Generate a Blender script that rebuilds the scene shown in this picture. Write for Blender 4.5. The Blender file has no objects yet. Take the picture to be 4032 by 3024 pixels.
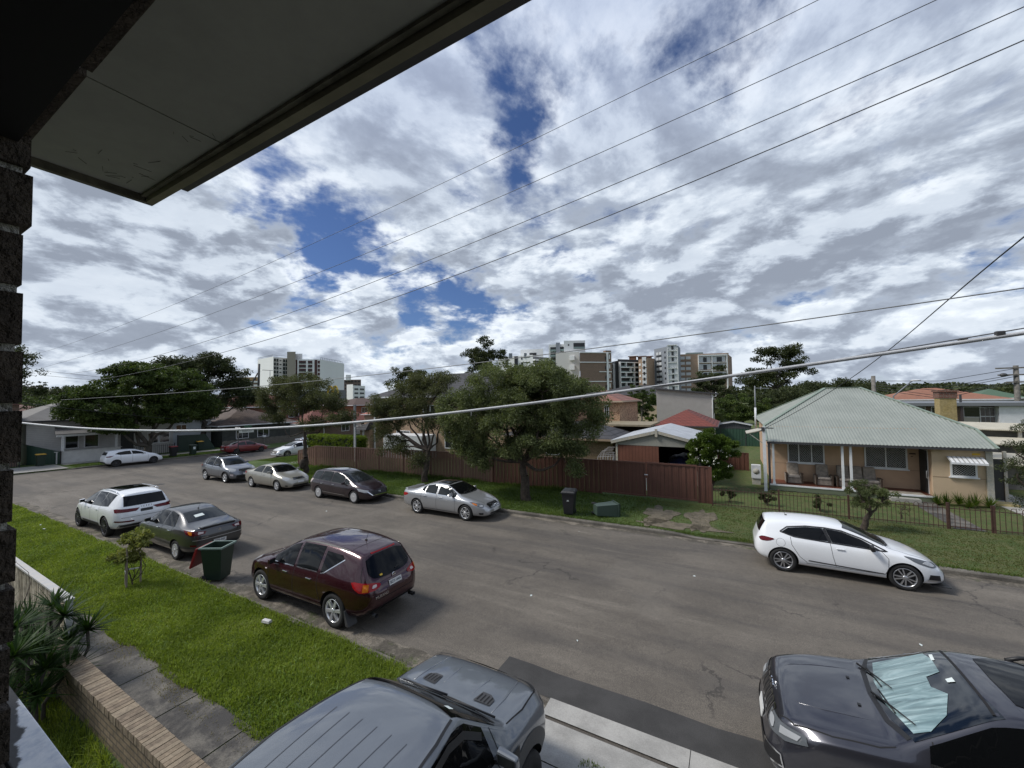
import bpy, bmesh, math, random
import numpy as np
from mathutils import Vector, Matrix
from mathutils.bvhtree import BVHTree
from mathutils.geometry import tessellate_polygon

scene = bpy.context.scene
COL = scene.collection
random.seed(7)
RNG = np.random.default_rng(11)
R = math.radians

# ------------------------------------------------------------------ camera
CAM_Z = 4.906
F_PX, YAW, PITCH, ROLL = 1545.2, 0.50393, 0.03496, -0.01456
_fw = Vector((-math.sin(YAW)*math.cos(PITCH), math.cos(YAW)*math.cos(PITCH), math.sin(PITCH)))
_r0 = Vector((math.cos(YAW), math.sin(YAW), 0)); _u0 = _r0.cross(_fw)
_rt = math.cos(ROLL)*_r0 + math.sin(ROLL)*_u0
_up = -math.sin(ROLL)*_r0 + math.cos(ROLL)*_u0
cd = bpy.data.cameras.new('camera'); cam = bpy.data.objects.new('camera', cd); COL.objects.link(cam)
cam.matrix_world = Matrix(((_rt.x, _up.x, -_fw.x, 0), (_rt.y, _up.y, -_fw.y, 0), (_rt.z, _up.z, -_fw.z, CAM_Z), (0, 0, 0, 1)))
cd.sensor_width = 36; cd.lens = F_PX/4032*36; cd.clip_start = 0.05; cd.clip_end = 6000
scene.camera = cam

def sight(px, py):
    return _fw + _rt*((px-2016)/F_PX) - _up*((py-1512)/F_PX)
def on_y(px, py, Y):
    d = sight(px, py); d = d*(Y/d.y); return Vector((d.x, d.y, d.z+CAM_Z))
def on_x(px, py, X):
    d = sight(px, py); d = d*(X/d.x); return Vector((d.x, d.y, d.z+CAM_Z))
def on_d(px, py, D):
    d = sight(px, py)*D; return Vector((d.x, d.y, d.z+CAM_Z))

# ------------------------------------------------------------------ node helpers
class NT:
    def __init__(s, tree):
        s.t = tree; tree.nodes.clear()
    def n(s, typ, **kw):
        nd = s.t.nodes.new(typ)
        for k, v in kw.items():
            if k.startswith('_'): setattr(nd, k[1:], v)
            else:
                key = k if k in nd.inputs else k.replace('_', ' ')
                s.put(nd, key, v)
        return nd
    def put(s, nd, key, v):
        if isinstance(v, bpy.types.NodeSocket): s.t.links.new(v, nd.inputs[key])
        else: nd.inputs[key].default_value = v
    def math(s, op, a, b=0.0, c=None, clamp=False):
        nd = s.t.nodes.new('ShaderNodeMath'); nd.operation = op; nd.use_clamp = clamp
        s.put(nd, 0, a); s.put(nd, 1, b)
        if c is not None: s.put(nd, 2, c)
        return nd.outputs[0]
    def vmath(s, op, a, b=None, scale=None):
        nd = s.t.nodes.new('ShaderNodeVectorMath'); nd.operation = op
        s.put(nd, 0, a)
        if b is not None: s.put(nd, 1, b)
        if scale is not None: s.put(nd, 'Scale', scale)
        return nd
    def mix(s, f, a, b, mode='MIX'):
        nd = s.t.nodes.new('ShaderNodeMix'); nd.data_type = 'RGBA'; nd.blend_type = mode
        s.put(nd, 0, f); s.put(nd, 6, a); s.put(nd, 7, b)
        return nd.outputs[2]
    def ramp(s, f, stops, interp='LINEAR'):
        nd = s.t.nodes.new('ShaderNodeValToRGB'); cr = nd.color_ramp; cr.interpolation = interp
        while len(cr.elements) > 1: cr.elements.remove(cr.elements[-1])
        for i, (p, c) in enumerate(stops):
            e = cr.elements[0] if i == 0 else cr.elements.new(p)
            e.position = p; e.color = tuple(c)+(1,) if len(c) == 3 else c
        s.put(nd, 0, f); return nd.outputs[0]
    def noise(s, vec, scale, detail=4, rough=.55, dist=0., out=0):
        nd = s.t.nodes.new('ShaderNodeTexNoise'); s.t.links.new(vec, nd.inputs['Vector'])
        nd.inputs['Scale'].default_value = scale; nd.inputs['Detail'].default_value = detail
        nd.inputs['Roughness'].default_value = rough; nd.inputs['Distortion'].default_value = dist
        return nd.outputs[out]
    def sstep(s, x, a, b):
        nd = s.t.nodes.new('ShaderNodeMapRange'); nd.interpolation_type = 'SMOOTHSTEP'; nd.clamp = True
        s.put(nd, 'Value', x); s.put(nd, 'From Min', a); s.put(nd, 'From Max', b)
        return nd.outputs[0]

# ------------------------------------------------------------------ world: Nishita sky behind a broken cloud deck
SUN_EL, SUN_AZ = R(49), R(-116)          # azimuth measured from +Y towards +X
w = bpy.data.worlds.new('World'); scene.world = w; w.use_nodes = True
T = NT(w.node_tree)
tc = T.n('ShaderNodeTexCoord'); dirv = tc.outputs['Generated']
sky = T.n('ShaderNodeTexSky'); sky.sky_type = 'NISHITA'; sky.sun_disc = False
sky.sun_elevation = SUN_EL; sky.sun_rotation = SUN_AZ; sky.air_density = 1.0; sky.ozone_density = 2.5; sky.dust_density = .4
bg_sky = T.n('ShaderNodeBackground', Color=T.mix(1.0, sky.outputs[0], (.60, .72, 1.0, 1), 'MULTIPLY'), Strength=0.075)
sep = T.n('ShaderNodeSeparateXYZ', Vector=dirv)
zc = T.math('MAXIMUM', sep.outputs[2], 0.0)
den = T.math('ADD', zc, 0.13)
px_ = T.math('DIVIDE', sep.outputs[0], den); py_ = T.math('DIVIDE', sep.outputs[1], den)
# streets of cloud run along the +Y -X diagonal overhead
cp = T.n('ShaderNodeCombineXYZ', X=px_, Y=py_, Z=0.0)
mp = T.n('ShaderNodeMapping', _vector_type='POINT', Vector=cp.outputs[0]); mp.inputs['Rotation'].default_value = (0, 0, R(22)); mp.inputs['Scale'].default_value = (1.0, 0.72, 1); mp.inputs['Location'].default_value = (3.3, 7.1, 0)
P0 = mp.outputs[0]
P1 = T.vmath('ADD', P0, (-.07, .03, .0)).outputs[0]
def density(p, s=1.):
    big = T.noise(p, 0.8*s, 3, .5, .2)
    med = T.noise(p, 2.1*s, 10, .60, .2)
    return T.math('ADD', T.math('MULTIPLY', big, .38), T.math('MULTIPLY', med, .80))
# low down the banks are seen side on: heaped cloud, wider than tall
mq_ = T.n('ShaderNodeMapping', Vector=dirv); mq_.inputs['Scale'].default_value = (1., 1., 2.3); Q0 = mq_.outputs[0]; Q1 = T.vmath('ADD', Q0, (-.02, 0., .075)).outputs[0]
hmix = T.sstep(sep.outputs[2], .26, .58)
def lerp(f, a, b): return T.math('ADD', a, T.math('MULTIPLY', f, T.math('SUBTRACT', b, a)))
d0 = lerp(hmix, density(Q0, 3.1), density(P0)); d1 = lerp(hmix, density(Q1, 3.1), density(P1))
wn = T.noise(dirv, 2.4, 6, .65, 0., 1); wdir = T.vmath('NORMALIZE', T.vmath('ADD', dirv, T.vmath('SCALE', T.vmath('SUBTRACT', wn, (.5, .5, .5)).outputs[0], scale=.42).outputs[0]).outputs[0]).outputs[0]
holes = [(280, 529, 5, .3), (450, 600, 6, .42), (480, 400, 5, .3), (650, 640, 7, .4), (700, 545, 4.5, .3), (910, 665, 4.5, .4), (990, 675, 3, .3), (1060, 385, 4., .18),
         (800, 515, 4.5, .25), (1118, 180, 3., .22), (1115, 300, 3, .25), (1265, 480, 4, .25), (1400, 530, 4.5, .28), (1500, 525, 3, .2), (1906, 140, 3.6, .34), (1985, 100, 3, .2), (2056, 275, 3.6, .3),
         (1580, 50, 4, .22), (1570, 265, 2.4, .2), (1240, 90, 3, .15), (2100, 690, 3, .3), (1640, 690, 2.5, .25), (1560, 440, 4, .15), (1050, 150, 3, .1), (620, 480, 4, .12)]
fills = [(560, 560, 3, .25), (380, 600, 3.5, .15), (180, 620, 10, .3), (430, 545, 5, .3), (330, 460, 7, .25), (860, 360, 9, .3), (700, 720, 6, .2), (1250, 650, 9, .2), (1800, 500, 16, .22), (1300, 330, 6, .15), (300, 720, 9, .25), (560, 740, 8, .2), (1700, 300, 10, .05), (1450, 700, 9, .15), (1350, 180, 7, .1)]
def blob(x, y, deg):
    d = sight(x*1.8228, y*1.8228).normalized()
    dt = T.vmath('DOT_PRODUCT', wdir, tuple(d)).outputs[1]
    return T.sstep(dt, math.cos(R(deg*1.9)), 1.0)
adj = None
for x, y, r_, a in holes:
    b = T.math('MULTIPLY', blob(x, y, r_), -a*.27); adj = b if adj is None else T.math('ADD', adj, b)
for x, y, r_, a in fills:
    adj = T.math('ADD', adj, T.math('MULTIPLY', blob(x, y, r_), a*.5))
brk = T.math('MULTIPLY', T.math('SUBTRACT', lerp(hmix, T.noise(Q0, 11., 6, .6), T.noise(P0, 3.4, 8, .62)), .5), .62)      # small breaks all over the deck
dens = T.math('ADD', T.math('ADD', d0, adj), brk)
hz = T.sstep(sep.outputs[2], .24, .02)               # the deck closes up towards the horizon
dens2 = T.math('ADD', dens, T.math('ADD', T.math('MULTIPLY', hz, .13), .012))
dens2 = T.math('ADD', dens2, T.math('MULTIPLY', T.sstep(sep.outputs[1], .1, -.4), .10))
mask = T.sstep(dens2, .44, .66)
relief = T.sstep(T.math('SUBTRACT', d0, d1), -.075, .075)
thick = T.sstep(dens2, .54, .78)
fine = lerp(hmix, T.noise(Q0, 14., 7, .62, .2), T.noise(P0, 4.2, 7, .62, .2))
lum = T.math('ADD', T.math('MULTIPLY', relief, .48), T.math('MULTIPLY', fine, .24))
lum = T.math('ADD', lum, T.math('MULTIPLY', T.math('SUBTRACT', 1.0, thick), .26))
lum = T.math('ADD', lum, T.math('MULTIPLY', T.sstep(sep.outputs[2], .30, .0), .10))
cc = T.ramp(lum, [(.14, (.24, .275, .34)), (.38, (.36, .41, .49)), (.60, (.52, .58, .66)), (.84, (.78, .83, .88))])
hi = T.sstep(sep.outputs[2], .35, .8)
cc = T.mix(T.math('MULTIPLY', hi, .50), cc, (.34, .41, .60, 1))
bg_cl = T.n('ShaderNodeBackground', Color=cc, Strength=1.2)
ms = T.n('ShaderNodeMixShader', Fac=mask); T.t.links.new(bg_sky.outputs[0], ms.inputs[1]); T.t.links.new(bg_cl.outputs[0], ms.inputs[2])
T.n('ShaderNodeOutputWorld', Surface=ms.outputs[0])

# ------------------------------------------------------------------ sun (veiled)
sd = bpy.data.lights.new('sun', 'SUN'); so = bpy.data.objects.new('sun', sd); COL.objects.link(so)
sd.energy = 3.0; sd.angle = R(15); sd.color = (1.0, .96, .90)
sv = Vector((math.sin(SUN_AZ)*math.cos(SUN_EL), math.cos(SUN_AZ)*math.cos(SUN_EL), math.sin(SUN_EL)))
so.rotation_euler = sv.to_track_quat('Z', 'Y').to_euler()
scene.view_settings.view_transform = 'Standard'; scene.view_settings.look = 'None'
scene.view_settings.exposure = 0.10; scene.view_settings.gamma = 1.0

# ------------------------------------------------------------------ materials
MATS = {}
def mat(name, col, rough=.7, metal=0., coat=0., var=.0, vscale=3., bump=0., bscale=40., spec=.5, col2=None, trans=0., fine=0., fscale=60):
    if name in MATS: return MATS[name]
    m = bpy.data.materials.new(name); m.use_nodes = True; N = NT(m.node_tree)
    out = N.n('ShaderNodeOutputMaterial'); b = N.n('ShaderNodeBsdfPrincipled', Roughness=rough, Metallic=metal)
    b.inputs['Specular IOR Level'].default_value = spec
    b.inputs['Coat Weight'].default_value = coat; b.inputs['Coat Roughness'].default_value = .04
    N.t.links.new(b.outputs[0], out.inputs[0])
    c4 = tuple(col)+(1,)
    co = N.n('ShaderNodeTexCoord').outputs['Object']
    if var > 0 or col2:
        nz = N.noise(co, vscale, 6, .6)
        f = N.sstep(nz, .32, .68)
        a = tuple(x*(1-var) for x in col)+(1,); bb = tuple(min(1, x*(1+var)) for x in (col2 or col))+(1,)
        cs = N.mix(f, a, bb)
        if fine:
            f2 = N.noise(co, fscale, 3, .7)
            cs = N.mix(1.0, cs, N.ramp(f2, [(.3, (1-fine,)*3), (.7, (1+fine*0, )*3)]), 'MULTIPLY')
        N.put(b, 'Base Color', cs)
    else: b.inputs['Base Color'].default_value = c4
    if bump:
        bp = N.n('ShaderNodeBump', Strength=bump, Distance=.02, Height=N.noise(co, bscale, 4, .6)); N.put(b, 'Normal', bp.outputs[0])
    MATS[name] = m; return m

def nodemat(name):
    m = bpy.data.materials.new(name); m.use_nodes = True; N = NT(m.node_tree)
    out = N.n('ShaderNodeOutputMaterial'); b = N.n('ShaderNodeBsdfPrincipled')
    N.t.links.new(b.outputs[0], out.inputs[0]); MATS[name] = m
    return m, N, b

def brickmat(name, c1, c2, mortar, scale=1., bw=.23, bh=.076, ms=.010, axis='xz', rough=.85, freq=.5):
    """axis names the two object axes the courses lie in"""
    m, N, b = nodemat(name)
    co = N.n('ShaderNodeTexCoord').outputs['Object']; s = N.n('ShaderNodeSeparateXYZ', Vector=co)
    ax = {'x': 0, 'y': 1, 'z': 2}
    if axis == 'sz': u = N.math('ADD', s.outputs[0], s.outputs[1])
    else: u = s.outputs[ax[axis[0]]]
    v = s.outputs[ax[axis[1]]]
    cv = N.n('ShaderNodeCombineXYZ', X=u, Y=v, Z=0.)
    br = N.n('ShaderNodeTexBrick', Vector=cv.outputs[0], Color1=c1+(1,), Color2=c2+(1,), Mortar=mortar+(1,), Scale=1., Mortar_Size=ms)
    br.inputs['Brick Width'].default_value = bw*scale; br.inputs['Row Height'].default_value = bh*scale; br.offset = freq
    nz = N.noise(co, 9., 5, .65)
    c = N.mix(1.0, br.outputs[0], N.ramp(nz, [(.25, (.55, .55, .55)), (.7, (1.1, 1.08, 1.05))]), 'MULTIPLY')
    N.put(b, 'Base Color', c); b.inputs['Roughness'].default_value = rough
    bp = N.n('ShaderNodeBump', Strength=.6, Distance=.01, Height=br.outputs[1]); bp.invert = True; N.put(b, 'Normal', bp.outputs[0])
    return m

def linemat(name, c1, c2, pitch, axis, depth=.5, rough=.6, var=.12, groove=.12, vs=1.5, metal=0.):
    """boards, corrugation or courses: repeated lines across one object axis, with weathering"""
    m, N, b = nodemat(name)
    co = N.n('ShaderNodeTexCoord').outputs['Object']; s = N.n('ShaderNodeSeparateXYZ', Vector=co)
    a = {'x': s.outputs[0], 'y': s.outputs[1], 'z': s.outputs[2]}[axis[0]] if axis != 'xy' else N.math('ADD', s.outputs[0], s.outputs[1])
    fr = N.math('FRACT', N.math('DIVIDE', a, pitch))
    g = N.sstep(fr, 0., groove); nz = N.sstep(N.noise(co, vs, 6, .65), .3, .7)
    base = N.mix(nz, tuple(x*(1-var) for x in c1)+(1,), tuple(x*(1+var) for x in c1)+(1,))
    c = N.mix(g, c2+(1,), base)
    N.put(b, 'Base Color', c); b.inputs['Roughness'].default_value = rough; b.inputs['Metallic'].default_value = metal
    bp = N.n('ShaderNodeBump', Strength=depth, Distance=pitch*.12, Height=fr); N.put(b, 'Normal', bp.outputs[0])
    return m

def tilemat(name, c1, c2, dark, slope_axis='z', pw=.30, ph=.16):
    """terracotta courses: rows up the slope (z), rolls along x+y"""
    m, N, b = nodemat(name)
    co = N.n('ShaderNodeTexCoord').outputs['Object']; s = N.n('ShaderNodeSeparateXYZ', Vector=co)
    row = N.math('FRACT', N.math('DIVIDE', s.outputs[2], ph)); col_ = N.math('FRACT', N.math('DIVIDE', N.math('ADD', s.outputs[0], N.math('MULTIPLY', s.outputs[1], .97)), pw))
    e = N.math('MULTIPLY', N.sstep(row, 0., .25), N.math('ADD', .55, N.math('MULTIPLY', N.sstep(N.math('ABSOLUTE', N.math('SUBTRACT', col_, .5)), .5, .30), .45)))
    nz = N.sstep(N.noise(co, 2.2, 8, .7), .3, .7)
    base = N.mix(nz, c1+(1,), c2+(1,))
    N.put(b, 'Base Color', N.mix(e, dark+(1,), base)); b.inputs['Roughness'].default_value = .8
    bp = N.n('ShaderNodeBump', Strength=.8, Distance=.03, Height=e); N.put(b, 'Normal', bp.outputs[0])
    return m

def leafmat(name, dark, light, trans=.35, dry=None, rough=.55):
    m = bpy.data.materials.new(name); m.use_nodes = True; N = NT(m.node_tree)
    out = N.n('ShaderNodeOutputMaterial'); geo = N.n('ShaderNodeNewGeometry')
    ri = geo.outputs['Random Per Island']
    co = N.n('ShaderNodeTexCoord').outputs['Object']
    nz = N.sstep(N.noise(co, .9, 4, .6), .3, .7)
    f = N.math('ADD', N.math('MULTIPLY', ri, .6), N.math('MULTIPLY', nz, .4))
    st = [(0., dark), (.55, tuple((a+b)/2 for a, b in zip(dark, light))), (1., light)]
    if dry: st = [(0., dark), (.5, tuple((a+b)/2 for a, b in zip(dark, light))), (.88, light), (.97, dry)]
    c = N.ramp(f, st)
    b = N.n('ShaderNodeBsdfPrincipled', Roughness=rough, Base_Color=c); b.inputs['Specular IOR Level'].default_value = .2
    tr = N.n('ShaderNodeBsdfTranslucent', Color=N.mix(1., c, (1.3, 1.35, .7, 1), 'MULTIPLY'))
    mx = N.n('ShaderNodeMixShader', Fac=trans); N.t.links.new(b.outputs[0], mx.inputs[1]); N.t.links.new(tr.outputs[0], mx.inputs[2])
    N.t.links.new(mx.outputs[0], out.inputs[0]); MATS[name] = m; return m

# ------------------------------------------------------------------ geometry helpers
def tag(o, label=None, cat=None, group=None, kind=None):
    if label: o['label'] = label
    if cat: o['category'] = cat
    if group: o['group'] = group
    if kind: o['kind'] = kind
    return o

def thing(name, label, cat, loc=(0, 0, 0), rz=0., group=None):
    o = bpy.data.objects.new(name, None); COL.objects.link(o)
    o.location = loc; o.rotation_euler = (0, 0, rz); o.empty_display_size = .3
    return tag(o, label, cat, group)

class MB:
    """collects faces and links them as one mesh object"""
    def __init__(s): s.v = []; s.f = []; s.m = []; s.sm = []
    def add(s, vs, fs, mi=0, smooth=False):
        o = len(s.v); s.v += [tuple(v) for v in vs]
        for f in fs: s.f.append([i+o for i in f]); s.m.append(mi); s.sm.append(smooth)
        return s
    def box(s, x0, x1, y0, y1, z0, z1, mi=0):
        x0, x1 = min(x0, x1), max(x0, x1); y0, y1 = min(y0, y1), max(y0, y1); z0, z1 = min(z0, z1), max(z0, z1)
        return s.add([(x0, y0, z0), (x1, y0, z0), (x1, y1, z0), (x0, y1, z0), (x0, y0, z1), (x1, y0, z1), (x1, y1, z1), (x0, y1, z1)],
                     [(0, 3, 2, 1), (4, 5, 6, 7), (0, 1, 5, 4), (1, 2, 6, 5), (2, 3, 7, 6), (3, 0, 4, 7)], mi)
    def hexa(s, b4, t4, mi=0):
        return s.add(list(b4)+list(t4), [(0, 3, 2, 1), (4, 5, 6, 7), (0, 1, 5, 4), (1, 2, 6, 5), (2, 3, 7, 6), (3, 0, 4, 7)], mi)
    def bar(s, a, b, w, h=None, mi=0, up=(0, 0, 1)):
        a = Vector(a); b = Vector(b); h = h or w; d = (b-a).normalized(); u = Vector(up)
        if abs(d.dot(u)) > .95: u = Vector((0, 1, 0))
        sx = d.cross(u).normalized()*(w/2); sz = sx.cross(d).normalized()*(h/2)
        return s.hexa([a-sx-sz, a+sx-sz, b+sx-sz, b-sx-sz], [a-sx+sz, a+sx+sz, b+sx+sz, b-sx+sz], mi)
    def prism(s, poly, off, mi=0):
        n = len(poly); a = [Vector(p) for p in poly]; b = [p+Vector(off) for p in a]
        return s.add(a+b, [list(range(n))[::-1], list(range(n, 2*n))]+[(i, (i+1) % n, n+(i+1) % n, n+i) for i in range(n)], mi)
    def tube(s, pts, rad, n=8, mi=0, cap=True, smooth=True):
        pts = [Vector(p) for p in pts]; rad = rad if hasattr(rad, '__len__') else [rad]*len(pts)
        vs = []; ref = Vector((.13, .31, .94)).normalized()
        for i, p in enumerate(pts):
            d = (pts[min(i+1, len(pts)-1)]-pts[max(i-1, 0)]).normalized()
            a = d.cross(ref)
            if a.length < 1e-3: a = d.cross(Vector((1, 0, 0)))
            a.normalize(); b = d.cross(a)
            for k in range(n):
                t = 2*math.pi*k/n; vs.append(p+(a*math.cos(t)+b*math.sin(t))*rad[i])
        fs = [(i*n+k, i*n+(k+1) % n, (i+1)*n+(k+1) % n, (i+1)*n+k) for i in range(len(pts)-1) for k in range(n)]
        s.add(vs, fs, mi, smooth)
        if cap:
            o = len(s.v)-len(vs)
            s.f.append([o+k for k in range(n)][::-1]); s.f.append([o+(len(pts)-1)*n+k for k in range(n)]); s.m += [mi, mi]; s.sm += [False, False]
        return s
    def lathe(s, prof, n=24, axis='z', c=(0, 0, 0), mi=0, smooth=True, a0=0):
        """prof: (radius, height) pairs, revolved about the axis through c"""
        vs = []
        for r_, h in prof:
            for k in range(n):
                t = 2*math.pi*k/n+a0; x, y = r_*math.cos(t), r_*math.sin(t)
                p = {'z': (x, y, h), 'y': (x, h, y), 'x': (h, x, y)}[axis]
                vs.append((p[0]+c[0], p[1]+c[1], p[2]+c[2]))
        fs = [(i*n+k, i*n+(k+1) % n, (i+1)*n+(k+1) % n, (i+1)*n+k) for i in range(len(prof)-1) for k in range(n)]
        return s.add(vs, fs, mi, smooth)
    def sphere(s, c, rx, ry, rz, n=12, m=8, mi=0):
        vs = []
        for i in range(m+1):
            ph = math.pi*i/m
            for k in range(n):
                t = 2*math.pi*k/n; vs.append((c[0]+rx*math.sin(ph)*math.cos(t), c[1]+ry*math.sin(ph)*math.sin(t), c[2]+rz*math.cos(ph)))
        fs = [(i*n+k, i*n+(k+1) % n, (i+1)*n+(k+1) % n, (i+1)*n+k) for i in range(m) for k in range(n)]
        return s.add(vs, fs, mi, True)
    def build(s, name, mats, parent=None, bevel=0., fix=True):
        me = bpy.data.meshes.new(name); me.from_pydata(s.v, [], s.f)
        mats = mats if isinstance(mats, (list, tuple)) else [mats]
        for m in mats: me.materials.append(m)
        me.polygons.foreach_set('material_index', s.m); me.polygons.foreach_set('use_smooth', s.sm)
        if fix:
            bm = bmesh.new(); bm.from_mesh(me); bmesh.ops.recalc_face_normals(bm, faces=bm.faces); bm.to_mesh(me); bm.free()
        o = bpy.data.objects.new(name, me); COL.objects.link(o)
        if parent: o.parent = parent
        if bevel:
            md = o.modifiers.new('bevel', 'BEVEL'); md.width = bevel; md.segments = 2; md.limit_method = 'ANGLE'
        return o

def quadmesh(name, V, mats, parent=None, nper=4, smooth=False):
    """V: (N*nper, 3) array, one separate polygon per nper rows"""
    V = np.ascontiguousarray(V, dtype=np.float32); n = len(V)//nper
    me = bpy.data.meshes.new(name); me.vertices.add(n*nper); me.vertices.foreach_set('co', V.ravel())
    me.loops.add(n*nper); me.loops.foreach_set('vertex_index', np.arange(n*nper, dtype=np.int32))
    me.polygons.add(n); me.polygons.foreach_set('loop_start', np.arange(0, n*nper, nper, dtype=np.int32))
    me.polygons.foreach_set('loop_total', np.full(n, nper, dtype=np.int32))
    if smooth: me.polygons.foreach_set('use_smooth', np.ones(n, dtype=bool))
    for m in (mats if isinstance(mats, (list, tuple)) else [mats]): me.materials.append(m)
    me.update(calc_edges=True)
    o = bpy.data.objects.new(name, me); COL.objects.link(o)
    if parent: o.parent = parent
    return o

def copy_tree(o, parent=None):
    c = o.copy(); COL.objects.link(c)
    if parent: c.parent = parent
    for ch in list(o.children): copy_tree(ch, c)
    return c

def text_obj(name, s, size, matrix, m, parent, extrude=.002, align='CENTER', space=1., offset=0.):
    cu = bpy.data.curves.new(name, 'FONT'); cu.body = s; cu.size = size; cu.extrude = extrude; cu.align_x = align; cu.align_y = 'CENTER'
    cu.space_character = space; cu.offset = offset
    tmp = bpy.data.objects.new('t', cu); COL.objects.link(tmp); me = bpy.data.meshes.new_from_object(tmp.evaluated_get(bpy.context.evaluated_depsgraph_get()))
    bpy.data.objects.remove(tmp); me.name = name; me.materials.clear(); me.materials.append(m)
    o = bpy.data.objects.new(name, me); COL.objects.link(o); o.parent = parent; o.matrix_local = matrix
    return o
def frame_matrix(origin, xdir, ydir):
    x = Vector(xdir).normalized(); y = Vector(ydir); y = (y-x*y.dot(x)).normalized(); z = x.cross(y)
    return Matrix(((x.x, y.x, z.x, origin[0]), (x.y, y.y, z.y, origin[1]), (x.z, y.z, z.z, origin[2]), (0, 0, 0, 1)))
# ------------------------------------------------------------------ lie of the land
K0, K1 = 5.60, 15.65            # kerb faces of the street
S0, S1 = -49.2, -39.2           # kerb faces of the side street
RC = 5.0                        # corner radius
def road_z(x, y):
    return .0099*np.clip(x, -70, 40) - .0159*np.clip(y, -10, 60)
def road_sd(x, y):
    """signed distance to the edge of the carriageway, negative inside"""
    x = np.asarray(x, float); y = np.asarray(y, float)
    a = np.maximum(K0-y, y-K1)                       # our street (its end is closed by the side street)
    a = np.where(x < (S0+S1)/2, 1e3, a)
    b = np.maximum(S0-x, x-S1)
    d = np.minimum(a, b)
    for yc, sy in ((K0-RC, 1), (K1+RC, -1)):         # fillets
        xc = S1+RC
        inq = (x > S1) & (x < xc) & ((y-yc)*sy > 0) & ((y-yc)*sy < RC)
        d = np.where(inq, RC-np.hypot(x-xc, y-yc), d)
    return d
def ground_z(x, y):
    """finished ground outside the carriageway"""
    x = np.asarray(x, float); y = np.asarray(y, float); xx = .0099*np.clip(x, -70, 40)
    far = xx-.0159*K1+.12+np.clip(y-K1, 0, 5)*.010-.012*np.clip(y-45, 0, 60)
    near = xx-.0159*K0+.12+np.clip(K0-y, 0, 2.3)*.004
    near = np.where((y < 2.3) & (x > -11.8), near-.22*np.clip((2.3-y)/.25, 0, 1), near)
    west = xx-.0159*np.clip(y, -10, 60)+.12+np.clip(S0-x, 0, 4.5)*.02
    z = np.where(y > 10, far, near)
    t = np.clip((S1+8-x)/8, 0, 1); blend = xx-.0159*np.clip(y, -10, 60)+.12
    z = z*(1-t)+blend*t
    return np.where(x < (S0+S1)/2, west, z)
def gz(x, y): return float(ground_z(x, y))
def rz_(x, y): return float(road_z(x, y))

# ground materials
m_grass, N, b = nodemat('lawn')
co = N.n('ShaderNodeTexCoord').outputs['Object']
g1 = N.sstep(N.noise(co, .35, 5, .6), .35, .65); g2 = N.noise(co, 2.6, 6, .7); g3 = N.noise(co, 38., 3, .7)
sx_ = N.n('ShaderNodeSeparateXYZ', Vector=co)
base = N.mix(g1, (.055, .095, .018, 1), (.082, .125, .026, 1))
dry = N.math('MULTIPLY', N.sstep(sx_.outputs[0], -5., 2.), N.sstep(g2, .38, .6))
base = N.mix(N.math('MULTIPLY', dry, .75), base, (.135, .130, .052, 1))
base = N.mix(N.sstep(g2, .62, .78), base, (.105, .095, .045, 1))
base = N.mix(1., base, N.ramp(g3, [(.3, (.45, .5, .4)), (.7, (1.25, 1.25, 1.1))]), 'MULTIPLY')
N.put(b, 'Base Color', base); b.inputs['Roughness'].default_value = .9
N.put(b, 'Normal', N.n('ShaderNodeBump', Strength=.9, Distance=.05, Height=g3).outputs[0])

m_asph, N, b = nodemat('asphalt')
co = N.n('ShaderNodeTexCoord').outputs['Object']
mpx = N.n('ShaderNodeMapping', Vector=co); mpx.inputs['Scale'].default_value = (.10, .75, 1)
streak = N.noise(mpx.outputs[0], 1.6, 6, .6, .3); a1 = N.noise(co, .5, 6, .65); a2 = N.noise(co, 9, 5, .75); a3 = N.noise(co, 70, 3, .8); a4 = N.noise(co, 210, 2, .9)
c = N.mix(N.sstep(a1, .35, .65), (.094, .083, .071, 1), (.124, .110, .094, 1))
c = N.mix(N.math('MULTIPLY', N.sstep(streak, .46, .66), .75), c, (.066, .060, .055, 1))
c = N.mix(N.math('MULTIPLY', N.sstep(streak, .45, .28), .75), c, (.160, .143, .122, 1))
c = N.mix(1., c, N.ramp(a3, [(.30, (.45, .45, .45)), (.70, (1.55, 1.54, 1.5))]), 'MULTIPLY')
c = N.mix(1., c, N.ramp(a4, [(.28, (.4, .4, .4)), (.72, (1.75, 1.73, 1.7))]), 'MULTIPLY')
c = N.mix(1., c, N.ramp(a2, [(.3, (.86, .86, .86)), (.7, (1.10, 1.10, 1.09))]), 'MULTIPLY')
st1 = N.math('MULTIPLY', N.sstep(N.noise(co, .9, 5, .6, .4), .60, .72), N.sstep(N.noise(co, 6., 4, .6), .35, .6)); c = N.mix(N.math('MULTIPLY', st1, .45), c, (.045, .041, .038, 1))
fade = N.sstep(N.noise(co, .17, 4, .6, .5), .52, .60); c = N.mix(N.math('MULTIPLY', fade, .16), c, (.17, .155, .135, 1))
vor = N.n('ShaderNodeTexVoronoi', _feature='DISTANCE_TO_EDGE', Scale=.33, Randomness=1.); N.put(vor, 'Vector', N.vmath('ADD', co, N.vmath('SCALE', N.noise(co, 1.1, 5, .7, out=1), scale=1.1).outputs[0]).outputs[0])
crk = N.math('MULTIPLY', N.sstep(vor.outputs['Distance'], .012, .003), N.sstep(N.noise(co, .23, 3, .6), .50, .60))
c = N.mix(N.math('MULTIPLY', crk, .7), c, (.03, .027, .025, 1))
N.put(b, 'Base Color', c); b.inputs['Roughness'].default_value = .88
N.put(b, 'Normal', N.n('ShaderNodeBump', Strength=.5, Distance=.01, Height=a3).outputs[0])

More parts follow.
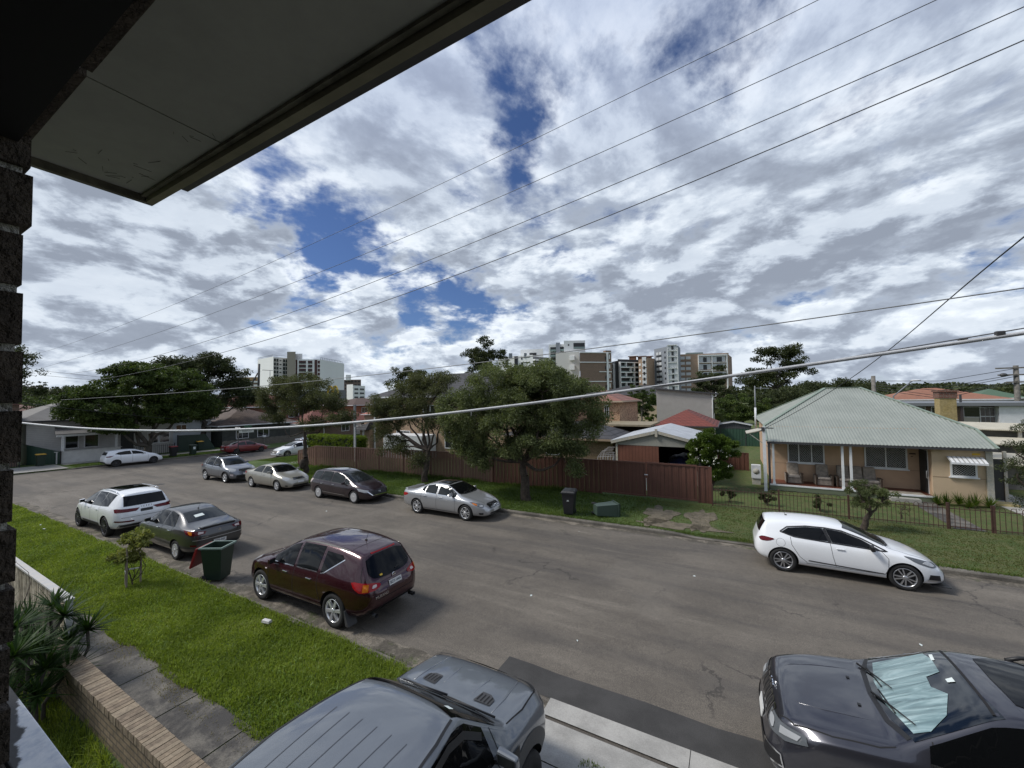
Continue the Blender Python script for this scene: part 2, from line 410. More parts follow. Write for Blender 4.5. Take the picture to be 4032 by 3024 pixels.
m_newasph = mat('fresh_asphalt', (.058, .056, .054), .9, var=.18, vscale=2., bump=.5, bscale=90, fine=.4, fscale=120)
m_conc_new = mat('new_concrete', (.36, .35, .325), .85, var=.16, vscale=2.2, bump=.15, bscale=60, fine=.22, fscale=45)
m_conc_old, N, b = nodemat('old_concrete')
co = N.n('ShaderNodeTexCoord').outputs['Object']
f1 = N.sstep(N.noise(co, 1.1, 7, .7, .3), .42, .60); f2 = N.noise(co, 48, 4, .75)
c = N.mix(f1, (.050, .047, .044, 1), (.150, .138, .118, 1)); c = N.mix(1., c, N.ramp(f2, [(.3, (.62,)*3), (.7, (1.3,)*3)]), 'MULTIPLY')
N.put(b, 'Base Color', c); b.inputs['Roughness'].default_value = .92; N.put(b, 'Normal', N.n('ShaderNodeBump', Strength=.4, Distance=.01, Height=f2).outputs[0])
m_gutter, N, b = nodemat('weathered_gutter')
co = N.n('ShaderNodeTexCoord').outputs['Object']
f1 = N.sstep(N.noise(co, 2.2, 7, .7, .3), .42, .62); f2 = N.noise(co, 30, 4, .75); f3 = N.sstep(N.noise(co, 1.3, 6, .8), .55, .68)
c = N.mix(f1, (.080, .070, .055, 1), (.20, .175, .14, 1)); c = N.mix(f3, c, (.06, .075, .025, 1)); c = N.mix(1., c, N.ramp(f2, [(.3, (.5,)*3), (.7, (1.4,)*3)]), 'MULTIPLY')
N.put(b, 'Base Color', c); b.inputs['Roughness'].default_value = .95; N.put(b, 'Normal', N.n('ShaderNodeBump', Strength=.8, Distance=.02, Height=f2).outputs[0])
m_footp = mat('pale_concrete', (.34, .33, .30), .9, var=.12, vscale=1.5, fine=.2, fscale=30)

def sheet(name, xs, ys, zf, m, kind='structure', keep=None):
    xs = np.asarray(xs, float); ys = np.asarray(ys, float)
    X, Y = np.meshgrid(xs, ys, indexing='xy'); Z = zf(X, Y); nx = len(xs)
    V = np.stack([X.ravel(), Y.ravel(), Z.ravel()], 1)
    i, j = np.meshgrid(np.arange(nx-1), np.arange(len(ys)-1), indexing='xy')
    a = (j*nx+i).ravel(); F = np.stack([a, a+1, a+nx+1, a+nx], 1)
    if keep is not None:
        cx = V[F].mean(1); F = F[keep(cx[:, 0], cx[:, 1])]
    me = bpy.data.meshes.new(name); me.from_pydata(V.tolist(), [], F.tolist()); me.materials.append(m)
    o = bpy.data.objects.new(name, me); COL.objects.link(o); o['kind'] = kind
    me.polygons.foreach_set('use_smooth', [True]*len(me.polygons))
    return o

def terrain(X, Y):
    d = road_sd(X, Y); t = np.clip((d-.06)/.2, 0, 1)*np.where((X > -4.0) & (X < 8) & (Y < K0+.3) & (Y > 1.6), 0., 1.)
    return (road_z(X, Y)-.25)*(1-t)+(ground_z(X, Y)-.004)*t
gx = np.unique(np.concatenate([[-4000, -2000, -900, -400, -200, -120, -80, -65], np.arange(-58, -30, .3), np.arange(-30, 20, .5), [22, 26, 32, 40, 60, 90, 150, 300, 700, 1500, 4000], [S0-.27, S0-.06, S1+.06, S1+.27]]))
gy = np.unique(np.concatenate([[-4000, -1500, -600, -200, -80, -40, -20], np.arange(-12, 2, .5), [2.05, 2.3], np.arange(2.5, 12, .3), np.arange(12, 26, .3), np.arange(26, 60, 1.), [70, 85, 105, 140, 200, 300, 600, 1200, 2500, 4000], [K0-.27, K0-.06, K1+.06, K1+.27]]))
sheet('ground', gx, gy, terrain, m_grass)

# carriageways: one sheet following the fillets
def ring_road():
    def arc(cx, cy, a0, a1, n=14):
        return [(cx+RC*math.cos(a0+(a1-a0)*i/n), cy+RC*math.sin(a0+(a1-a0)*i/n)) for i in range(n+1)]
    p = [(60, K0), (60, K1)] + arc(S1+RC, K1+RC, R(270), R(180)) + [(S1, 130), (S0, 130), (S0, -70), (S1, -70)] + arc(S1+RC, K0-RC, R(180), R(90))
    return p
pts = ring_road()
bm = bmesh.new(); vs = [bm.verts.new((x, y, 0)) for x, y in pts]; bm.faces.new(vs)
bmesh.ops.triangulate(bm, faces=bm.faces[:])
for ax, vals in (('x', list(np.arange(-48, 60, 4.))), ('y', list(np.arange(-68, 130, 4.)))):
    for v_ in vals:
        no = (1, 0, 0) if ax == 'x' else (0, 1, 0); c0 = (v_, 0, 0) if ax == 'x' else (0, v_, 0)
        bmesh.ops.bisect_plane(bm, geom=bm.verts[:]+bm.edges[:]+bm.faces[:], plane_co=c0, plane_no=no)
for v in bm.verts: v.co.z = rz_(v.co.x, v.co.y)
bmesh.ops.recalc_face_normals(bm, faces=bm.faces)
for f in bm.faces:
    if f.normal.z < 0: f.normal_flip()
me = bpy.data.meshes.new('road'); bm.to_mesh(me); bm.free(); me.materials.append(m_asph)
road = bpy.data.objects.new('road', me); COL.objects.link(road); road['kind'] = 'structure'

# kerbs
m_kerb = mat('kerb_concrete', (.145, .132, .112), .93, var=.35, vscale=1.7, bump=.5, bscale=25, fine=.35, fscale=30)
def kerb(name, path, w=.16, h=.13, m=None, drop=lambda x, y: 0., side=1):
    """path runs with the carriageway on its left; the kerb stands to the right"""
    k = MB(); n = len(path); off = []
    for i, (x, y) in enumerate(path):
        a = Vector(path[max(i-1, 0)]); b_ = Vector(path[min(i+1, n-1)]); d = (b_-a).normalized(); nn = Vector((d.y, -d.x))*side
        off.append(nn)
    rows = []
    for (x, y), nn in zip(path, off):
        hh = h-drop(x, y); z = rz_(x, y)
        prof = [(0., -.2), (.0, hh*.75), (.025, hh), (w, hh+.004), (w, -.2)]
        rows.append([(x+nn.x*a, y+nn.y*a, z+b_) for a, b_ in prof])
    m_ = len(rows[0]); vs = [p for r_ in rows for p in r_]
    k.add(vs, [(i*m_+j, i*m_+j+1, (i+1)*m_+j+1, (i+1)*m_+j) for i in range(n-1) for j in range(m_-1)])
    o = k.build(name, m or m_kerb); o['kind'] = 'structure'; return o
def arcp(cx, cy, a0, a1, n=16): return [(cx+RC*math.cos(R(a0+(a1-a0)*i/n)), cy+RC*math.sin(R(a0+(a1-a0)*i/n))) for i in range(n+1)]
far_path = [(x, K1) for x in np.arange(50, S1+RC, -.8)] + arcp(S1+RC, K1+RC, 270, 180) + [(S1, y) for y in np.arange(K1+RC+.5, 120, 2.)]
def wob(p): return [(x, y+.02*math.sin(x*1.7)+.015*math.sin(x*.61+1)) for x, y in p]
kerb('kerb', wob(far_path), drop=lambda x, y: .085 if -1.9 < x < 2.1 and y < 17 else 0., side=1)
near_path = [(x, K0) for x in np.arange(-2.9, S1+RC, -.8)] + arcp(S1+RC, K0-RC, 90, 180) + [(S1, y) for y in np.arange(K0-RC-.5, -60, -2.)]
kerb('kerb', wob(near_path), side=-1)
kerb('kerb', [(S0, y) for y in np.arange(-60, 120, 1.)], side=-1, drop=lambda x, y: .10 if 4 < y < 11.4 else 0.)
# gutters: weathered strips beside the kerbs
def strip(name, x0, x1, y0, y1, m, dz=.004, zf=None, step=1.5, wavy=0.):
    xs = np.linspace(x0, x1, max(2, int(abs(x1-x0)/step)+1)); zf = zf or (lambda X, Y: road_z(X, Y))
    o = sheet(name, xs, [y0, (y0+y1)/2, y1], lambda X, Y: zf(X, Y)+dz, m)
    if wavy:
        for v in o.data.vertices:
            if abs(v.co.y-y1) < 1e-4: v.co.y += wavy*(math.sin(v.co.x*3.1)+.6*math.sin(v.co.x*7.7+1))*.6
    return o
strip('gutter', S1+RC, -2.75, K0, K0+.52, m_gutter, step=.25, wavy=.05)
strip('gutter', S1+RC, 50, K1, K1-.34, m_gutter, step=.25, wavy=-.03)
strip('asphalt_patch', -3.9, 14, 6.17, 6.80, m_newasph, dz=.006, step=.5, wavy=.03)
# driveway crossing in new concrete, right of the pickup
def zdr(X, Y): return road_z(X, Y)+np.clip(5.75-Y, 0, 3)*.05
for i, (x0, x1) in enumerate(((-2.75, -.62), (-.61, 3.4), (3.41, 7.4))):
    o = sheet('gutter_slab', np.linspace(x0, x1, 8), [5.80, 5.95, 6.165], lambda X, Y: road_z(X, Y)+.022-(np.abs(Y-5.95) < .01)*.010, m_conc_new)
for x0, x1, yy in ((-3.9, -.62, [4.94, 5.2, 5.72]), (-.60, 3.2, [4.94, 5.2, 5.72]), (-3.9, -1.22, [2.2, 3.2, 4.3, 4.92]), (-1.20, 3.2, [2.2, 3.2, 4.3, 4.92])):
    sheet('driveway', np.linspace(x0, x1, 8), yy, lambda X, Y: ground_z(X, K0)*0+road_z(X, Y)+.03+np.clip(5.72-Y, 0, .9)*.12, m_conc_new)
sheet('driveway', np.linspace(-4.6, 3.2, 12), np.linspace(-8, 2.2, 10), lambda X, Y: road_z(X, 2.2)+.14+0*Y, m_conc_new)
# little tuft of verge the frame just catches
# footpath slabs on the near side
xs0 = -23.
while xs0 < -4.3:
    xe = xs0+1.5
    sheet('footpath', np.linspace(xs0, xe-.025, 4), [2.53, 3.0, 3.42], lambda X, Y: ground_z(X, 3.)+.008+0*Y, m_conc_old); xs0 = xe
# concrete footpaths over the side street and crossing the far verge
sheet('footpath', [-53.3, -52.0], np.arange(11.5, 30, 1.5), lambda X, Y: ground_z(X, Y)+.01, m_footp)
sheet('driveway', np.linspace(-53.3, -49.37, 5), np.linspace(2., 11.2, 8), lambda X, Y: ground_z(X, Y)+.016, m_footp)
sheet('footpath', [-33.8, -32.6], np.arange(20.6, 40, 2.), lambda X, Y: ground_z(X, Y)+.01, m_footp)
sheet('garden_path', [6.95, 7.75], np.linspace(20.1, 24.3, 6), lambda X, Y: ground_z(X, Y)+.01, m_conc_old)
sheet('garden_path', np.linspace(9.9, 11.4, 4), np.linspace(22, 30, 6), lambda X, Y: ground_z(X, Y)+.012, m_footp)
# worn wheel tracks of bare ground in front of the brown gates
m_dirt = mat('bare_dirt', (.155, .13, .09), .95, var=.3, vscale=4, bump=.8, bscale=30, fine=.5, fscale=25)
def patch(name, cx, cy, rx, ry, seed, dz=.014, m=None):
    rr = random.Random(seed); n = 40; k = MB(); ph = [rr.uniform(0, 6.28) for _ in range(5)]
    P_ = [(cx, cy)]
    for i in range(n):
        t = 2*math.pi*i/n; s = 1+.22*math.sin(3*t+ph[0])+.15*math.sin(5*t+ph[1])+.1*math.sin(9*t+ph[2])+rr.uniform(-.1, .1)
        P_.append((cx+rx*s*math.cos(t), cy+ry*s*math.sin(t)))
    vs = [(x, y, gz(x, y)+dz) for x, y in P_]
    k.add(vs, [(0, i, i % n+1) for i in range(1, n+1)])
    o = k.build(name, m or m_dirt); o['kind'] = 'structure'; return o
patch('bare_ground', -2.75, 17.6, .62, 1.3, 1); patch('bare_ground', -1.15, 17.7, .5, 1.35, 2); patch('bare_ground', -1.9, 16.55, 1.5, .42, 3)
# ------------------------------------------------------------------ vehicles
def paint(name, col, metal=.35, rough=.32):
    if name in MATS: return MATS[name]
    m, N, b = nodemat(name)
    co = N.n('ShaderNodeTexCoord').outputs['Object']
    fl = N.noise(co, 900, 1, .5); du = N.sstep(N.noise(co, 1.8, 6, .7), .35, .8)
    c = N.mix(1., tuple(col)+(1,), N.ramp(fl, [(.3, (.93,)*3), (.7, (1.07,)*3)]), 'MULTIPLY')
    c = N.mix(N.math('MULTIPLY', du, .05), c, (.20, .18, .15, 1))
    N.put(b, 'Base Color', c); b.inputs['Metallic'].default_value = metal; b.inputs['Roughness'].default_value = rough
    b.inputs['Coat Weight'].default_value = 1.; b.inputs['Coat Roughness'].default_value = .03
    return m
def glassmat(name, col, rough=.02, ior=1.45, spec=.42, ct=0.):
    m, N, b = nodemat(name); b.inputs['Base Color'].default_value = tuple(col)+(1,)
    b.inputs['Roughness'].default_value = rough; b.inputs['IOR'].default_value = ior; b.inputs['Specular IOR Level'].default_value = spec
    b.inputs['Coat Weight'].default_value = ct; b.inputs['Coat Roughness'].default_value = .01
    return m
M_GL = glassmat('dark_glass', (.004, .0045, .005), spec=.28); M_GLL = glassmat('window_glass', (.016, .019, .019), spec=.45)
M_BLK = mat('black_plastic', (.010, .010, .011), .5); M_TYRE = mat('tyre_rubber', (.014, .014, .014), .85, var=.3, vscale=6, bump=.2, bscale=30)
M_WELL = mat('wheel_well', (.006, .006, .006), .95); M_CHR = mat('chrome', (.75, .76, .78), .12, 1.)
M_ALLOY = mat('alloy_rim', (.52, .53, .55), .28, .8, coat=.4); M_ALLOYW = mat('bright_alloy_rim', (.70, .71, .72), .25, .6, coat=.4); M_ALLOYD = mat('dark_alloy_rim', (.10, .10, .11), .35, .7)
M_BRAKE = mat('brake_parts', (.035, .033, .032), .6, .3)
M_LAMP = glassmat('headlamp_lens', (.34, .355, .37), .08); M_LAMPD = glassmat('dark_headlamp_lens', (.10, .11, .12), .06)
M_RED = glassmat('red_lens', (.30, .008, .010), .10); M_REDD = glassmat('dark_red_lens', (.10, .006, .010), .10); M_AMB = glassmat('amber_lens', (.55, .16, .015), .12); M_CLR = glassmat('clear_lens', (.60, .52, .50), .1)
M_PLATE = mat('plate_white', (.62, .62, .60), .5); M_PTXT = mat('plate_letters', (.02, .03, .05), .5); M_PLATEB = mat('plate_black', (.02, .02, .022), .5)
M_SEAM = mat('panel_gap', (.006, .006, .007), .8); M_GREYP = mat('grey_plastic', (.05, .05, .052), .55)
M_STK = mat('sticker_yellow', (.65, .42, .03), .5); M_PAPER = mat('white_paper', (.62, .68, .66), .7)

def interp(c, x):
    xs = [p[0] for p in c]; ys = [p[1] for p in c]; return float(np.interp(x, xs, ys))

class Car:
    def __init__(s, name, label, cat, spec, pm, loc, heading, group=None):
        """heading 'R' nose to +x of the street, 'L' to -x, 'U' nose away (+y), 'D' towards -y. loc = x, y of the car's middle"""
        s.sp = spec; s.pm = pm
        s.root = thing(name, label, cat, group=group)
        hx = {'R': Vector((1, 0, 0)), 'L': Vector((-1, 0, 0)), 'U': Vector((0, 1, 0)), 'D': Vector((0, -1, 0))}[heading]
        nrm = Vector((-.0099, .0159, 1)).normalized(); hx = (hx-nrm*hx.dot(nrm)).normalized(); yaw = spec.get('yaw', 0)
        hx = Matrix.Rotation(R(yaw), 3, nrm) @ hx; hy = nrm.cross(hx)
        s.root.matrix_world = Matrix(((hx.x, hy.x, nrm.x, loc[0]), (hx.y, hy.y, nrm.y, loc[1]), (hx.z, hy.z, nrm.z, loc[2] if len(loc) > 2 else rz_(loc[0], loc[1])), (0, 0, 0, 1)))
        s.L = spec['L']; s.x0 = -s.L/2
        s.body()
    def ring(s, x):
        sp = s.sp; zt = interp(sp['top'], x); zb = interp(sp['bot'], x); zs = min(interp(sp['belt'], x), zt-.03); w = interp(sp['plan'], x)
        wr = min(interp(sp['rail'], x), w-.07)
        k = min(1, max(0, (zt-zs-.06)/.25))
        crown = sp.get('crown', .035)
        P = [(0, zb), (w*.72, zb), (w-.05, zb+.015), (w, zb+.38*(zs-zb)), (w-.006, zs-.16*(zs-zb)-.02), (w-.04-.02*k, zs)]
        zr = zt-(crown*.8+.02*k); zr = max(zr, zs+.012)
        P += [(wr, zr), (wr*.62, zt-crown*.30), (0, zt)]
        return P
    def body(s):
        sp = s.sp; L = s.L
        xs = sorted(set(round(x, 3) for x in sp['st']))
        rings = [s.ring(x) for x in xs]
        bm = bmesh.new(); vr = []
        def addring(x, P, sc=1., bulge=0., zc=None):
            zc = zc if zc is not None else (P[0][1]+P[-1][1])/2
            full = [(y, z) for y, z in P]+[(-y, z) for y, z in P[-2:0:-1]]
            vr.append([bm.verts.new((x+s.x0+bulge*(1 if True else 0), y*sc, zc+(z-zc)*sc)) for y, z in full])
        R0, R1 = rings[0], rings[-1]
        addring(xs[0]-.035, R0, .72)
        for i, (x, P) in enumerate(zip(xs, rings)): addring(x, P)
        addring(xs[-1]+.035, R1, .72)
        n = len(vr[0])
        cre = bm.edges.layers.float.new('crease_edge')
        for a, b in zip(vr[:-1], vr[1:]):
            for k in range(n): bm.faces.new((a[k], a[(k+1) % n], b[(k+1) % n], b[k]))
        bm.faces.new(vr[0]); bm.faces.new(vr[-1][::-1])
        bmesh.ops.recalc_face_normals(bm, faces=bm.faces)
        # creases: belt line and roof rail, and the bases of both screens
        for i, r_ in enumerate(vr[1:-1]):
            pass
        for (a, b), xa in zip(zip(vr[1:-2], vr[2:-1]), xs[:-1]):
            for k, c in ((5, sp.get('cb', .35)), (6, sp.get('cr', .3)), (n-5, sp.get('cb', .35)), (n-6, sp.get('cr', .3))):
                e = bm.edges.get((a[k], b[k]));
                if e: e[cre] = c
        for xc, c in sp.get('xcrease', []):
            i = min(range(len(xs)), key=lambda q: abs(xs[q]-xc)); r_ = vr[i+1]
            for k in (5, 6, 7, 8, 9, 10, n-6):
                e = bm.edges.get((r_[k], r_[(k+1) % n]))
                if e: e[cre] = c
        me = bpy.data.meshes.new('body'); bm.to_mesh(me); bm.free()
        o = bpy.data.objects.new('tmp', me); COL.objects.link(o)
        md = o.modifiers.new('s', 'SUBSURF'); md.levels = md.render_levels = 3 if sp.get('hires') else 2
        dg = bpy.context.evaluated_depsgraph_get(); me2 = bpy.data.meshes.new_from_object(o.evaluated_get(dg))
        s.bvh = BVHTree.FromPolygons([v.co for v in me2.vertices], [p.vertices for p in me2.polygons])
        o.modifiers.clear(); o.data = me2
        me2.materials.clear(); me2.materials.append(s.pm)
        # wheel arches
        r = sp['wr']; ar = r*sp.get('archk', 1.13); zc = r*1.02; c = MB()
        W = sp['W']/2
        for ax in sp['axles']:
            for sd_ in (1, -1):
                y0, y1 = sd_*(W-.30), sd_*(W+.2); nn = 40; pr = [(ax+s.x0+ar*math.cos(2*math.pi*k/nn), zc+ar*math.sin(2*math.pi*k/nn)*sp.get('archz', 1.)) for k in range(nn)]
                c.prism([(x, y0, z) for x, z in pr], (0, y1-y0, 0))
        co_ = c.build('cut', M_WELL)
        b2 = o.modifiers.new('b', 'BOOLEAN'); b2.operation = 'DIFFERENCE'; b2.object = co_; b2.solver = 'EXACT'; b2.material_mode = 'TRANSFER'
        dg = bpy.context.evaluated_depsgraph_get(); dg.update(); me3 = bpy.data.meshes.new_from_object(o.evaluated_get(dg))
        if len(me3.materials) < 2: me3.materials.append(M_WELL)
        o.modifiers.clear(); bpy.data.objects.remove(o); cm = co_.data; bpy.data.objects.remove(co_); bpy.data.meshes.remove(cm)
        me3.name = 'body'; me3.materials[0] = s.pm
        me3.polygons.foreach_set('use_smooth', [True]*len(me3.polygons))
        s.bd = bpy.data.objects.new('body', me3); COL.objects.link(s.bd); s.bd.parent = s.root
        try: me3.set_sharp_from_angle(angle=R(40))
        except Exception: pass
    # ---- things laid on the shell
    def hit(s, o, d):
        h = s.bvh.ray_cast(Vector(o), Vector(d).normalized()); return (h[0], h[1]) if h[0] is not None else None
    VIEWS = {'L': ((0, 5, 0), (0, -1, 0), (1, 0, 0)), 'R': ((0, -5, 0), (0, 1, 0), (1, 0, 0)), 'T': ((0, 0, 5), (0, 0, -1), (1, 0, 0)),
             'F': ((9, 0, 0), (-1, 0, 0), (0, 1, 0)), 'B': ((-9, 0, 0), (1, 0, 0), (0, 1, 0))}
    def view(s, v, sd=1):
        L = s.L; W = s.sp['W']/2
        if v == 'FC': d = Vector((-.75, -.66*sd, 0)).normalized(); u = Vector((-.66, .75*sd, 0)).normalized(); o = Vector((L/2-.1, sd*(W-.15), 0))-d*5; return o, d, u, Vector((0, 0, 1))
        if v == 'BC': d = Vector((.75, -.66*sd, 0)).normalized(); u = Vector((.66, .75*sd, 0)).normalized(); o = Vector((-L/2+.1, sd*(W-.15), 0))-d*5; return o, d, u, Vector((0, 0, 1))
        o, d, u = [Vector(q) for q in s.VIEWS[v]]; up = Vector((0, 1, 0)) if v == 'T' else Vector((0, 0, 1))
        return o, d, u, up
    def decal(s, name, poly, v, m, off=.004, sd=1, grid=.07, parent=None, smooth=0, label=None):
        """poly in the view's plane: side/top views use x from the rear bumper; front/back use y"""
        if smooth:
            for _ in range(smooth):
                q = []
                for i, p in enumerate(poly):
                    nx = poly[(i+1) % len(poly)]; q += [(p[0]*.8+nx[0]*.2, p[1]*.8+nx[1]*.2), (p[0]*.2+nx[0]*.8, p[1]*.2+nx[1]*.8)]
                poly = q
        o, d, u, up = s.view(v, sd); sx = s.x0 if v in 'LRT' else 0
        bm = bmesh.new(); vs = [bm.verts.new((p[0]+sx, p[1], 0)) for p in poly]
        try: bm.faces.new(vs)
        except Exception: bm.free(); return None
        lo = [min(p[i]+(sx if i == 0 else 0) for p in poly) for i in (0, 1)]; hi_ = [max(p[i]+(sx if i == 0 else 0) for p in poly) for i in (0, 1)]
        bmesh.ops.triangulate(bm, faces=bm.faces[:])
        for i, no in ((0, (1, 0, 0)), (1, (0, 1, 0))):
            k = lo[i]+grid
            while k < hi_[i]-.01:
                c0 = (k, 0, 0) if i == 0 else (0, k, 0)
                bmesh.ops.bisect_plane(bm, geom=bm.verts[:]+bm.edges[:]+bm.faces[:], plane_co=c0, plane_no=no); k += grid
        bad = []
        for vtx in bm.verts:
            p = o+u*vtx.co.x+up*vtx.co.y; h = s.hit(p, d)
            if h is None: bad.append(vtx); continue
            nn = h[1] if h[1].dot(d) < 0 else -h[1]
            vtx.co = h[0]-d*off*.5+nn*off*.7
        if bad: bmesh.ops.delete(bm, geom=bad, context='VERTS')
        if not bm.faces: bm.free(); return None
        bmesh.ops.recalc_face_normals(bm, faces=bm.faces)
        nsum = Vector()
        for f in bm.faces: nsum += f.normal*f.calc_area()
        if nsum.dot(d) > 0:
            for f in bm.faces: f.normal_flip()
        me = bpy.data.meshes.new(name); bm.to_mesh(me); bm.free(); me.materials.append(m)
        me.polygons.foreach_set('use_smooth', [True]*len(me.polygons))
        ob = bpy.data.objects.new(name, me); COL.objects.link(ob); ob.parent = parent or s.root
        if label: ob['label'] = label
        return ob
    def seam(s, pts, v, w=.010, sd=1, m=None, name='panel_gap', off=.0025, parent=None):
        """a narrow line along pts, each leg its own thin quad strip in one mesh"""
        o, d, u, up = s.view(v, sd); sx = s.x0 if v in 'LRT' else 0
        P = []
        for a, b in zip(pts[:-1], pts[1:]):
            n = max(2, int(math.hypot(b[0]-a[0], b[1]-a[1])/.06)+1)
            for i in range(n): P.append((a[0]+(b[0]-a[0])*i/n, a[1]+(b[1]-a[1])*i/n))
        P.append(pts[-1]); k = MB(); row = []
        for i, p in enumerate(P):
            a = P[max(i-1, 0)]; b = P[min(i+1, len(P)-1)]; t = Vector((b[0]-a[0], b[1]-a[1])).normalized(); nn = Vector((-t.y, t.x))*w/2; pair = []
            for q in (1, -1):
                h = s.hit(o+u*(p[0]+sx+nn.x*q)+up*(p[1]+nn.y*q), d)
                if h is None: pair = None; break
                nr = h[1] if h[1].dot(d) < 0 else -h[1]
                pair.append(h[0]+nr*off)
            if pair: row.append(pair)
        if len(row) < 2: return
        vs = [q for pr in row for q in pr]
        k.add(vs, [(2*i, 2*i+1, 2*i+3, 2*i+2) for i in range(len(row)-1)])
        return k.build(name, m or M_SEAM, parent or s.bd, fix=False)
    def surf(s, a, b, v, sd=1, off=0.):
        o, d, u, up = s.view(v, sd); sx = s.x0 if v in 'LRT' else 0
        h = s.hit(o+u*(a+sx)+up*b, d)
        if h is None: return None
        nr = h[1] if h[1].dot(d) < 0 else -h[1]
        return h[0]+nr*off, nr
    # ---- standard fittings
    def side_windows(s, spans, m=None, lo=.03, hi=.045, frame=None, kick=None):
        for sd_, v in ((1, 'L'), (-1, 'R')):
            for i, (xa, xb, sa, sb) in enumerate(spans):
                bt, tp = [], []
                for k in range(11):
                    t = k/10; xl = xa+(xb-xa)*t; xu = xa+sa+((xb+sb)-(xa+sa))*t
                    R_l = s.ring(xl); R_u = s.ring(xu)
                    zl = R_l[5][1]+lo; zu = R_u[6][1]-hi
                    if kick and i == 0 and xl < kick[0]: zl += (kick[0]-xl)*kick[1]
                    if zu-zl < .02: continue
                    bt.append((xl, zl)); tp.append((xu, zu))
                if len(bt) < 2: continue
                s.decal('side_window', bt+tp[::-1], v, m or M_GL, .005, grid=.12)
                if frame: s.seam(bt, v, .022, m=frame, off=.006, name='window_trim', parent=s.root)
    def windscreen(s, xb, xt, m=None, bow=.10, inset=.05, band=True):
        wb = interp(s.sp['rail'], xb)-inset+.01; wt = interp(s.sp['rail'], xt)-inset
        poly = [(xb-bow-.02, -wb), (xb-bow*.3, -wb*.6), (xb, -wb*.2), (xb, wb*.2), (xb-bow*.3, wb*.6), (xb-bow-.02, wb), (xt-.06, wt), (xt, wt*.5), (xt, -wt*.5), (xt-.06, -wt)]
        o = s.decal('windscreen', poly, 'T', m or M_GL, .005, grid=.10)
        if band:
            s.seam([(xb-bow+.01, -wb+.03), (xb-bow*.3+.035, -wb*.6), (xb+.035, 0), (xb-bow*.3+.035, wb*.6), (xb-bow+.01, wb-.03)], 'T', .05, m=M_BLK, name='cowl', parent=s.root, off=.004)
            for y0, y1 in ((-.62, -.08), (-.02, .52)):
                a = s.surf(xb-.06, y0*wb, 'T', off=.02); b = s.surf(xb-.10, y1*wb, 'T', off=.02)
                if a and b: MB().tube([a[0], b[0]], .009, 5).build('wiper', M_BLK, s.root)
        return o
    def rear_glass_top(s, xb, xt, m=None, inset=.06):
        wb = interp(s.sp['rail'], xb)-inset; wt = interp(s.sp['rail'], xt)-inset
        poly = [(xb+.03, -wb), (xb, -wb*.5), (xb, wb*.5), (xb+.03, wb), (xt, wt), (xt-.02, 0), (xt, -wt)]
        return s.decal('rear_window', poly, 'T', m or M_GL, .005, grid=.10)
    def wheels(s, rim='five', rm=None, nsp=5, rr=.68, mud=False, width=.2):
        r = s.sp['wr']; W = s.sp['W']/2; rm = rm or M_ALLOY; rimr = r*rr
        first = None
        for ax in s.sp['axles']:
            for sd_ in (1, -1):
                hub = bpy.data.objects.new('wheel', None) ; COL.objects.link(hub); hub.parent = s.root; hub.location = (ax+s.x0, sd_*(W-.035), r); hub.empty_display_size = .1
                hub.rotation_euler = (0, R(random.uniform(0, 70)), 0 if sd_ > 0 else math.pi)
                if first:
                    for ch in first.children: c = ch.copy(); COL.objects.link(c); c.parent = hub
                    continue
                first = hub
                t = MB().lathe([(rimr, -width), (r*.93, -width), (r, -width*.85), (r, -.03), (r*.965, -.004), (r*.86, .008), (rimr*1.02, .0), (rimr, -.012)], 40, 'y')
                t.build('tyre', M_TYRE, hub)
                k = MB()
                k.lathe([(rimr, -.012), (rimr*.985, .002), (rimr*.93, -.004), (rimr*.90, -.03), (rimr*.86, -.12)], 40, 'y', mi=0)
                k.lathe([(rimr*.88, -.07), (0.001, -.07)], 32, 'y', mi=1)
                k.lathe([(r*.16, -.03), (r*.16, .004), (r*.10, .010), (0.001, .010)], 16, 'y', mi=0)
                for q in range(nsp):
                    a = 2*math.pi*q/nsp; ca, sa = math.cos(a), math.sin(a)
                    def pt(rad, t_, dep): return (rad*ca-t_*sa, dep, rad*sa+t_*ca)
                    if rim == 'split':
                        for off0, off1 in ((.014, .050), (-.014, -.050)):
                            w0, w1 = .013, .014
                            b4 = [pt(r*.12, off0-w0, -.05), pt(r*.12, off0+w0, -.05), pt(rimr*.94, off1*r/.33+w1, -.03), pt(rimr*.94, off1*r/.33-w1, -.03)]
                            t4 = [pt(r*.12, off0-w0, .002), pt(r*.12, off0+w0, .002), pt(rimr*.94, off1*r/.33+w1, -.004), pt(rimr*.94, off1*r/.33-w1, -.004)]
                            k.hexa(b4, t4, 0)
                    else:
                        w0, w1 = {'five': (.030, .040), 'six': (.026, .040), 'thin': (.015, .016), 'fan': (.026, .055), 'cover': (.02, .075)}[rim]
                        b4 = [pt(r*.12, -w0, -.055), pt(r*.12, w0, -.055), pt(rimr*.95, w1, -.035), pt(rimr*.95, -w1, -.035)]
                        t4 = [pt(r*.12, -w0, .003), pt(r*.12, w0, .003), pt(rimr*.95, w1*.85, -.003), pt(rimr*.95, -w1*.85, -.003)]
                        k.hexa(b4, t4, 0)
                k.build('rim', [rm, M_BRAKE], hub)
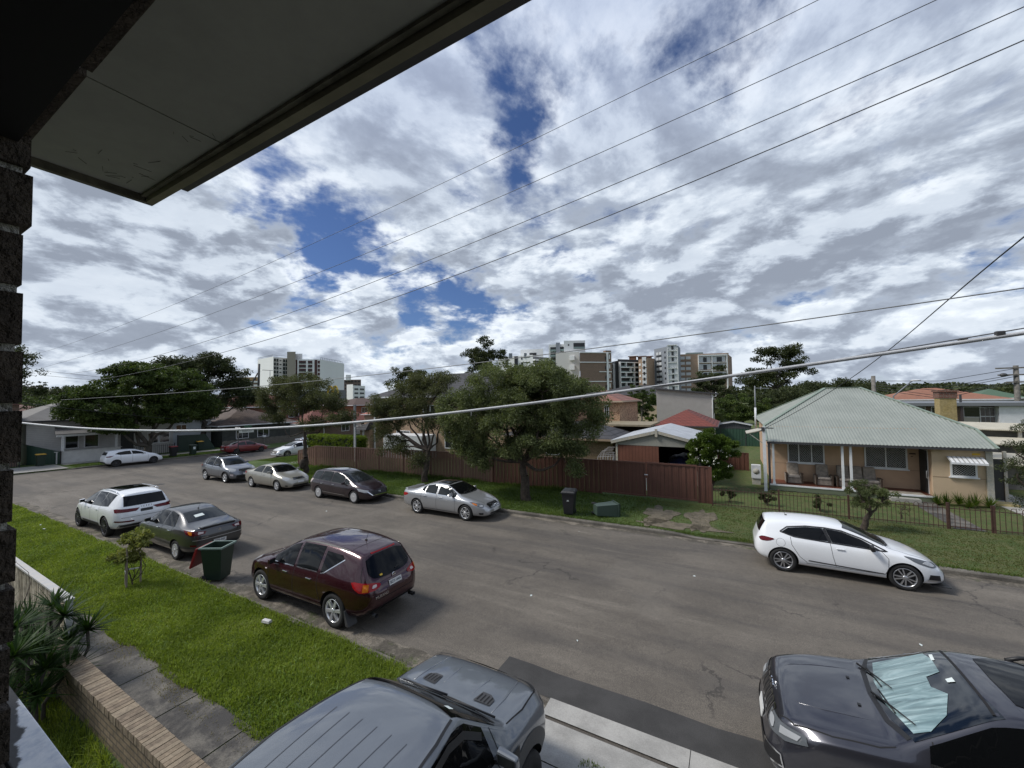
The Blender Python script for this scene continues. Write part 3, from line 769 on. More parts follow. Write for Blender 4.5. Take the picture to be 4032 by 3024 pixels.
    def mirrors(s, x, z, m=None, out=.17):
        for sd_, v in ((1, 'L'), (-1, 'R')):
            h = s.surf(x, z, v)
            y = abs(h[0].y) if h else s.sp['W']/2
            k = MB(); cx = x+s.x0; a = sd_*(y+.05); b = sd_*(y+.05+out)
            k.hexa([(cx-.04, a, z-.01), (cx+.07, a, z), (cx+.05, b, z), (cx-.04, b, z-.01)], [(cx-.045, a, z+.13), (cx+.045, a, z+.14), (cx+.02, b, z+.125), (cx-.045, b, z+.115)])
            o = k.build('mirror', m or s.pm, s.root, bevel=.025)
            g = MB().box(cx-.049, cx-.046, sd_*(y+.07), sd_*(y+.03+out), z+.012, z+.108).build('mirror_glass', M_GLL, o)
            MB().hexa([(cx-.02, sd_*(y-.03), z-.06), (cx+.06, sd_*(y-.03), z-.06), (cx+.05, sd_*(y+.10), z-.005), (cx-.01, sd_*(y+.10), z-.005)], [(cx-.02, sd_*(y-.03), z-.0), (cx+.06, sd_*(y-.03), z-.0), (cx+.05, sd_*(y+.10), z+.02), (cx-.01, sd_*(y+.10), z+.02)]).build('mirror_foot', M_BLK, o)
    def handles(s, xs, z, m=None):
        for sd_, v in ((1, 'L'), (-1, 'R')):
            for x in xs:
                h = s.surf(x, z, v)
                if not h: continue
                p = h[0]; k = MB(); y = p.y
                k.box(p.x-.10, p.x+.08, y+sd_*.012, y+sd_*.035, z-.012, z+.014); k.box(p.x-.10, p.x-.07, y-sd_*.01, y+sd_*.03, z-.01, z+.01); k.box(p.x+.05, p.x+.08, y-sd_*.01, y+sd_*.03, z-.01, z+.01)
                k.build('door_handle', m or s.pm, s.root, bevel=.006)
    def doors(s, xs, zlo=None, lean=.0):
        for v in 'LR':
            for x in xs:
                zt = s.ring(x)[6][1]-.02; zb = (zlo or .3)
                s.seam([(x+lean, zb), (x, interp(s.sp['belt'], x)-.02), (x-.02, zt)], v)
    def plate(s, end, z, txt='', w=.37, h=.11, dark=False, y=0.):
        v = 'F' if end == 'F' else 'B'; q = s.surf(y, z, v)
        if not q: return
        p, n = q; n = Vector((n.x, 0, n.z*.6)).normalized(); right = Vector((0, 1 if end == 'F' else -1, 0)); up = n.cross(right)
        c = p+n*.02
        k = MB(); a = [c+right*sx*w/2+up*sz*h/2 for sx, sz in ((-1, -1), (1, -1), (1, 1), (-1, 1))]
        k.hexa([q_-n*.012 for q_ in a], a)
        o = k.build('number_plate', M_PLATEB if dark else M_PLATE, s.root)
        if txt:
            text_obj('plate_lettering', txt, h*.78, frame_matrix(c+n*.002, right, up), M_PLATE if dark else M_PTXT, o, .001, offset=.001)
            o['label'] = 'number plate reading '+txt
        return o
    def roof_antenna(s, x, y=0., h=.22):
        q = s.surf(x, y, 'T')
        if q: p = q[0]; MB().box(p.x-.03, p.x+.03, p.y-.015, p.y+.015, p.z-.01, p.z+.02).tube([p, p+Vector((-.10, 0, h))], [.006, .003], 5).build('antenna', M_BLK, s.root)
    def wheel_trim(s, m, zlo=None, w=.05):
        """darker flare round each arch"""
        r = s.sp['wr']; ar = r*s.sp.get('archk', 1.13)+w*.45
        for v in 'LR':
            for ax in s.sp['axles']:
                pts = [(ax+ar*math.cos(R(a)), r*1.02+ar*math.sin(R(a))*s.sp.get('archz', 1.)) for a in range(-12, 193, 12)]
                s.seam(pts, v, w, m=m, name='arch_trim', off=.006, parent=s.root)
    def lower_band(s, m, x0, x1, z0, z1, name='sill_trim'):
        for v in 'LR': s.decal(name, [(x0, z0), (x1, z0), (x1, z1), (x0, z1)], v, m, .006, grid=.15)
    def both(s, name, poly, v, m, **kw):
        """v FC / BC: the same shape on both corners; F/B/T mirrored in y"""
        for sd_ in (1, -1):
            if v in ('FC', 'BC'): s.decal(name, poly, v, m, sd=sd_, **kw)
            elif v in 'FB': s.decal(name, [(p[0]*sd_, p[1]) for p in poly], v, m, **kw)
            elif v == 'T': s.decal(name, [(p[0], p[1]*sd_) for p in poly], v, m, **kw)
            else: s.decal(name, poly, 'L' if sd_ > 0 else 'R', m, **kw)

def stations(*xs): return list(xs)
# ---------------------------------------------------------------- proportions (metres; x from the rear bumper, z from the road)
HATCH = dict(L=4.09, W=1.73, wr=.325, axles=(.66, 3.25),
    top=[(0, .78), (.05, .93), (.14, 1.12), (.28, 1.355), (.45, 1.395), (.9, 1.43), (1.5, 1.445), (2.08, 1.405), (2.45, 1.28), (3.05, .99), (3.4, .92), (3.75, .81), (3.98, .66), (4.06, .56), (4.09, .50)],
    bot=[(0, .42), (.1, .30), (.5, .22), (3.6, .19), (4.0, .20), (4.09, .26)],
    belt=[(0, .70), (.15, .90), (.5, .96), (1.2, .95), (2.4, .90), (2.95, .88), (3.4, .80), (3.8, .70), (4.09, .45)],
    plan=[(0, .60), (.08, .74), (.35, .84), (.9, .865), (3.2, .865), (3.6, .82), (3.9, .70), (4.03, .58), (4.09, .46)],
    rail=[(0, .52), (.14, .60), (.28, .55), (1.4, .58), (2.08, .575), (2.45, .60), (3.05, .70), (3.4, .68), (3.9, .5), (4.09, .36)],
    st=stations(0, .05, .14, .28, .45, .85, 1.2, 1.6, 2.08, 2.45, 2.75, 3.05, 3.35, 3.65, 3.9, 4.03, 4.09), xcrease=[(3.05, .5), (.28, .7)])
SEDAN = dict(L=4.72, W=1.84, wr=.335, axles=(1.02, 3.73),
    top=[(0, .85), (.04, .95), (.12, 1.02), (.55, 1.06), (.75, 1.10), (1.45, 1.36), (1.9, 1.43), (2.5, 1.43), (2.75, 1.39), (3.45, 1.02), (3.9, .93), (4.4, .78), (4.62, .66), (4.72, .52)],
    bot=[(0, .40), (.15, .28), (.6, .22), (4.2, .20), (4.6, .20), (4.72, .26)],
    belt=[(0, .78), (.12, .93), (.6, .97), (1.5, .95), (2.6, .92), (3.4, .88), (3.9, .82), (4.4, .70), (4.72, .46)],
    plan=[(0, .66), (.08, .78), (.4, .87), (1.0, .92), (3.7, .92), (4.15, .87), (4.5, .74), (4.66, .60), (4.72, .50)],
    rail=[(0, .60), (.12, .66), (.6, .66), (.75, .66), (1.45, .57), (2.5, .58), (2.75, .60), (3.45, .72), (4.1, .70), (4.72, .40)],
    st=stations(0, .04, .12, .4, .72, 1.1, 1.45, 1.9, 2.3, 2.75, 3.1, 3.45, 3.85, 4.3, 4.55, 4.66, 4.72), xcrease=[(3.45, .5), (.72, .4), (.12, .5)])
SUV = dict(L=4.84, W=1.88, wr=.37, axles=(1.02, 3.85),
    top=[(0, .86), (.06, 1.02), (.16, 1.16), (.42, 1.575), (.75, 1.655), (1.6, 1.705), (2.4, 1.68), (2.8, 1.58), (3.55, 1.16), (3.9, 1.09), (4.4, .98), (4.68, .84), (4.79, .70), (4.84, .60)],
    bot=[(0, .50), (.12, .38), (.5, .28), (4.3, .26), (4.7, .28), (4.84, .36)],
    belt=[(0, .80), (.2, 1.08), (.7, 1.14), (1.4, 1.08), (2.6, 1.03), (3.5, 1.02), (4.0, .96), (4.45, .88), (4.84, .56)],
    plan=[(0, .62), (.08, .78), (.35, .89), (.9, .94), (3.9, .94), (4.3, .89), (4.6, .76), (4.76, .62), (4.84, .50)],
    rail=[(0, .56), (.16, .68), (.42, .60), (1.6, .62), (2.4, .61), (2.8, .64), (3.55, .76), (4.1, .74), (4.84, .42)],
    st=stations(0, .06, .16, .29, .42, .85, 1.4, 1.9, 2.4, 2.8, 3.18, 3.55, 3.9, 4.35, 4.62, 4.76, 4.84), xcrease=[(3.55, .5), (.42, .7)])
def variant(base, sx=1., sz=1., sy=1., **kw):
    d = dict(base); d['L'] = base['L']*sx; d['W'] = base['W']*sy
    for k in ('top', 'bot', 'belt'): d[k] = [(x*sx, z*sz) for x, z in base[k]]
    for k in ('plan', 'rail'): d[k] = [(x*sx, y*sy) for x, y in base[k]]
    d['st'] = [x*sx for x in base['st']]; d['xcrease'] = [(x*sx, c) for x, c in base.get('xcrease', [])]; d['axles'] = tuple(a*sx for a in base['axles'])
    d.update(kw); return d
P_WHITE = paint('white_paint', (.78, .80, .82), .0, .3); P_SILVER = paint('silver_paint', (.42, .43, .44), .6, .3); P_CHAMP = paint('champagne_paint', (.36, .345, .295), .5, .32)
P_PLUM = paint('dark_plum_paint', (.022, .010, .014), .4, .3); P_MAROON = paint('maroon_paint', (.036, .004, .009), .45, .25); P_CHARC = paint('charcoal_paint', (.060, .060, .062), .6, .3)
P_GREY = paint('steel_grey_paint', (.17, .18, .20), .6, .32); P_RED = paint('dark_red_paint', (.15, .008, .012), .1, .35); P_NARDO = paint('slate_grey_paint', (.115, .130, .150), .15, .3)
P_INK = paint('inky_grey_paint', (.040, .041, .052), .5, .28); P_LTGREY = paint('pale_grey_paint', (.40, .43, .47), .5, .3)
ROW_F = 'cars parked along the far kerb'; ROW_N = 'cars parked along the near kerb'; ROW_S = 'cars parked on the side street'
def mid(rear_axle_x, spec, y, heading):
    """world x of the car's middle from where its rear axle stands"""
    sgn = 1 if heading == 'R' else -1
    return (rear_axle_x+sgn*(spec['L']/2-spec['axles'][0]), y)

# white hatchback, right foreground of the far kerb
sp = dict(HATCH, hires=True)
c = Car('hatchback', 'white five door hatchback with dark windows parked in front of the iron fence', 'car', sp, P_WHITE, mid(1.24, sp, 14.62, 'R'), 'R', ROW_F)
c.wheels('split', M_ALLOY, 5, .72)
c.both('side_window', [(.66, 1.10), (.82, 1.215), (1.25, 1.285), (1.62, 1.29), (1.72, .995), (1.35, 1.00), (.95, 1.03)], 'L', M_GL, off=.006, smooth=0)
c.both('side_window', [(1.70, 1.29), (2.05, 1.255), (2.45, 1.12), (2.80, .935), (1.80, .985)], 'L', M_GL, off=.006)
for v in 'LR':
    c.seam([(.62, 1.10), (.80, 1.235), (1.25, 1.305), (1.68, 1.31), (2.05, 1.275), (2.45, 1.145), (2.95, .91), (2.8, .915), (1.80, .965), (.95, 1.01), (.62, 1.10)], v, .03, m=M_BLK, name='window_trim', off=.005, parent=c.root)
    c.seam([(1.66, 1.29), (1.76, .98)], v, .07, m=M_BLK, name='pillar_trim', off=.006, parent=c.root)
    c.seam([(1.76, .97), (1.80, .62), (1.86, .36)], v); c.seam([(.86, 1.0), (.88, .80), (1.05, .50), (1.22, .36)], v); c.seam([(2.83, .90), (2.95, .75), (2.93, .48), (2.86, .34)], v)
    c.seam([(1.2, .34), (2.86, .34)], v)
    c.seam([(1.25, .42), (2.85, .35)], v, .03, m=M_GREYP, name='sill_trim', off=.006, parent=c.root)
    c.seam([(.62+.11*math.cos(R(a)), .82+.11*math.sin(R(a))) for a in range(0, 361, 30)], v, .008, m=mat('pale_gap', (.25, .25, .26), .6))
c.windscreen(3.02, 2.14, M_GLL); c.both('tail_light', [(-.06, .86), (.06, .93), (.34, .90), (.22, .81), (.04, .79)], 'BC', M_REDD, off=.008, smooth=1)
c.decal('rear_window', [(-.58, 1.02), (-.50, 1.31), (.50, 1.31), (.58, 1.02)], 'B', M_GL, .006)
c.both('headlight', [(-.10, .62), (-.12, .70), (.12, .75), (.42, .84), (.55, .86), (.40, .72), (.15, .62)], 'FC', M_LAMPD, off=.008, smooth=1)
c.both('headlight_reflector', [(.0, .65), (.02, .72), (.20, .75), (.30, .72), (.15, .65)], 'FC', M_LAMP, off=.012, smooth=1)
c.decal('grille', [(-.42, .56), (-.45, .64), (.45, .64), (.42, .56)], 'F', M_BLK, .006); c.decal('lower_grille', [(-.50, .28), (-.46, .44), (.46, .44), (.50, .28)], 'F', M_BLK, .006)
c.both('fog_light_vent', [(-.06, .30), (-.02, .44), (.20, .46), (.22, .34)], 'FC', M_BLK, off=.007)
c.both('bumper_blade', [(-.10, .27), (-.10, .31), (.24, .345), (.24, .30)], 'FC', M_LTG if 'M_LTG' in globals() else M_ALLOY, off=.014)
MB().box(c.L/2-.30, c.L/2+.05, -.68, .68, .165, .185).build('front_splitter', M_BLK, c.root, bevel=.008)
c.mirrors(2.62, .93, M_BLK, out=.2); c.handles([1.98], .84, P_WHITE); c.roof_antenna(.85, 0, .20)
c.decal('rear_bumper_insert', [(-.62, .30), (-.58, .46), (.58, .46), (.62, .30)], 'B', M_BLK, .006); c.seam([(3.0, .60), (3.35, .55), (3.95, .32)], 'T'); c.seam([(2.95, .66), (3.4, .66), (3.85, .50)], 'T'); c.seam([(2.95, -.66), (3.4, -.66), (3.85, -.50)], 'T')

# silver sedan
sp = dict(SEDAN)
c = Car('sedan', 'silver sedan with black sunroofed roof reflection and five spoke wheels, on the far kerb by the big tree', 'car', sp, P_SILVER, mid(-12.72, sp, 14.70, 'R'), 'R', ROW_F)
c.root['label'] = 'bright silver sedan parked alone at the far kerb beside the bushy tree'
c.wheels('split', M_ALLOYW, 5, .70)
c.side_windows([(1.22, 1.42, .10, .03), (1.47, 2.12, .04, .0), (2.22, 3.22, .0, -.02)], M_GLL, frame=M_CHR, kick=(1.5, .25))
c.windscreen(3.42, 2.70); c.rear_glass_top(.80, 1.40)
c.doors([2.17, 1.28, 3.20], .33); c.handles([1.52, 2.42], .86, P_SILVER); c.mirrors(3.02, .98, P_SILVER)
for v in 'LR': c.seam([(1.3, .33), (3.2, .31)], v); c.seam([(1.40, .30), (3.35, .27)], v, .035, m=M_CHR if 0 else P_SILVER, name='sill_trim', off=.012, parent=c.root)
c.decal('sunroof', [(1.95, -.42), (1.95, .42), (2.62, .44), (2.62, -.44)], 'T', M_GL, .005)
c.both('headlight', [(-.04, .60), (-.06, .69), (.10, .74), (.38, .80), (.50, .80), (.30, .68), (.10, .60)], 'FC', M_LAMPD, off=.008)
c.both('headlight_reflector', [(-.02, .62), (-.03, .68), (.12, .70), (.14, .63)], 'FC', M_LAMP, off=.012, smooth=1); c.both('indicator', [(.22, .67), (.22, .73), (.42, .78), (.34, .70)], 'FC', M_AMB, off=.012)
c.decal('grille', [(-.42, .68), (-.38, .53), (.38, .53), (.42, .68), (.3, .71), (-.3, .71)], 'F', M_BLK, .007)
for z in (.57, .615, .66): c.seam([(-.39, z), (0, z-.015), (.39, z)], 'F', .018, m=M_CHR, name='grille_bar', off=.014, parent=c.root)
c.seam([(-.045, .575), (-.035, .665)], 'F', .016, m=M_CHR, name='badge', off=.022, parent=c.root); c.seam([(.045, .575), (.035, .665)], 'F', .016, m=M_CHR, name='badge', off=.022, parent=c.root); c.seam([(-.04, .61), (.04, .61)], 'F', .014, m=M_CHR, name='badge', off=.022, parent=c.root)
c.decal('lower_grille', [(-.45, .24), (-.42, .36), (.42, .36), (.45, .24)], 'F', M_BLK, .007); c.both('fog_light', [(-.02, .30), (-.02, .38), (.17, .38), (.13, .30)], 'FC', M_BLK, off=.007)
c.plate('F', .43, ''); c.both('tail_light', [(.0, .74), (.0, .88), (.20, .90), (.34, .86), (.2, .76)], 'BC', M_RED, off=.007, smooth=1)
c.seam([(3.5, .60), (4.0, .56), (4.45, .44)], 'T'); c.seam([(3.5, -.60), (4.0, -.56), (4.45, -.44)], 'T')
q = MB().hexa([(.05+c.x0, -.58, .95), (.22+c.x0, -.60, .98), (.22+c.x0, .60, .98), (.05+c.x0, .58, .95)], [(.03+c.x0, -.56, 1.035), (.20+c.x0, -.58, 1.03), (.20+c.x0, .58, 1.03), (.03+c.x0, .56, 1.035)]).build('boot_lip', P_SILVER, c.root, bevel=.01)

# plum wagon
sp = variant(SUV, 4.78/4.84, 1.545/1.705, 1.80/1.88, wr=.325, axles=(.99, 3.82), archk=1.12)
sp['top'] = [(0, .80), (.05, .95), (.12, 1.10), (.34, 1.42), (.7, 1.51), (1.6, 1.545), (2.3, 1.52), (2.75, 1.42), (3.75, 1.0), (4.1, .93), (4.45, .80), (4.65, .68), (4.74, .58), (4.78, .50)]
sp['belt'] = [(0, .74), (.2, .98), (1.4, .96), (2.6, .90), (3.6, .86), (4.1, .80), (4.45, .70), (4.78, .46)]
sp['bot'] = [(0, .40), (.12, .28), (.5, .20), (4.3, .19), (4.7, .20), (4.78, .28)]; sp['st'] = [0, .05, .12, .34, .7, 1.15, 1.6, 2.0, 2.35, 2.75, 3.1, 3.45, 3.75, 4.1, 4.45, 4.62, 4.74, 4.78]; sp['xcrease'] = [(3.75, .4), (.34, .4)]
sp['rail'] = [(0, .52), (.16, .64), (.4, .58), (1.6, .60), (2.35, .59), (2.75, .61), (3.75, .72), (4.2, .70), (4.78, .40)]
c = Car('station_wagon', 'dark plum station wagon with silver wheel trims at the far kerb', 'car', sp, P_PLUM, mid(-19.80, sp, 14.65, 'R'), 'R', ROW_F)
c.wheels('cover', M_ALLOYW, 9, .70)
c.side_windows([(.42, 1.02, .12, .12), (1.10, 1.95, .10, .04), (2.03, 2.95, .02, .02), (3.02, 3.42, .0, -.05)], M_GLL, frame=M_GREYP)
c.windscreen(3.72, 2.62, M_GLL, bow=.14); c.decal('rear_window', [(-.58, 1.02), (-.48, 1.36), (.48, 1.36), (.58, 1.02)], 'B', M_GL, .006)
c.doors([2.0, 1.08, 3.05], .30); c.handles([1.30, 2.25], .84, M_CHR); c.mirrors(3.12, .92, P_PLUM)
for v in 'LR': c.seam([(1.35, .42), (3.15, .36)], v, .022, m=M_CHR, name='door_strip', off=.008, parent=c.root); c.seam([(1.35, .26), (3.3, .24)], v, .02, m=M_GREYP, name='sill_trim', off=.008, parent=c.root)
c.both('headlight', [(-.06, .58), (-.08, .66), (.12, .70), (.50, .78), (.40, .64), (.12, .57)], 'FC', M_LAMP, off=.008)
c.decal('grille', [(-.50, .64), (-.44, .44), (.44, .44), (.50, .64)], 'F', M_BLK, .007); c.seam([(-.62, .60), (-.46, .42), (.46, .42), (.62, .60)], 'F', .035, m=M_CHR, name='grille_trim', off=.014, parent=c.root)
for a, b in (((-.045, .50), (-.035, .59)), ((.045, .50), (.035, .59)), ((-.04, .54), (.04, .54))): c.seam([a, b], 'F', .015, m=M_CHR, name='badge', off=.02, parent=c.root)
c.decal('lower_grille', [(-.52, .22), (-.48, .34), (.48, .34), (.52, .22)], 'F', M_BLK, .007); c.both('tail_light', [(.0, .80), (.0, .92), (.20, 1.04), (.30, 1.0), (.2, .82)], 'BC', M_CLR, off=.007)

# champagne sedan
sp = variant(SEDAN, 4.76/4.72, 1.02, 1.82/1.84, wr=.32)
c = Car('sedan', 'champagne gold sedan between the plum wagon and the grey compact SUV', 'car', sp, P_CHAMP, mid(-26.5, sp, 14.70, 'R'), 'R', ROW_F)
c.wheels('six', M_ALLOYW, 6, .66); c.side_windows([(1.15, 2.12, .22, .0), (2.22, 3.22, .0, -.02)], M_GLL, frame=P_CHAMP)
c.windscreen(3.46, 2.74); c.rear_glass_top(.82, 1.42); c.doors([2.17, 1.22, 3.22], .33); c.handles([1.50, 2.42], .87, P_CHAMP); c.mirrors(3.05, 1.0, P_CHAMP)
for v in 'LR': c.seam([(1.35, .52), (3.3, .50)], v, .035, m=P_CHAMP, name='door_strip', off=.012, parent=c.root); c.seam([(1.35, .50), (3.3, .48)], v)
c.both('headlight', [(-.05, .64), (-.06, .76), (.12, .80), (.36, .80), (.28, .68), (.08, .62)], 'FC', M_LAMP, off=.008)
c.decal('grille', [(-.36, .66), (-.32, .77), (.32, .77), (.36, .66)], 'F', M_BLK, .007); c.seam([(-.34, .70), (.34, .70)], 'F', .02, m=M_CHR, name='grille_bar', off=.014, parent=c.root)
for a, b in (((-.045, .67), (-.035, .76)), ((.045, .67), (.035, .76)), ((-.04, .715), (.04, .715))): c.seam([a, b], 'F', .014, m=M_CHR, name='badge', off=.02, parent=c.root)
c.decal('lower_grille', [(-.50, .28), (-.46, .38), (.46, .38), (.50, .28)], 'F', M_BLK, .007); c.both('fog_light', [(.0, .29), (.0, .36), (.16, .37), (.13, .30)], 'FC', M_BLK, off=.007); c.plate('F', .52)
c.both('tail_light', [(.0, .80), (.0, .93), (.16, .96), (.28, .94), (.18, .82)], 'BC', M_RED, off=.007)

# grey compact SUV
sp = variant(SUV, 4.44/4.84, 1.64/1.705, 1.855/1.88, wr=.35, axles=(.92, 3.56))
c = Car('compact_suv', 'steel grey compact SUV with black lower trim, last in the far kerb row', 'car', sp, P_GREY, mid(-32.32, sp, 14.72, 'R'), 'R', ROW_F)
c.wheels('fan', M_ALLOYW, 5, .70); c.side_windows([(.72, .98, .18, .05), (1.05, 1.82, .04, .0), (1.90, 2.78, .0, -.02)], M_GL, frame=M_CHR)
c.windscreen(3.25, 2.50, M_GLL); c.doors([1.86, 1.0, 2.85], .40); c.handles([1.15, 2.08], .96, M_CHR); c.mirrors(2.68, 1.08, P_GREY)
c.decal('sunroof', [(1.3, -.44), (1.3, .44), (2.25, .46), (2.25, -.46)], 'T', M_GL, .005)
for sd_ in (1, -1):
    q = [c.surf(x, sd_*.56, 'T', off=.05)[0] for x in (.6, .9, 1.4, 1.9, 2.25)]; MB().tube(q, .016, 6).build('roof_rail', M_CHR, c.root)
for v in 'LR': c.decal('sill_trim', [(1.35, .30), (3.05, .28), (3.05, .40), (1.35, .42)], v, M_GREYP, .006, grid=.2); c.seam([(1.35, .45), (3.05, .43)], v, .02, m=M_CHR, name='door_strip', off=.01, parent=c.root)
c.wheel_trim(M_GREYP, w=.04)
c.both('headlight', [(-.08, .76), (-.10, .86), (.10, .92), (.42, .98), (.50, .97), (.30, .82), (.10, .75)], 'FC', M_LAMP, off=.008)
c.decal('grille', [(-.42, .74), (-.38, .86), (.38, .86), (.42, .74), (.2, .72), (-.2, .72)], 'F', M_BLK, .007); c.seam([(-.42, .74), (-.38, .86), (0, .85), (.38, .86), (.42, .74), (0, .72), (-.42, .74)], 'F', .02, m=M_CHR, name='grille_trim', off=.012, parent=c.root)
c.decal('lower_grille', [(-.60, .36), (-.56, .54), (.56, .54), (.60, .36)], 'F', M_BLK, .007); c.plate('F', .58); c.both('fog_light', [(-.0, .46), (.0, .58), (.22, .60), (.20, .50)], 'FC', M_CLR, off=.009)
c.both('tail_light', [(.0, .92), (.0, 1.05), (.24, 1.06), (.3, 1.02), (.2, .94)], 'BC', M_RED, off=.007)

# maroon crossover, near kerb
sp = dict(SUV, hires=True, wr=.375, axles=(1.0, 3.83), archk=1.15, cb=.25)
sp['belt'] = [(0, .80), (.2, 1.06), (.6, 1.10), (1.4, 1.07), (2.6, 1.04), (3.5, 1.02), (4.0, .98), (4.45, .88), (4.84, .56)]
c = Car('crossover', 'glossy maroon crossover with chrome door handles parked beside the near verge', 'car', sp, P_MAROON, mid(-7.88, sp, 6.75, 'L'), 'L', ROW_N)
c.wheels('six', M_ALLOYW, 6, .68, width=.23)
c.side_windows([(1.62, 2.40, -.02, .02), (2.50, 3.36, .02, -.02)], M_GL, frame=M_CHR, lo=.035, hi=.05)
c.both('side_window', [(1.50, 1.10), (1.40, 1.14), (.88, 1.44), (.98, 1.515), (1.50, 1.535)], 'L', M_GL, off=.006)
for v in 'LR':
    c.seam([(1.50, 1.09), (1.38, 1.12), (.86, 1.44)], v, .022, m=M_CHR, name='window_trim', off=.007, parent=c.root)
    c.seam([(2.45, .36), (2.46, .8), (2.44, 1.04), (2.42, 1.55)], v); c.seam([(1.56, 1.10), (1.56, .85), (1.48, .62), (1.42, .45)], v); c.seam([(3.42, 1.02), (3.48, .7), (3.44, .36)], v); c.seam([(1.45, .36), (3.42, .34)], v)
    c.seam([(.34, 1.36), (.30, 1.18), (.20, 1.02)], v)
    c.seam([(1.42, .31), (3.42, .29)], v, .045, m=M_ALLOY, name='sill_trim', off=.012, parent=c.root)
    c.seam([(.95, 1.645), (2.1, 1.67)], v, .001)
c.windscreen(3.52, 2.72)
c.decal('rear_window', [(-.62, 1.20), (-.52, 1.10), (-.30, 1.06), (.30, 1.06), (.52, 1.10), (.62, 1.20), (.53, 1.515), (-.53, 1.515)], 'B', M_GL, .007, smooth=1)
c.decal('sticker', [(.28, 1.10), (.28, 1.135), (.36, 1.135), (.36, 1.10)], 'B', M_STK, .014, smooth=2)
h0 = c.surf(-.10, 1.12, 'B', off=.02); h1 = c.surf(-.52, 1.20, 'B', off=.02); MB().tube([h0[0], h1[0]], .010, 5).build('rear_wiper', M_BLK, c.root)
c.decal('brake_light', [(-.36, 1.535), (-.36, 1.56), (.36, 1.56), (.36, 1.535)], 'B', M_RED, .012)
c.both('tail_light', [(-.30, .90), (-.34, .98), (-.12, 1.05), (.30, 1.10), (.24, .96), (.10, .87)], 'BC', M_RED, off=.009, smooth=1)
c.both('indicator', [(-.06, .90), (-.08, 1.03), (.04, 1.04), (.06, .90)], 'BC', M_AMB, off=.014)
c.both('reversing_light', [(-.24, .94), (-.24, .99), (-.16, 1.0), (-.14, .94)], 'BC', M_CLR, off=.014, smooth=1)
c.plate('B', .90, 'BZY-44A'); c.decal('number_plate_recess', [(-.28, .79), (-.26, .84), (.26, .84), (.28, .79)], 'B', mat('maroon_shade', (.03, .004, .007), .3), .006)
q = c.surf(0, 1.02, 'B', off=.012); k = MB(); 
k.lathe([(.040, -.006), (.052, -.006), (.052, .006), (.040, .006), (.040, -.006)], 24, 'x', c=q[0]); k.box(q[0].x-.012, q[0].x+.004, -.055, .055, q[0].z-.012, q[0].z+.012); k.build('badge', M_CHR, c.root)
qq = c.surf(.42, .74, 'B', off=.008); text_obj('model_badge', 'MURANO', .085, frame_matrix(qq[0], (0, -1, 0), (0, 0, 1)), M_CHR, c.root, .004)
qq = c.surf(-.46, .93, 'B', off=.008); text_obj('model_badge', 'ST', .07, frame_matrix(qq[0], (0, -1, 0), (0, 0, 1)), M_CHR, c.root, .004)
c.seam([(-.62, 1.0), (-.58, .80), (-.52, .68), (.52, .68), (.58, .80), (.62, 1.0)], 'B', .012)
c.decal('bumper_valance', [(-.75, .40), (-.72, .50), (.72, .50), (.75, .40)], 'B', M_BLK, .006)
for y in (-.58, .58): MB().lathe([(.045, -.0), (.045, .16), (.036, .16), (.036, .02)], 14, 'x', c=(c.x0-.02, y, .36)).build('exhaust_pipe', M_GREYP, c.root)
for y in (.80, -.80):
    MB().hexa([(.46+c.x0, y-.12, .16), (.56+c.x0, y-.12, .16), (.56+c.x0, y+.12, .16), (.46+c.x0, y+.12, .16)], [(.60+c.x0, y-.12, .46), (.62+c.x0, y-.12, .46), (.62+c.x0, y+.12, .46), (.60+c.x0, y+.12, .46)]).build('mud_flap', M_GREYP, c.root)
c.handles([1.86, 2.78], .93, M_CHR); c.mirrors(3.22, 1.06, P_MAROON); c.roof_antenna(.98, 0, .24)
for y in (.575, -.575): c.seam([(.86, y*.98), (1.6, y), (2.5, y*1.0)], 'T', .035, m=M_BLK, name='roof_channel', off=.004, parent=c.root)
c.seam([(.82, -.52), (.80, 0), (.82, .52)], 'T')
c.both('headlight', [(-.08, .78), (-.10, .90), (.14, .98), (.40, 1.0), (.25, .84)], 'FC', M_LAMP, off=.008); c.decal('grille', [(-.45, .62), (-.42, .82), (.42, .82), (.45, .62)], 'F', M_CHR, .007)
for v in 'LR':
    q = c.surf(3.56, .86, v, off=.006); MB().sphere(q[0], .04, .012, .02).build('side_indicator', M_CLR, c.root)

# charcoal sedan, near kerb
sp = variant(SEDAN, 4.57/4.72, 1.49/1.43, 1.76/1.84, wr=.315, axles=(.98, 3.61), hires=True)
c = Car('sedan', 'charcoal grey sedan seen from behind, parked by the near verge behind the white SUV', 'car', sp, P_CHARC, mid(-16.09, sp, 6.90, 'L'), 'L', ROW_N)
c.wheels('cover', M_ALLOYW, 7, .66); c.side_windows([(1.18, 1.95, .25, .0), (2.05, 3.05, .0, -.02)], M_GL); c.windscreen(3.34, 2.66); c.rear_glass_top(.76, 1.40, M_GLL)
c.decal('paper', [(.98, .02), (.95, .30), (1.10, .30), (1.12, .04)], 'T', M_PAPER, .012)
c.doors([2.0, 1.25, 3.08], .33); c.handles([1.42, 2.28], .90, M_CHR); c.mirrors(2.95, 1.02, P_CHARC); c.roof_antenna(1.50, 0, .16)
c.both('tail_light', [(-.30, .86), (-.32, .94), (-.05, .98), (.34, 1.0), (.20, .88), (.0, .84)], 'BC', M_REDD, off=.008); c.both('indicator', [(.02, .87), (.02, .96), (.18, .975), (.10, .88)], 'BC', M_AMB, off=.013); c.both('reversing_light', [(-.26, .88), (-.26, .93), (-.14, .95), (-.14, .88)], 'BC', M_CLR, off=.013)
q = c.surf(0, .90, 'B', off=.01)
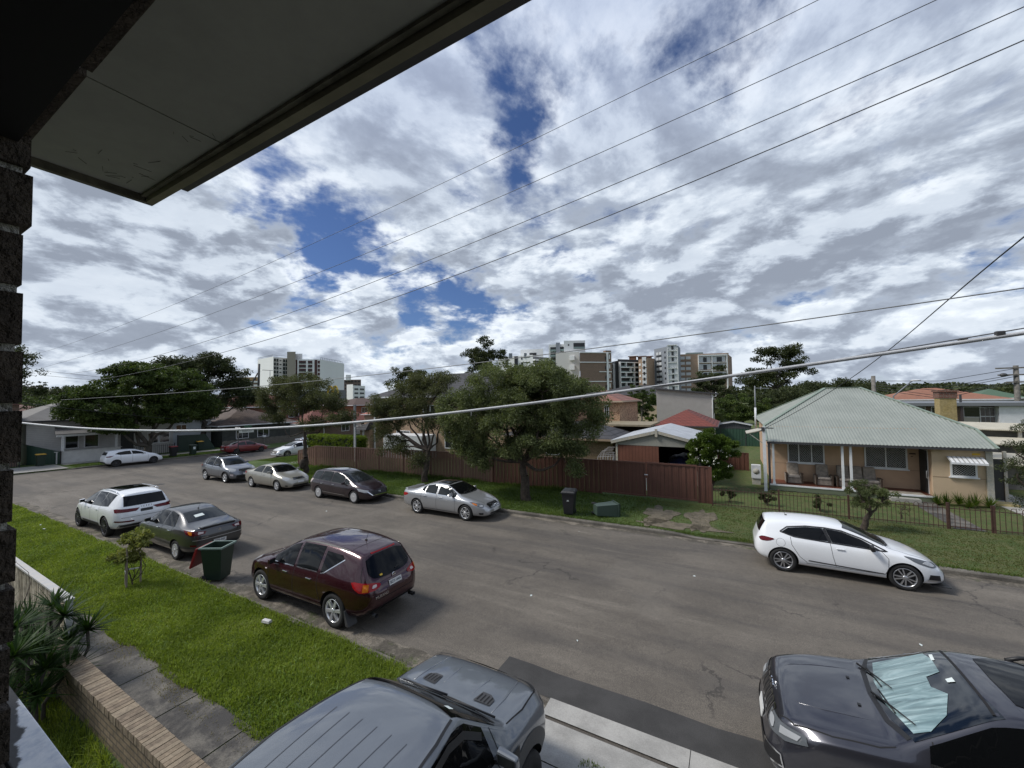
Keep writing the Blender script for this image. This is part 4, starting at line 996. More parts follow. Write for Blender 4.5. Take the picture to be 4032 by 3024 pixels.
for a in (90, 210, 330):
    cx = .028*math.cos(R(a)); cz = .028*math.sin(R(a)); u_ = Vector((0, math.cos(R(a)), math.sin(R(a)))); v_ = Vector((0, -math.sin(R(a)), math.cos(R(a)))); p0 = q[0]+Vector((-.004, 0, 0))
    MB().add([p0, p0+u_*.028+v_*.014, p0+u_*.056, p0+u_*.028-v_*.014], [(0, 1, 2, 3)]).build('badge', M_CHR, c.root)
qq = c.surf(.44, .76, 'B', off=.008); text_obj('model_badge', 'LANCER', .055, frame_matrix(qq[0], (0, -1, 0), (0, 0, 1)), M_CHR, c.root, .003)
c.plate('B', .56, 'BZS-20F'); c.seam([(-.60, .95), (-.50, .70), (.50, .70), (.60, .95)], 'B', .012); c.seam([(-.72, .70), (.72, .70)], 'B', .02, m=P_SILVER, name='bumper_ledge', off=.012, parent=c.root)
c.decal('bumper_valance', [(-.6, .28), (-.58, .38), (.58, .38), (.6, .28)], 'B', M_BLK, .006); c.both('reflector', [(-.12, .50), (-.12, .56), (.06, .57), (.06, .52)], 'BC', M_REDD, off=.008)
q = MB().hexa([(.05+c.x0, -.50, 1.02), (.22+c.x0, -.54, 1.04), (.22+c.x0, .54, 1.04), (.05+c.x0, .50, 1.02)], [(.03+c.x0, -.48, 1.075), (.2+c.x0, -.52, 1.075), (.2+c.x0, .52, 1.075), (.03+c.x0, .48, 1.075)]).build('boot_lip', P_CHARC, c.root, bevel=.01)
c.both('headlight', [(-.08, .66), (-.10, .76), (.14, .82), (.36, .86), (.25, .70)], 'FC', M_LAMP, off=.008)

# white SUV, near kerb
sp = variant(SUV, 5.05/4.84, 1.73/1.705, 1.95/1.88, wr=.385, axles=(1.05, 4.04), hires=True, crown=.05)
sp['top'] = [(0, .95), (.06, 1.12), (.16, 1.24), (.42, 1.63), (.80, 1.70), (1.7, 1.735), (2.6, 1.70), (3.0, 1.60), (3.72, 1.20), (4.1, 1.14), (4.6, 1.05), (4.9, .90), (5.0, .76), (5.05, .66)]
c = Car('suv', 'large white SUV with black glass roof, furthest of the cars along the near kerb', 'car', sp, P_WHITE, mid(-21.60, sp, 6.80, 'L'), 'L', ROW_N)
c.wheels('split', M_ALLOYD, 7, .74, width=.25); c.side_windows([(.90, 1.62, -.10, .0), (1.66, 2.52, .0, .0), (2.58, 3.50, .0, -.02)], M_GL, lo=.03, hi=.06)
c.windscreen(3.68, 2.90); c.decal('rear_window', [(-.66, 1.18), (-.60, 1.54), (.60, 1.54), (.66, 1.18)], 'B', M_GL, .007)
c.decal('glass_roof', [(1.15, -.50), (1.15, .50), (2.75, .50), (2.75, -.50)], 'T', M_GL, .006)
for sd_ in (1, -1):
    q = [c.surf(x, sd_*.60, 'T', off=.045)[0] for x in (.8, 1.1, 1.7, 2.4, 2.75)]; MB().tube(q, .014, 6).build('roof_rail', M_CHR, c.root)
c.both('tail_light', [(-.44, .98), (-.50, 1.08), (.12, 1.12), (.22, 1.10), (.16, .98)], 'BC', M_REDD, off=.009); c.both('reflector', [(-.42, .60), (-.42, .65), (.14, .68), (.16, .63)], 'BC', M_REDD, off=.009)
c.plate('B', .98, '', dark=True)
q = c.surf(0, 1.11, 'B', off=.012)
k = MB()
for i in (-1.5, -.5, .5, 1.5): k.lathe([(.042, -.003), (.052, -.003), (.052, .003), (.042, .003), (.042, -.003)], 20, 'x', c=(q[0].x, q[0].y+i*.078, q[0].z))
k.build('badge', M_CHR, c.root)
c.decal('bumper_valance', [(-.80, .42), (-.78, .52), (.78, .52), (.80, .42)], 'B', M_GREYP, .006); c.seam([(-.74, .78), (.74, .78)], 'B', .012)
c.doors([2.55, 1.64, 3.55], .42); c.handles([1.88, 2.82], .98, P_WHITE); c.mirrors(3.35, 1.12, P_WHITE)
for v in 'LR': c.decal('sill_trim', [(1.62, .36), (3.45, .36), (3.45, .46), (1.62, .48)], v, M_GREYP, .006, grid=.2)
c.both('headlight', [(-.08, .78), (-.10, .90), (.14, .98), (.40, 1.0), (.25, .84)], 'FC', M_LAMP, off=.008)

# cars on the side street
sp = variant(HATCH, 4.06/4.09, 1.49/1.44, 1.70/1.73, wr=.31, axles=(.70, 3.27))
c = Car('hatchback', 'white small hatchback parked in front of the weatherboard cottage', 'car', sp, P_WHITE, (S0+1.0, 13.57+4.06/2-.70), 'U', ROW_S)
c.wheels('split', M_ALLOYD, 5, .72); c.both('side_window', [(.62, 1.12), (.85, 1.26), (1.3, 1.33), (1.64, 1.33), (1.72, 1.02), (.95, 1.03)], 'L', M_GL, off=.006); c.both('side_window', [(1.72, 1.33), (2.05, 1.29), (2.45, 1.16), (2.75, .98), (1.80, 1.02)], 'L', M_GL, off=.006)
c.windscreen(2.90, 2.10); c.decal('rear_window', [(-.50, 1.06), (-.44, 1.30), (.44, 1.30), (.50, 1.06)], 'B', M_GL, .006); c.both('tail_light', [(-.10, .88), (-.05, .96), (.36, 1.0), (.20, .88)], 'BC', M_REDD, off=.008)
c.doors([1.77, .98, 2.85], .34); c.mirrors(2.5, 1.0, P_WHITE); c.decal('rear_bumper_insert', [(-.6, .30), (-.56, .50), (.56, .50), (.6, .30)], 'B', M_BLK, .006); c.plate('B', .72, '')
c.both('headlight', [(-.10, .66), (-.12, .74), (.42, .86), (.15, .66)], 'FC', M_LAMPD, off=.008)
sp = variant(SEDAN, 4.45/4.72, 1.39/1.43, 1.70/1.84, wr=.30, axles=(.95, 3.57))
c = Car('sedan', 'old dark red sedan parked on the side street behind the street sign', 'car', sp, P_RED, (S0+1.05, 23.2+4.45/2-.95), 'U', ROW_S)
c.wheels('thin', M_GREYP, 8, .62); c.side_windows([(1.10, 1.90, .22, .0), (2.0, 2.95, .0, -.02)], M_GLL); c.windscreen(3.26, 2.58); c.rear_glass_top(.74, 1.36, M_GLL); c.doors([1.95, 3.0], .33); c.both('tail_light', [(-.34, .80), (-.34, .92), (.12, .93), (.10, .80)], 'BC', M_RED, off=.008); c.plate('B', .62)
for v in 'LR': c.seam([(1.2, .45), (3.2, .42)], v, .03, m=M_BLK, name='door_strip', off=.008, parent=c.root)
c.mirrors(2.85, .95, P_RED); c.both('headlight', [(-.08, .60), (-.08, .70), (.2, .72), (.15, .60)], 'FC', M_LAMP, off=.008)
sp = variant(SEDAN, 4.9/4.72, 1.47/1.43, 1.86/1.84, wr=.33)
c = Car('sedan', 'pale grey sedan on the side street beyond the white hatchback nose', 'car', sp, P_LTGREY, (S0+1.1, 33.0), 'U', ROW_S)
c.root['label'] = 'pale grey sedan on the side street past the dark red sedan'
c.wheels('five', M_ALLOY, 5, .66); c.side_windows([(1.15, 2.12, .22, .0), (2.22, 3.22, .0, -.02)], M_GL); c.windscreen(3.5, 2.8); c.rear_glass_top(.80, 1.45, M_GLL); c.both('tail_light', [(-.30, .86), (-.34, .96), (.10, .98), (.10, .86)], 'BC', M_REDD, off=.008); c.plate('B', .66); c.mirrors(3.05, .98, P_LTGREY)
sp = variant(HATCH, 4.46/4.09, 1.455/1.44, 1.795/1.73, wr=.325, axles=(.85, 3.55))
c = Car('hatchback', 'white hatchback with its black grille towards us, half hidden by the tan end of the fence', 'car', sp, P_WHITE, (S1-.95, 23.93+.91+4.46/2-.91), 'D', ROW_S)
c.root['label'] = 'white hatchback facing us on the side street, half hidden by the fence end'
c.root.matrix_world.translation.y = 23.95-(4.46-.91-4.46/2)*-1
c.wheels('split', M_ALLOY, 5, .70); c.side_windows([(.9, 1.75, .1, .0), (1.85, 2.85, .0, -.02)], M_GL); c.windscreen(3.18, 2.35, M_GLL); c.both('headlight', [(-.16, .62), (-.14, .70), (.34, .84), (.40, .82), (.10, .66)], 'FC', M_LAMPD, off=.008)
c.decal('grille', [(-.42, .44), (-.50, .66), (-.3, .70), (.3, .70), (.50, .66), (.42, .44)], 'F', M_BLK, .008); c.plate('F', .52, w=.34, h=.09); c.both('fog_light', [(-.04, .30), (.0, .38), (.18, .40), (.20, .34)], 'FC', M_BLK, off=.008); c.mirrors(2.75, .98, P_WHITE); c.doors([1.8, 3.0], .34)

# ---------------------------------------------------------------- dark 4x4 wagon at the right foot of the frame
sp = dict(hires=True, L=4.83, W=1.94, wr=.40, axles=(1.03, 3.945), archk=1.13, archz=.96, cb=.5, cr=.35, crown=.04,
    top=[(0, .95), (.06, 1.12), (.16, 1.20), (.50, 1.62), (.9, 1.72), (1.8, 1.76), (2.6, 1.745), (2.86, 1.69), (3.66, 1.225), (4.0, 1.19), (4.45, 1.13), (4.66, 1.08), (4.76, .98), (4.83, .70)],
    bot=[(0, .55), (.15, .42), (.6, .34), (4.3, .32), (4.7, .34), (4.83, .42)],
    belt=[(0, .88), (.2, 1.10), (.8, 1.14), (3.5, 1.12), (4.0, 1.08), (4.5, 1.0), (4.83, .62)],
    plan=[(0, .74), (.1, .87), (.4, .94), (1., .97), (4.1, .97), (4.42, .93), (4.66, .84), (4.77, .74), (4.83, .66)],
    rail=[(0, .66), (.16, .74), (.5, .63), (1.8, .66), (2.6, .655), (2.86, .67), (3.66, .82), (4.3, .78), (4.7, .70), (4.83, .58)],
    st=[0, .06, .16, .5, .9, 1.4, 2.0, 2.6, 2.86, 3.26, 3.66, 4.0, 4.4, 4.64, 4.77, 4.83], xcrease=[(3.66, .6), (2.86, .3), (4.66, .3)])
c = Car('four_wheel_drive', 'dark inky four wheel drive with a silver sunshade behind its windscreen', 'car', sp, P_INK, (.30+4.83/2, 6.56), 'L')
c.wheels('five', M_ALLOY, 5, .66, width=.26)
c.side_windows([(.55, 1.30, .1, -.02), (1.38, 2.28, .0, .0), (2.38, 3.42, .0, -.03)], M_GL, frame=M_CHR, lo=.03, hi=.05)
c.windscreen(3.64, 2.82, mat('windscreen_tint', (.004, .006, .007), .06, coat=1.), bow=.12, inset=.045)
c.decal('roof_panel_gap', [(2.84, -.60), (2.84, .60), (2.815, .60), (2.815, -.60)], 'T', M_SEAM, .008)
# crinkled foil sunshade, seen through the screen
m_foil, N, b = nodemat('foil_sunshade'); co = N.n('ShaderNodeTexCoord').outputs['Object']
mp2 = N.n('ShaderNodeMapping', Vector=co); mp2.inputs['Scale'].default_value = (1.0, 7, 1.0); mp2.inputs['Rotation'].default_value = (0, 0, .22)
fz = N.noise(mp2.outputs[0], 1.3, 4, .6, 1.2); N.put(b, 'Base Color', N.ramp(fz, [(.32, (.08, .13, .14)), (.5, (.24, .35, .35)), (.68, (.46, .60, .59))])); b.inputs['Metallic'].default_value = .35; b.inputs['Roughness'].default_value = .32; b.inputs['Coat Weight'].default_value = .8; b.inputs['Coat Roughness'].default_value = .03
N.put(b, 'Normal', N.n('ShaderNodeBump', Strength=.7, Distance=.03, Height=fz).outputs[0])
c.decal('sunshade', [(3.50, -.60), (3.585, -.2), (3.585, .25), (3.48, .70), (3.34, .70), (3.16, .54), (3.05, .26), (3.14, .10), (3.12, -.08), (2.99, -.12), (2.97, -.40), (3.0, -.57)], 'T', m_foil, .009, grid=.05)
c.decal('windscreen_sticker', [(2.93, -.50), (2.95, -.36), (2.98, -.37), (2.96, -.51)], 'T', M_PAPER, .010)
c.decal('rain_sensor', [(2.93, .02), (2.93, .10), (2.99, .09), (2.99, .03)], 'T', M_PAPER, .012)
# bonnet: long bulge edges, shut lines, washer jets
for sd_ in (1, -1):
    c.seam([(3.66, sd_*.82), (3.8, sd_*.85), (4.2, sd_*.83), (4.55, sd_*.74), (4.68, sd_*.60)], 'T', .012)
    q = [c.surf(x, sd_*y, 'T', off=-.004)[0] for x, y in ((3.76, .50), (3.95, .49), (4.2, .47), (4.45, .42), (4.58, .34))]; MB().tube(q, [.004, .010, .012, .010, .003], 8).build('bonnet_crease', P_INK, c.root)
    p = c.surf(3.84, sd_*.27, 'T')[0]; MB().box(p.x-.016, p.x+.016, p.y-.02, p.y+.02, p.z-.004, p.z+.012).build('washer_jet', M_BLK, c.root)
c.seam([(4.70, -.60), (4.725, -.3), (4.73, 0), (4.725, .3), (4.70, .60)], 'T', .014)
# seven slot grille, slots ringed in chrome
for i in range(7):
    y = (i-3)*.135
    c.decal('grille_slot', [(y-.042, .80), (y-.042, .985), (y+.042, .985), (y+.042, .80)], 'F', M_BLK, .008, grid=.05)
    c.seam([(y-.046, .79), (y-.046, .99), (y+.046, .99), (y+.046, .79), (y-.046, .79)], 'F', .014, m=M_CHR, name='slot_surround', off=.014, parent=c.root)
q = c.surf(0, 1.025, 'F', off=.02); text_obj('bonnet_lettering', 'Jeep', .10, frame_matrix(q[0], (0, 1, 0), (.25, 0, 1)), M_CHR, c.root, .006)
c.both('headlight', [(-.34, .82), (-.34, .95), (-.08, .99), (.20, 1.0), (.24, .93), (.02, .84)], 'FC', M_LAMPD, off=.010)
c.both('headlight_reflector', [(-.30, .86), (-.30, .93), (-.16, .95), (-.14, .86)], 'FC', M_LAMP, off=.015, smooth=1); c.both('headlight_reflector', [(-.06, .88), (-.06, .96), (.16, .975), (.14, .92)], 'FC', M_LAMP, off=.015)
c.both('fog_light', [(-.30, .50), (-.28, .64), (-.02, .66), (.0, .56)], 'FC', M_BLK, off=.010); 
for sd_ in (1, -1): c.seam([(-.30, .49), (-.29, .65), (-.01, .67), (.02, .55), (-.30, .49)], 'FC', .018, sd=sd_, m=M_CHR, name='fog_light_surround', off=.014, parent=c.root)
c.decal('lower_grille', [(-.55, .46), (-.50, .64), (.50, .64), (.55, .46)], 'F', M_BLK, .008); c.plate('F', .70)
c.doors([2.33, 1.34, 3.38], .42); c.handles([1.55, 2.55], 1.02, P_INK); c.wheel_trim(M_BLK, w=.07)
for v in 'LR': c.decal('sill_trim', [(1.5, .36), (3.45, .36), (3.45, .50), (1.5, .52)], v, M_BLK, .007, grid=.2)
c.mirrors(3.02, 1.15, P_INK, out=.22)
c.decal('sunroof', [(1.0, -.47), (1.0, .47), (2.45, .50), (2.60, .42), (2.62, 0), (2.60, -.42), (2.45, -.50)], 'T', M_GL, .006)
for sd_ in (1, -1):
    q = [c.surf(x, sd_*.60, 'T', off=o_)[0] for x, o_ in ((.6, .0), (.7, .05), (1.4, .07), (2.0, .07), (2.12, .05), (2.25, .0))]; MB().tube(q, .022, 8).build('roof_rail', M_BLK, c.root)
for x in (1.05, 1.85):
    a = c.surf(x, .60, 'T', off=.09)[0]; b_ = c.surf(x, -.60, 'T', off=.09)[0]; z = max(a.z, b_.z)+.03
    MB().box(a.x-.035, a.x+.035, -.80, .80, z, z+.035).box(a.x-.05, a.x+.05, .57, .64, z-.08, z).box(a.x-.05, a.x+.05, -.64, -.57, z-.08, z).build('roof_bar', M_BLK, c.root, bevel=.01)
# long wiper arms
for y0, y1 in ((-.62, .02), (.02, .62)):
    a = c.surf(3.66, y0, 'T', off=.03)[0]; b_ = c.surf(3.46-abs(y1)*.05, y1, 'T', off=.03)[0]; MB().tube([a, (a+b_)/2+Vector((0, 0, .01)), b_], [.014, .009, .006], 6).build('wiper', M_BLK, c.root)

# ---------------------------------------------------------------- slate grey pickup on the driveway
sp = dict(hires=True, L=5.40, W=2.02, wr=.415, axles=(1.24, 4.46), archk=1.16, archz=1.0, cb=.6, cr=.45, crown=.035,
    top=[(0, 1.10), (.05, 1.20), (.12, 1.26), (1.55, 1.28), (1.66, 1.30), (1.86, 1.74), (2.2, 1.82), (2.9, 1.86), (3.45, 1.84), (3.62, 1.79), (4.22, 1.34), (4.5, 1.31), (5.0, 1.24), (5.14, 1.18), (5.26, 1.0), (5.40, .72)],
    bot=[(0, .62), (.2, .52), (.8, .46), (4.9, .44), (5.3, .50), (5.40, .56)],
    belt=[(0, 1.08), (.1, 1.20), (1.6, 1.20), (4.1, 1.18), (4.6, 1.16), (5.05, 1.08), (5.2, .96), (5.40, .66)],
    plan=[(0, .86), (.08, .93), (.6, .98), (3.9, .98), (4.5, 1.0), (5.0, .97), (5.2, .88), (5.32, .80), (5.40, .74)],
    rail=[(0, .80), (.12, .86), (1.55, .86), (1.66, .72), (1.86, .83), (2.6, .86), (3.2, .77), (3.45, .68), (3.62, .65), (4.22, .84), (5.0, .80), (5.14, .76), (5.40, .64)],
    st=[0, .05, .12, .8, 1.5, 1.64, 1.86, 2.2, 2.8, 3.45, 3.62, 3.92, 4.22, 4.6, 5.0, 5.13, 5.26, 5.40], xcrease=[(4.22, .7), (3.62, .3), (1.64, .6), (5.0, .3), (5.13, .4)])
c = Car('pickup_truck', 'slate grey dual cab pickup truck on the driveway with its bonnet towards the street', 'pickup', sp, P_NARDO, (-3.12, 2.36, rz_(-3.1, 3)+.02), 'U')
c.wheels('six', M_ALLOYD, 6, .56, width=.28)
c.side_windows([(1.98, 2.66, .0, .0), (2.78, 3.88, .0, -.03)], M_GL, lo=.03, hi=.05)
for v in 'LR':
    c.seam([(1.98, 1.64), (2.7, 1.71), (3.30, 1.70), (3.56, 1.63), (3.80, 1.47)], v, .06, m=M_BLK, name='window_visor', off=.02, parent=c.root)
    c.seam([(2.72, 1.18), (2.72, 1.70)], v, .09, m=M_BLK, name='pillar_trim', off=.008, parent=c.root)
    c.decal('fender_vent', [(4.06, .98), (4.0, 1.12), (4.30, 1.10), (4.26, 1.0)], v, M_BLK, .008)
c.windscreen(4.18, 3.60, bow=.10, inset=.05)
c.doors([2.72, 1.92, 3.98], .52); c.handles([2.1, 2.95], 1.08, M_BLK); c.wheel_trim(mat('flare_plastic', (.040, .042, .045), .5), w=.16)
c.seam([(3.98, 1.0), (3.90, 1.18)], 'R', .012)
# roof pressings and gutters
for y in (-.48, -.29, -.10, .10, .29, .48): c.seam([(1.95, y*.92), (2.6, y*.97), (3.05, y)], 'T', .009, m=mat('slate_gap', (.065, .072, .085), .4), off=.003)
for y in (.75, -.75): c.seam([(1.95, y*1.0), (2.6, y*1.03), (3.2, y*.93), (3.52, y*.83)], 'T', .026, m=M_BLK, name='roof_channel', off=.004, parent=c.root)
p = c.surf(2.20, .10, 'T')[0]
MB().hexa([(p.x-.09, p.y-.03, p.z-.01), (p.x+.06, p.y-.025, p.z-.01), (p.x+.06, p.y+.025, p.z-.01), (p.x-.09, p.y+.03, p.z-.01)], [(p.x-.08, p.y-.010, p.z+.04), (p.x+.01, p.y-.010, p.z+.02), (p.x+.01, p.y+.010, p.z+.02), (p.x-.08, p.y+.010, p.z+.04)]).tube([p+Vector((.02, 0, .03)), p+Vector((-.22, 0, .22))], [.010, .006], 6).build('antenna', M_BLK, c.root, bevel=.005)
# bonnet: raised centre, two vents, black leading edge
for sd_ in (1, -1):
    c.seam([(4.26, sd_*.82), (4.6, sd_*.845), (5.0, sd_*.81), (5.1, sd_*.76)], 'T', .014)
    q = [c.surf(x, sd_*y, 'T', off=-.002)[0] for x, y in ((4.30, .60), (4.6, .60), (5.0, .56), (5.1, .54))]; MB().tube(q, [.006, .014, .014, .006], 8).build('bonnet_crease', P_NARDO, c.root)
    q = [c.surf(x, sd_*y, 'T', off=-.002)[0] for x, y in ((4.45, .22), (4.8, .24), (5.1, .25))]; MB().tube(q, [.003, .012, .006], 8).build('bonnet_crease', P_NARDO, c.root)
    o = c.decal('bonnet_vent', [(4.36, sd_*.30), (4.38, sd_*.52), (4.50, sd_*.52), (4.56, sd_*.44), (4.56, sd_*.32)], 'T', M_GREYP, .008, grid=.04)
    for i in range(4): c.seam([(4.385, sd_*(.335+i*.05)), (4.43, sd_*(.335+i*.05)), (4.52, sd_*(.335+i*.05))], 'T', .016, m=M_SEAM, name='vent_slot', off=.014, parent=o)
c.seam([(5.0, -.80), (5.09, -.66), (5.13, -.3), (5.14, 0), (5.13, .3), (5.09, .66), (5.0, .80)], 'T', .05, m=M_BLK, name='bonnet_protector', off=.022, parent=c.root)
c.decal('windscreen_sticker', [(3.64, -.50), (3.65, -.42), (3.72, -.42), (3.71, -.50)], 'T', M_PAPER, .010)
for y0, y1 in ((-.70, -.10), (-.02, .60)):
    a = c.surf(4.20, y0, 'T', off=.03)[0]; b_ = c.surf(4.10, y1, 'T', off=.03)[0]; MB().tube([a, b_], [.012, .007], 6).build('wiper', M_BLK, c.root)
c.mirrors(3.88, 1.24, P_NARDO, out=.24)
c.decal('grille', [(-.62, .74), (-.60, 1.06), (.60, 1.06), (.62, .74)], 'F', M_BLK, .008); c.both('headlight', [(-.30, .92), (-.30, 1.08), (.16, 1.08), (.2, .94)], 'FC', M_LAMP, off=.008)
# ------------------------------------------------------------------ the opening the view is taken from
M_BRK_DK = brickmat('dark_brown_brick', (.060, .046, .036), (.042, .034, .028), (.22, .21, .19), ms=.011, axis='yz', bw=.23, bh=.086, freq=.5)
M_BRK_DKX = brickmat('dark_brown_lintel_brick', (.060, .046, .036), (.042, .034, .028), (.20, .19, .17), ms=.009, axis='xy', bw=.24, bh=.35, freq=0.)
M_SOFFIT = mat('painted_soffit', (.33, .33, .30), .9, var=.06, vscale=2.5, fine=.08, fscale=14)
M_FASCIA = mat('olive_cream_fascia', (.20, .185, .125), .7, var=.15, vscale=6)
M_DARKG = mat('dark_gutter', (.045, .045, .048), .5)
M_INT = mat('dark_ceiling', (.05, .05, .05), .9)
bw_ = thing('brick_wall', 'dark brown brick wall and lintel of the opening we look out from', 'wall', (0, 0, 0)); bw_['kind'] = 'thing'
# pier: ragged brick courses, each brick a few millimetres in or out
k = MB(); zc = 3.0; rr = random.Random(3)
while zc < 5.30:
    a = rr.uniform(-.006, .006); h = .076
    dx = -.049*(5.29-zc); h = .0715; k.box(-1.35, -.853+dx+a, -.8, .15+a*.5, zc, zc+h, 0); k.box(-1.35, -.860+dx+a*.4, -.8, .144, zc+h, zc+.083, 1); zc += .083
M_BRK_PL = mat('dark_brown_brick_face', (.10, .078, .060), .9, var=.35, vscale=14, bump=1., bscale=90, fine=.5, fscale=140); M_MORT = mat('pale_mortar', (.62, .60, .55), .95, var=.2, vscale=30, bump=1., bscale=120)
k.build('brick_pier', [M_BRK_PL, M_MORT], bw_)
k = MB(); x = -1.35
while x < 3.2:
    a = rr.uniform(-.004, .004); k.box(x, x+.228, .045, .15+a, 5.285+a*.5, 5.60, 0); k.box(x+.228, x+.24, .05, .146, 5.292, 5.60, 1); x += .24
k.build('lintel_bricks', [M_BRK_PL, M_MORT], bw_)
MB().box(-1.35, 3.2, .045, .15, 5.60, 6.09).build('upper_wall', M_BRK_DK, bw_)
MB().box(-2.9, -1.34, -.8, .15, 3.0, 6.09).build('side_wall', M_BRK_DK, bw_)
MB().box(-1.34, 3.2, -2.5, .138, 5.272, 5.28).build('window_head', mat('black_head', (.006, .006, .006), .8), bw_)
MB().box(-1.34, 3.2, -2.5, .044, 5.30, 5.36).build('inner_ceiling', M_INT, bw_)
MB().box(-1.36, -1.34, -2.5, -.8, 3.0, 5.3).build('inner_wall', M_INT, bw_)
tag(bw_, kind='thing')
ev = thing('roof_eaves', 'pale boxed eaves with olive fascia over the opening', 'eaves')
ys, ye = .15, .93
for a, b in ((-2.90, -2.02), (-2.012, .0), (.008, 2.4), (2.408, 3.4)): MB().box(a, b, ys, ye, 6.10, 6.13).build('soffit_sheet', M_SOFFIT, ev)
MB().box(-2.95, 3.4, ys, ye, 6.131, 6.14).build('eaves_board', M_DARKG, ev)
MB().box(-2.90, 3.4, .91, .93, 6.085, 6.10).build('edge_bead', mat('grimy_bead', (.13, .12, .09), .9, var=.4, vscale=9), ev)
MB().box(-2.90, 3.4, .933, .970, 6.06, 6.22).build('fascia', M_FASCIA, ev)
MB().box(-2.93, -2.90, ys, .970, 6.06, 6.22).build('barge_board', mat('stained_barge', (.13, .12, .10), .8, var=.4, vscale=8), ev)
k = MB(); pr = [(0, 0), (.11, 0), (.125, .05), (.125, .10), (.115, .10), (.112, .055), (.10, .012), (.01, .012), (.01, .10), (0, .10)]
k.prism([(-2.62, .972+y*.45, 6.085+z) for y, z in pr], (6.1, 0, 0)); k.build('gutter_trough', M_DARKG, ev)
MB().prism([(-2.95, -.2, 6.23), (-2.95, 1.0, 6.23), (-2.95, -.2, 6.7)], (6.4, 0, 0)).build('roof_edge', mat('roof_tile_dark', (.08, .05, .04), .8), ev)
# cobwebs and grime strands in the soffit corner
k = MB(); rr = random.Random(9)
for _ in range(26):
    cx, cy = (-2.80+rr.expovariate(6), .84-rr.expovariate(9)) if rr.random() < .7 else (-2.05+rr.uniform(-.1, .1), .86-rr.expovariate(14))
    a = rr.uniform(0, 6.28); l = rr.uniform(.01, .07); k.bar((cx, cy, 6.098), (cx+l*math.cos(a), cy+l*math.sin(a), 6.096), .0011)
tag(k.build('cobwebs', M_BLK, ev))
bl = thing('balcony_rail', 'weathered white painted balcony rail with a dark ragged patch', 'railing')
m_rail, N, b = nodemat('white_rail_dark_left'); co = N.n('ShaderNodeTexCoord').outputs['Object']; s_ = N.n('ShaderNodeSeparateXYZ', Vector=co)
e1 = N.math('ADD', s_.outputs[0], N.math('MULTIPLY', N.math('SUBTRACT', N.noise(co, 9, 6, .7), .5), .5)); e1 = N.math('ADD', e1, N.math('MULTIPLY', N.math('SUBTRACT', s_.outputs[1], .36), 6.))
fl = N.sstep(e1, -2.03, -1.97); w1 = N.noise(co, 26, 6, .7)  # white cap turns dark past a ragged edge towards the left end
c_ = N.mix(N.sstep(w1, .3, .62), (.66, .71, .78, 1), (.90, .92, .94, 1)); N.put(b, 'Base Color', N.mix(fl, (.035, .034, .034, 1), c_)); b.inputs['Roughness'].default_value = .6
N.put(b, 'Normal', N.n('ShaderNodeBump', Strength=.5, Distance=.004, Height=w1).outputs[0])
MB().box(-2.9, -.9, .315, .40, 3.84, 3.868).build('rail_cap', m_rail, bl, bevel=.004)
MB().box(-2.9, -.9, .33, .385, 3.0, 3.839).build('rail_panel', mat('dark_rail_panel', (.035, .035, .038), .8, var=.3), bl)
MB().box(-2.9, -.85, .151, .33, 3.0, 3.78).build('balcony_edge', M_INT, bl)
# our own building below, unseen from here; taller blocks added to darken car reflections
MB().box(-4.3, 6, -3, .14, -.1, 2.98).build('own_house_wall', M_BRK_DK).update_tag()
o = bpy.data.objects['own_house_wall']; bpy.data.objects.remove(o)
hw = MB().box(-1.9, 6, -3, .14, -.1, 2.99).box(-1.9, 9, -12, -3.01, -.1, 6.1).box(3.3, 9, -3, .14, 3.0, 6.1); o = hw.build('house_front', M_BRK_DK); tag(o, 'dark brown brick house front below the opening, with unseen blocks added behind', 'house')
# ------------------------------------------------------------------ fences, cottage, houses
M_CREAM = mat('cream_render', (.52, .355, .235), .85, var=.06, vscale=1.2, bump=.35, bscale=120, fine=.12, fscale=90)
M_CREAML = mat('pale_cream_render', (.55, .42, .28), .85, var=.06, vscale=1.2, bump=.5, bscale=120, fine=.15, fscale=90)
M_WHT = mat('white_gloss', (.66, .67, .68), .45, var=.06, vscale=4); M_WHTD = mat('peeling_white', (.60, .60, .55), .7, var=.3, vscale=6, col2=(.42, .38, .30), fine=.3, fscale=20)
M_DKW = mat('window_dark', (.012, .013, .014), .08, coat=.6); M_DOOR = mat('dark_screen_door', (.030, .030, .030), .6)
M_TERR = mat('red_tiled_floor', (.11, .035, .022), .45, var=.3, vscale=3); M_SAGE = mat('sage_trim', (.12, .14, .09), .7)
m_lat, N, b = nodemat('white_lattice_screen'); co = N.n('ShaderNodeTexCoord').outputs['Object']; s_ = N.n('ShaderNodeSeparateXYZ', Vector=co)
u1 = N.math('ADD', s_.outputs[0], s_.outputs[1]); pA = N.math('FRACT', N.math('MULTIPLY', N.math('ADD', u1, s_.outputs[2]), 11.)); pB = N.math('FRACT', N.math('MULTIPLY', N.math('SUBTRACT', u1, s_.outputs[2]), 11.))
ln = N.math('MAXIMUM', N.math('GREATER_THAN', pA, .84), N.math('GREATER_THAN', pB, .84))
N.put(b, 'Base Color', N.mix(ln, (.010, .011, .012, 1), (.42, .42, .42, 1))); b.inputs['Roughness'].default_value = .25
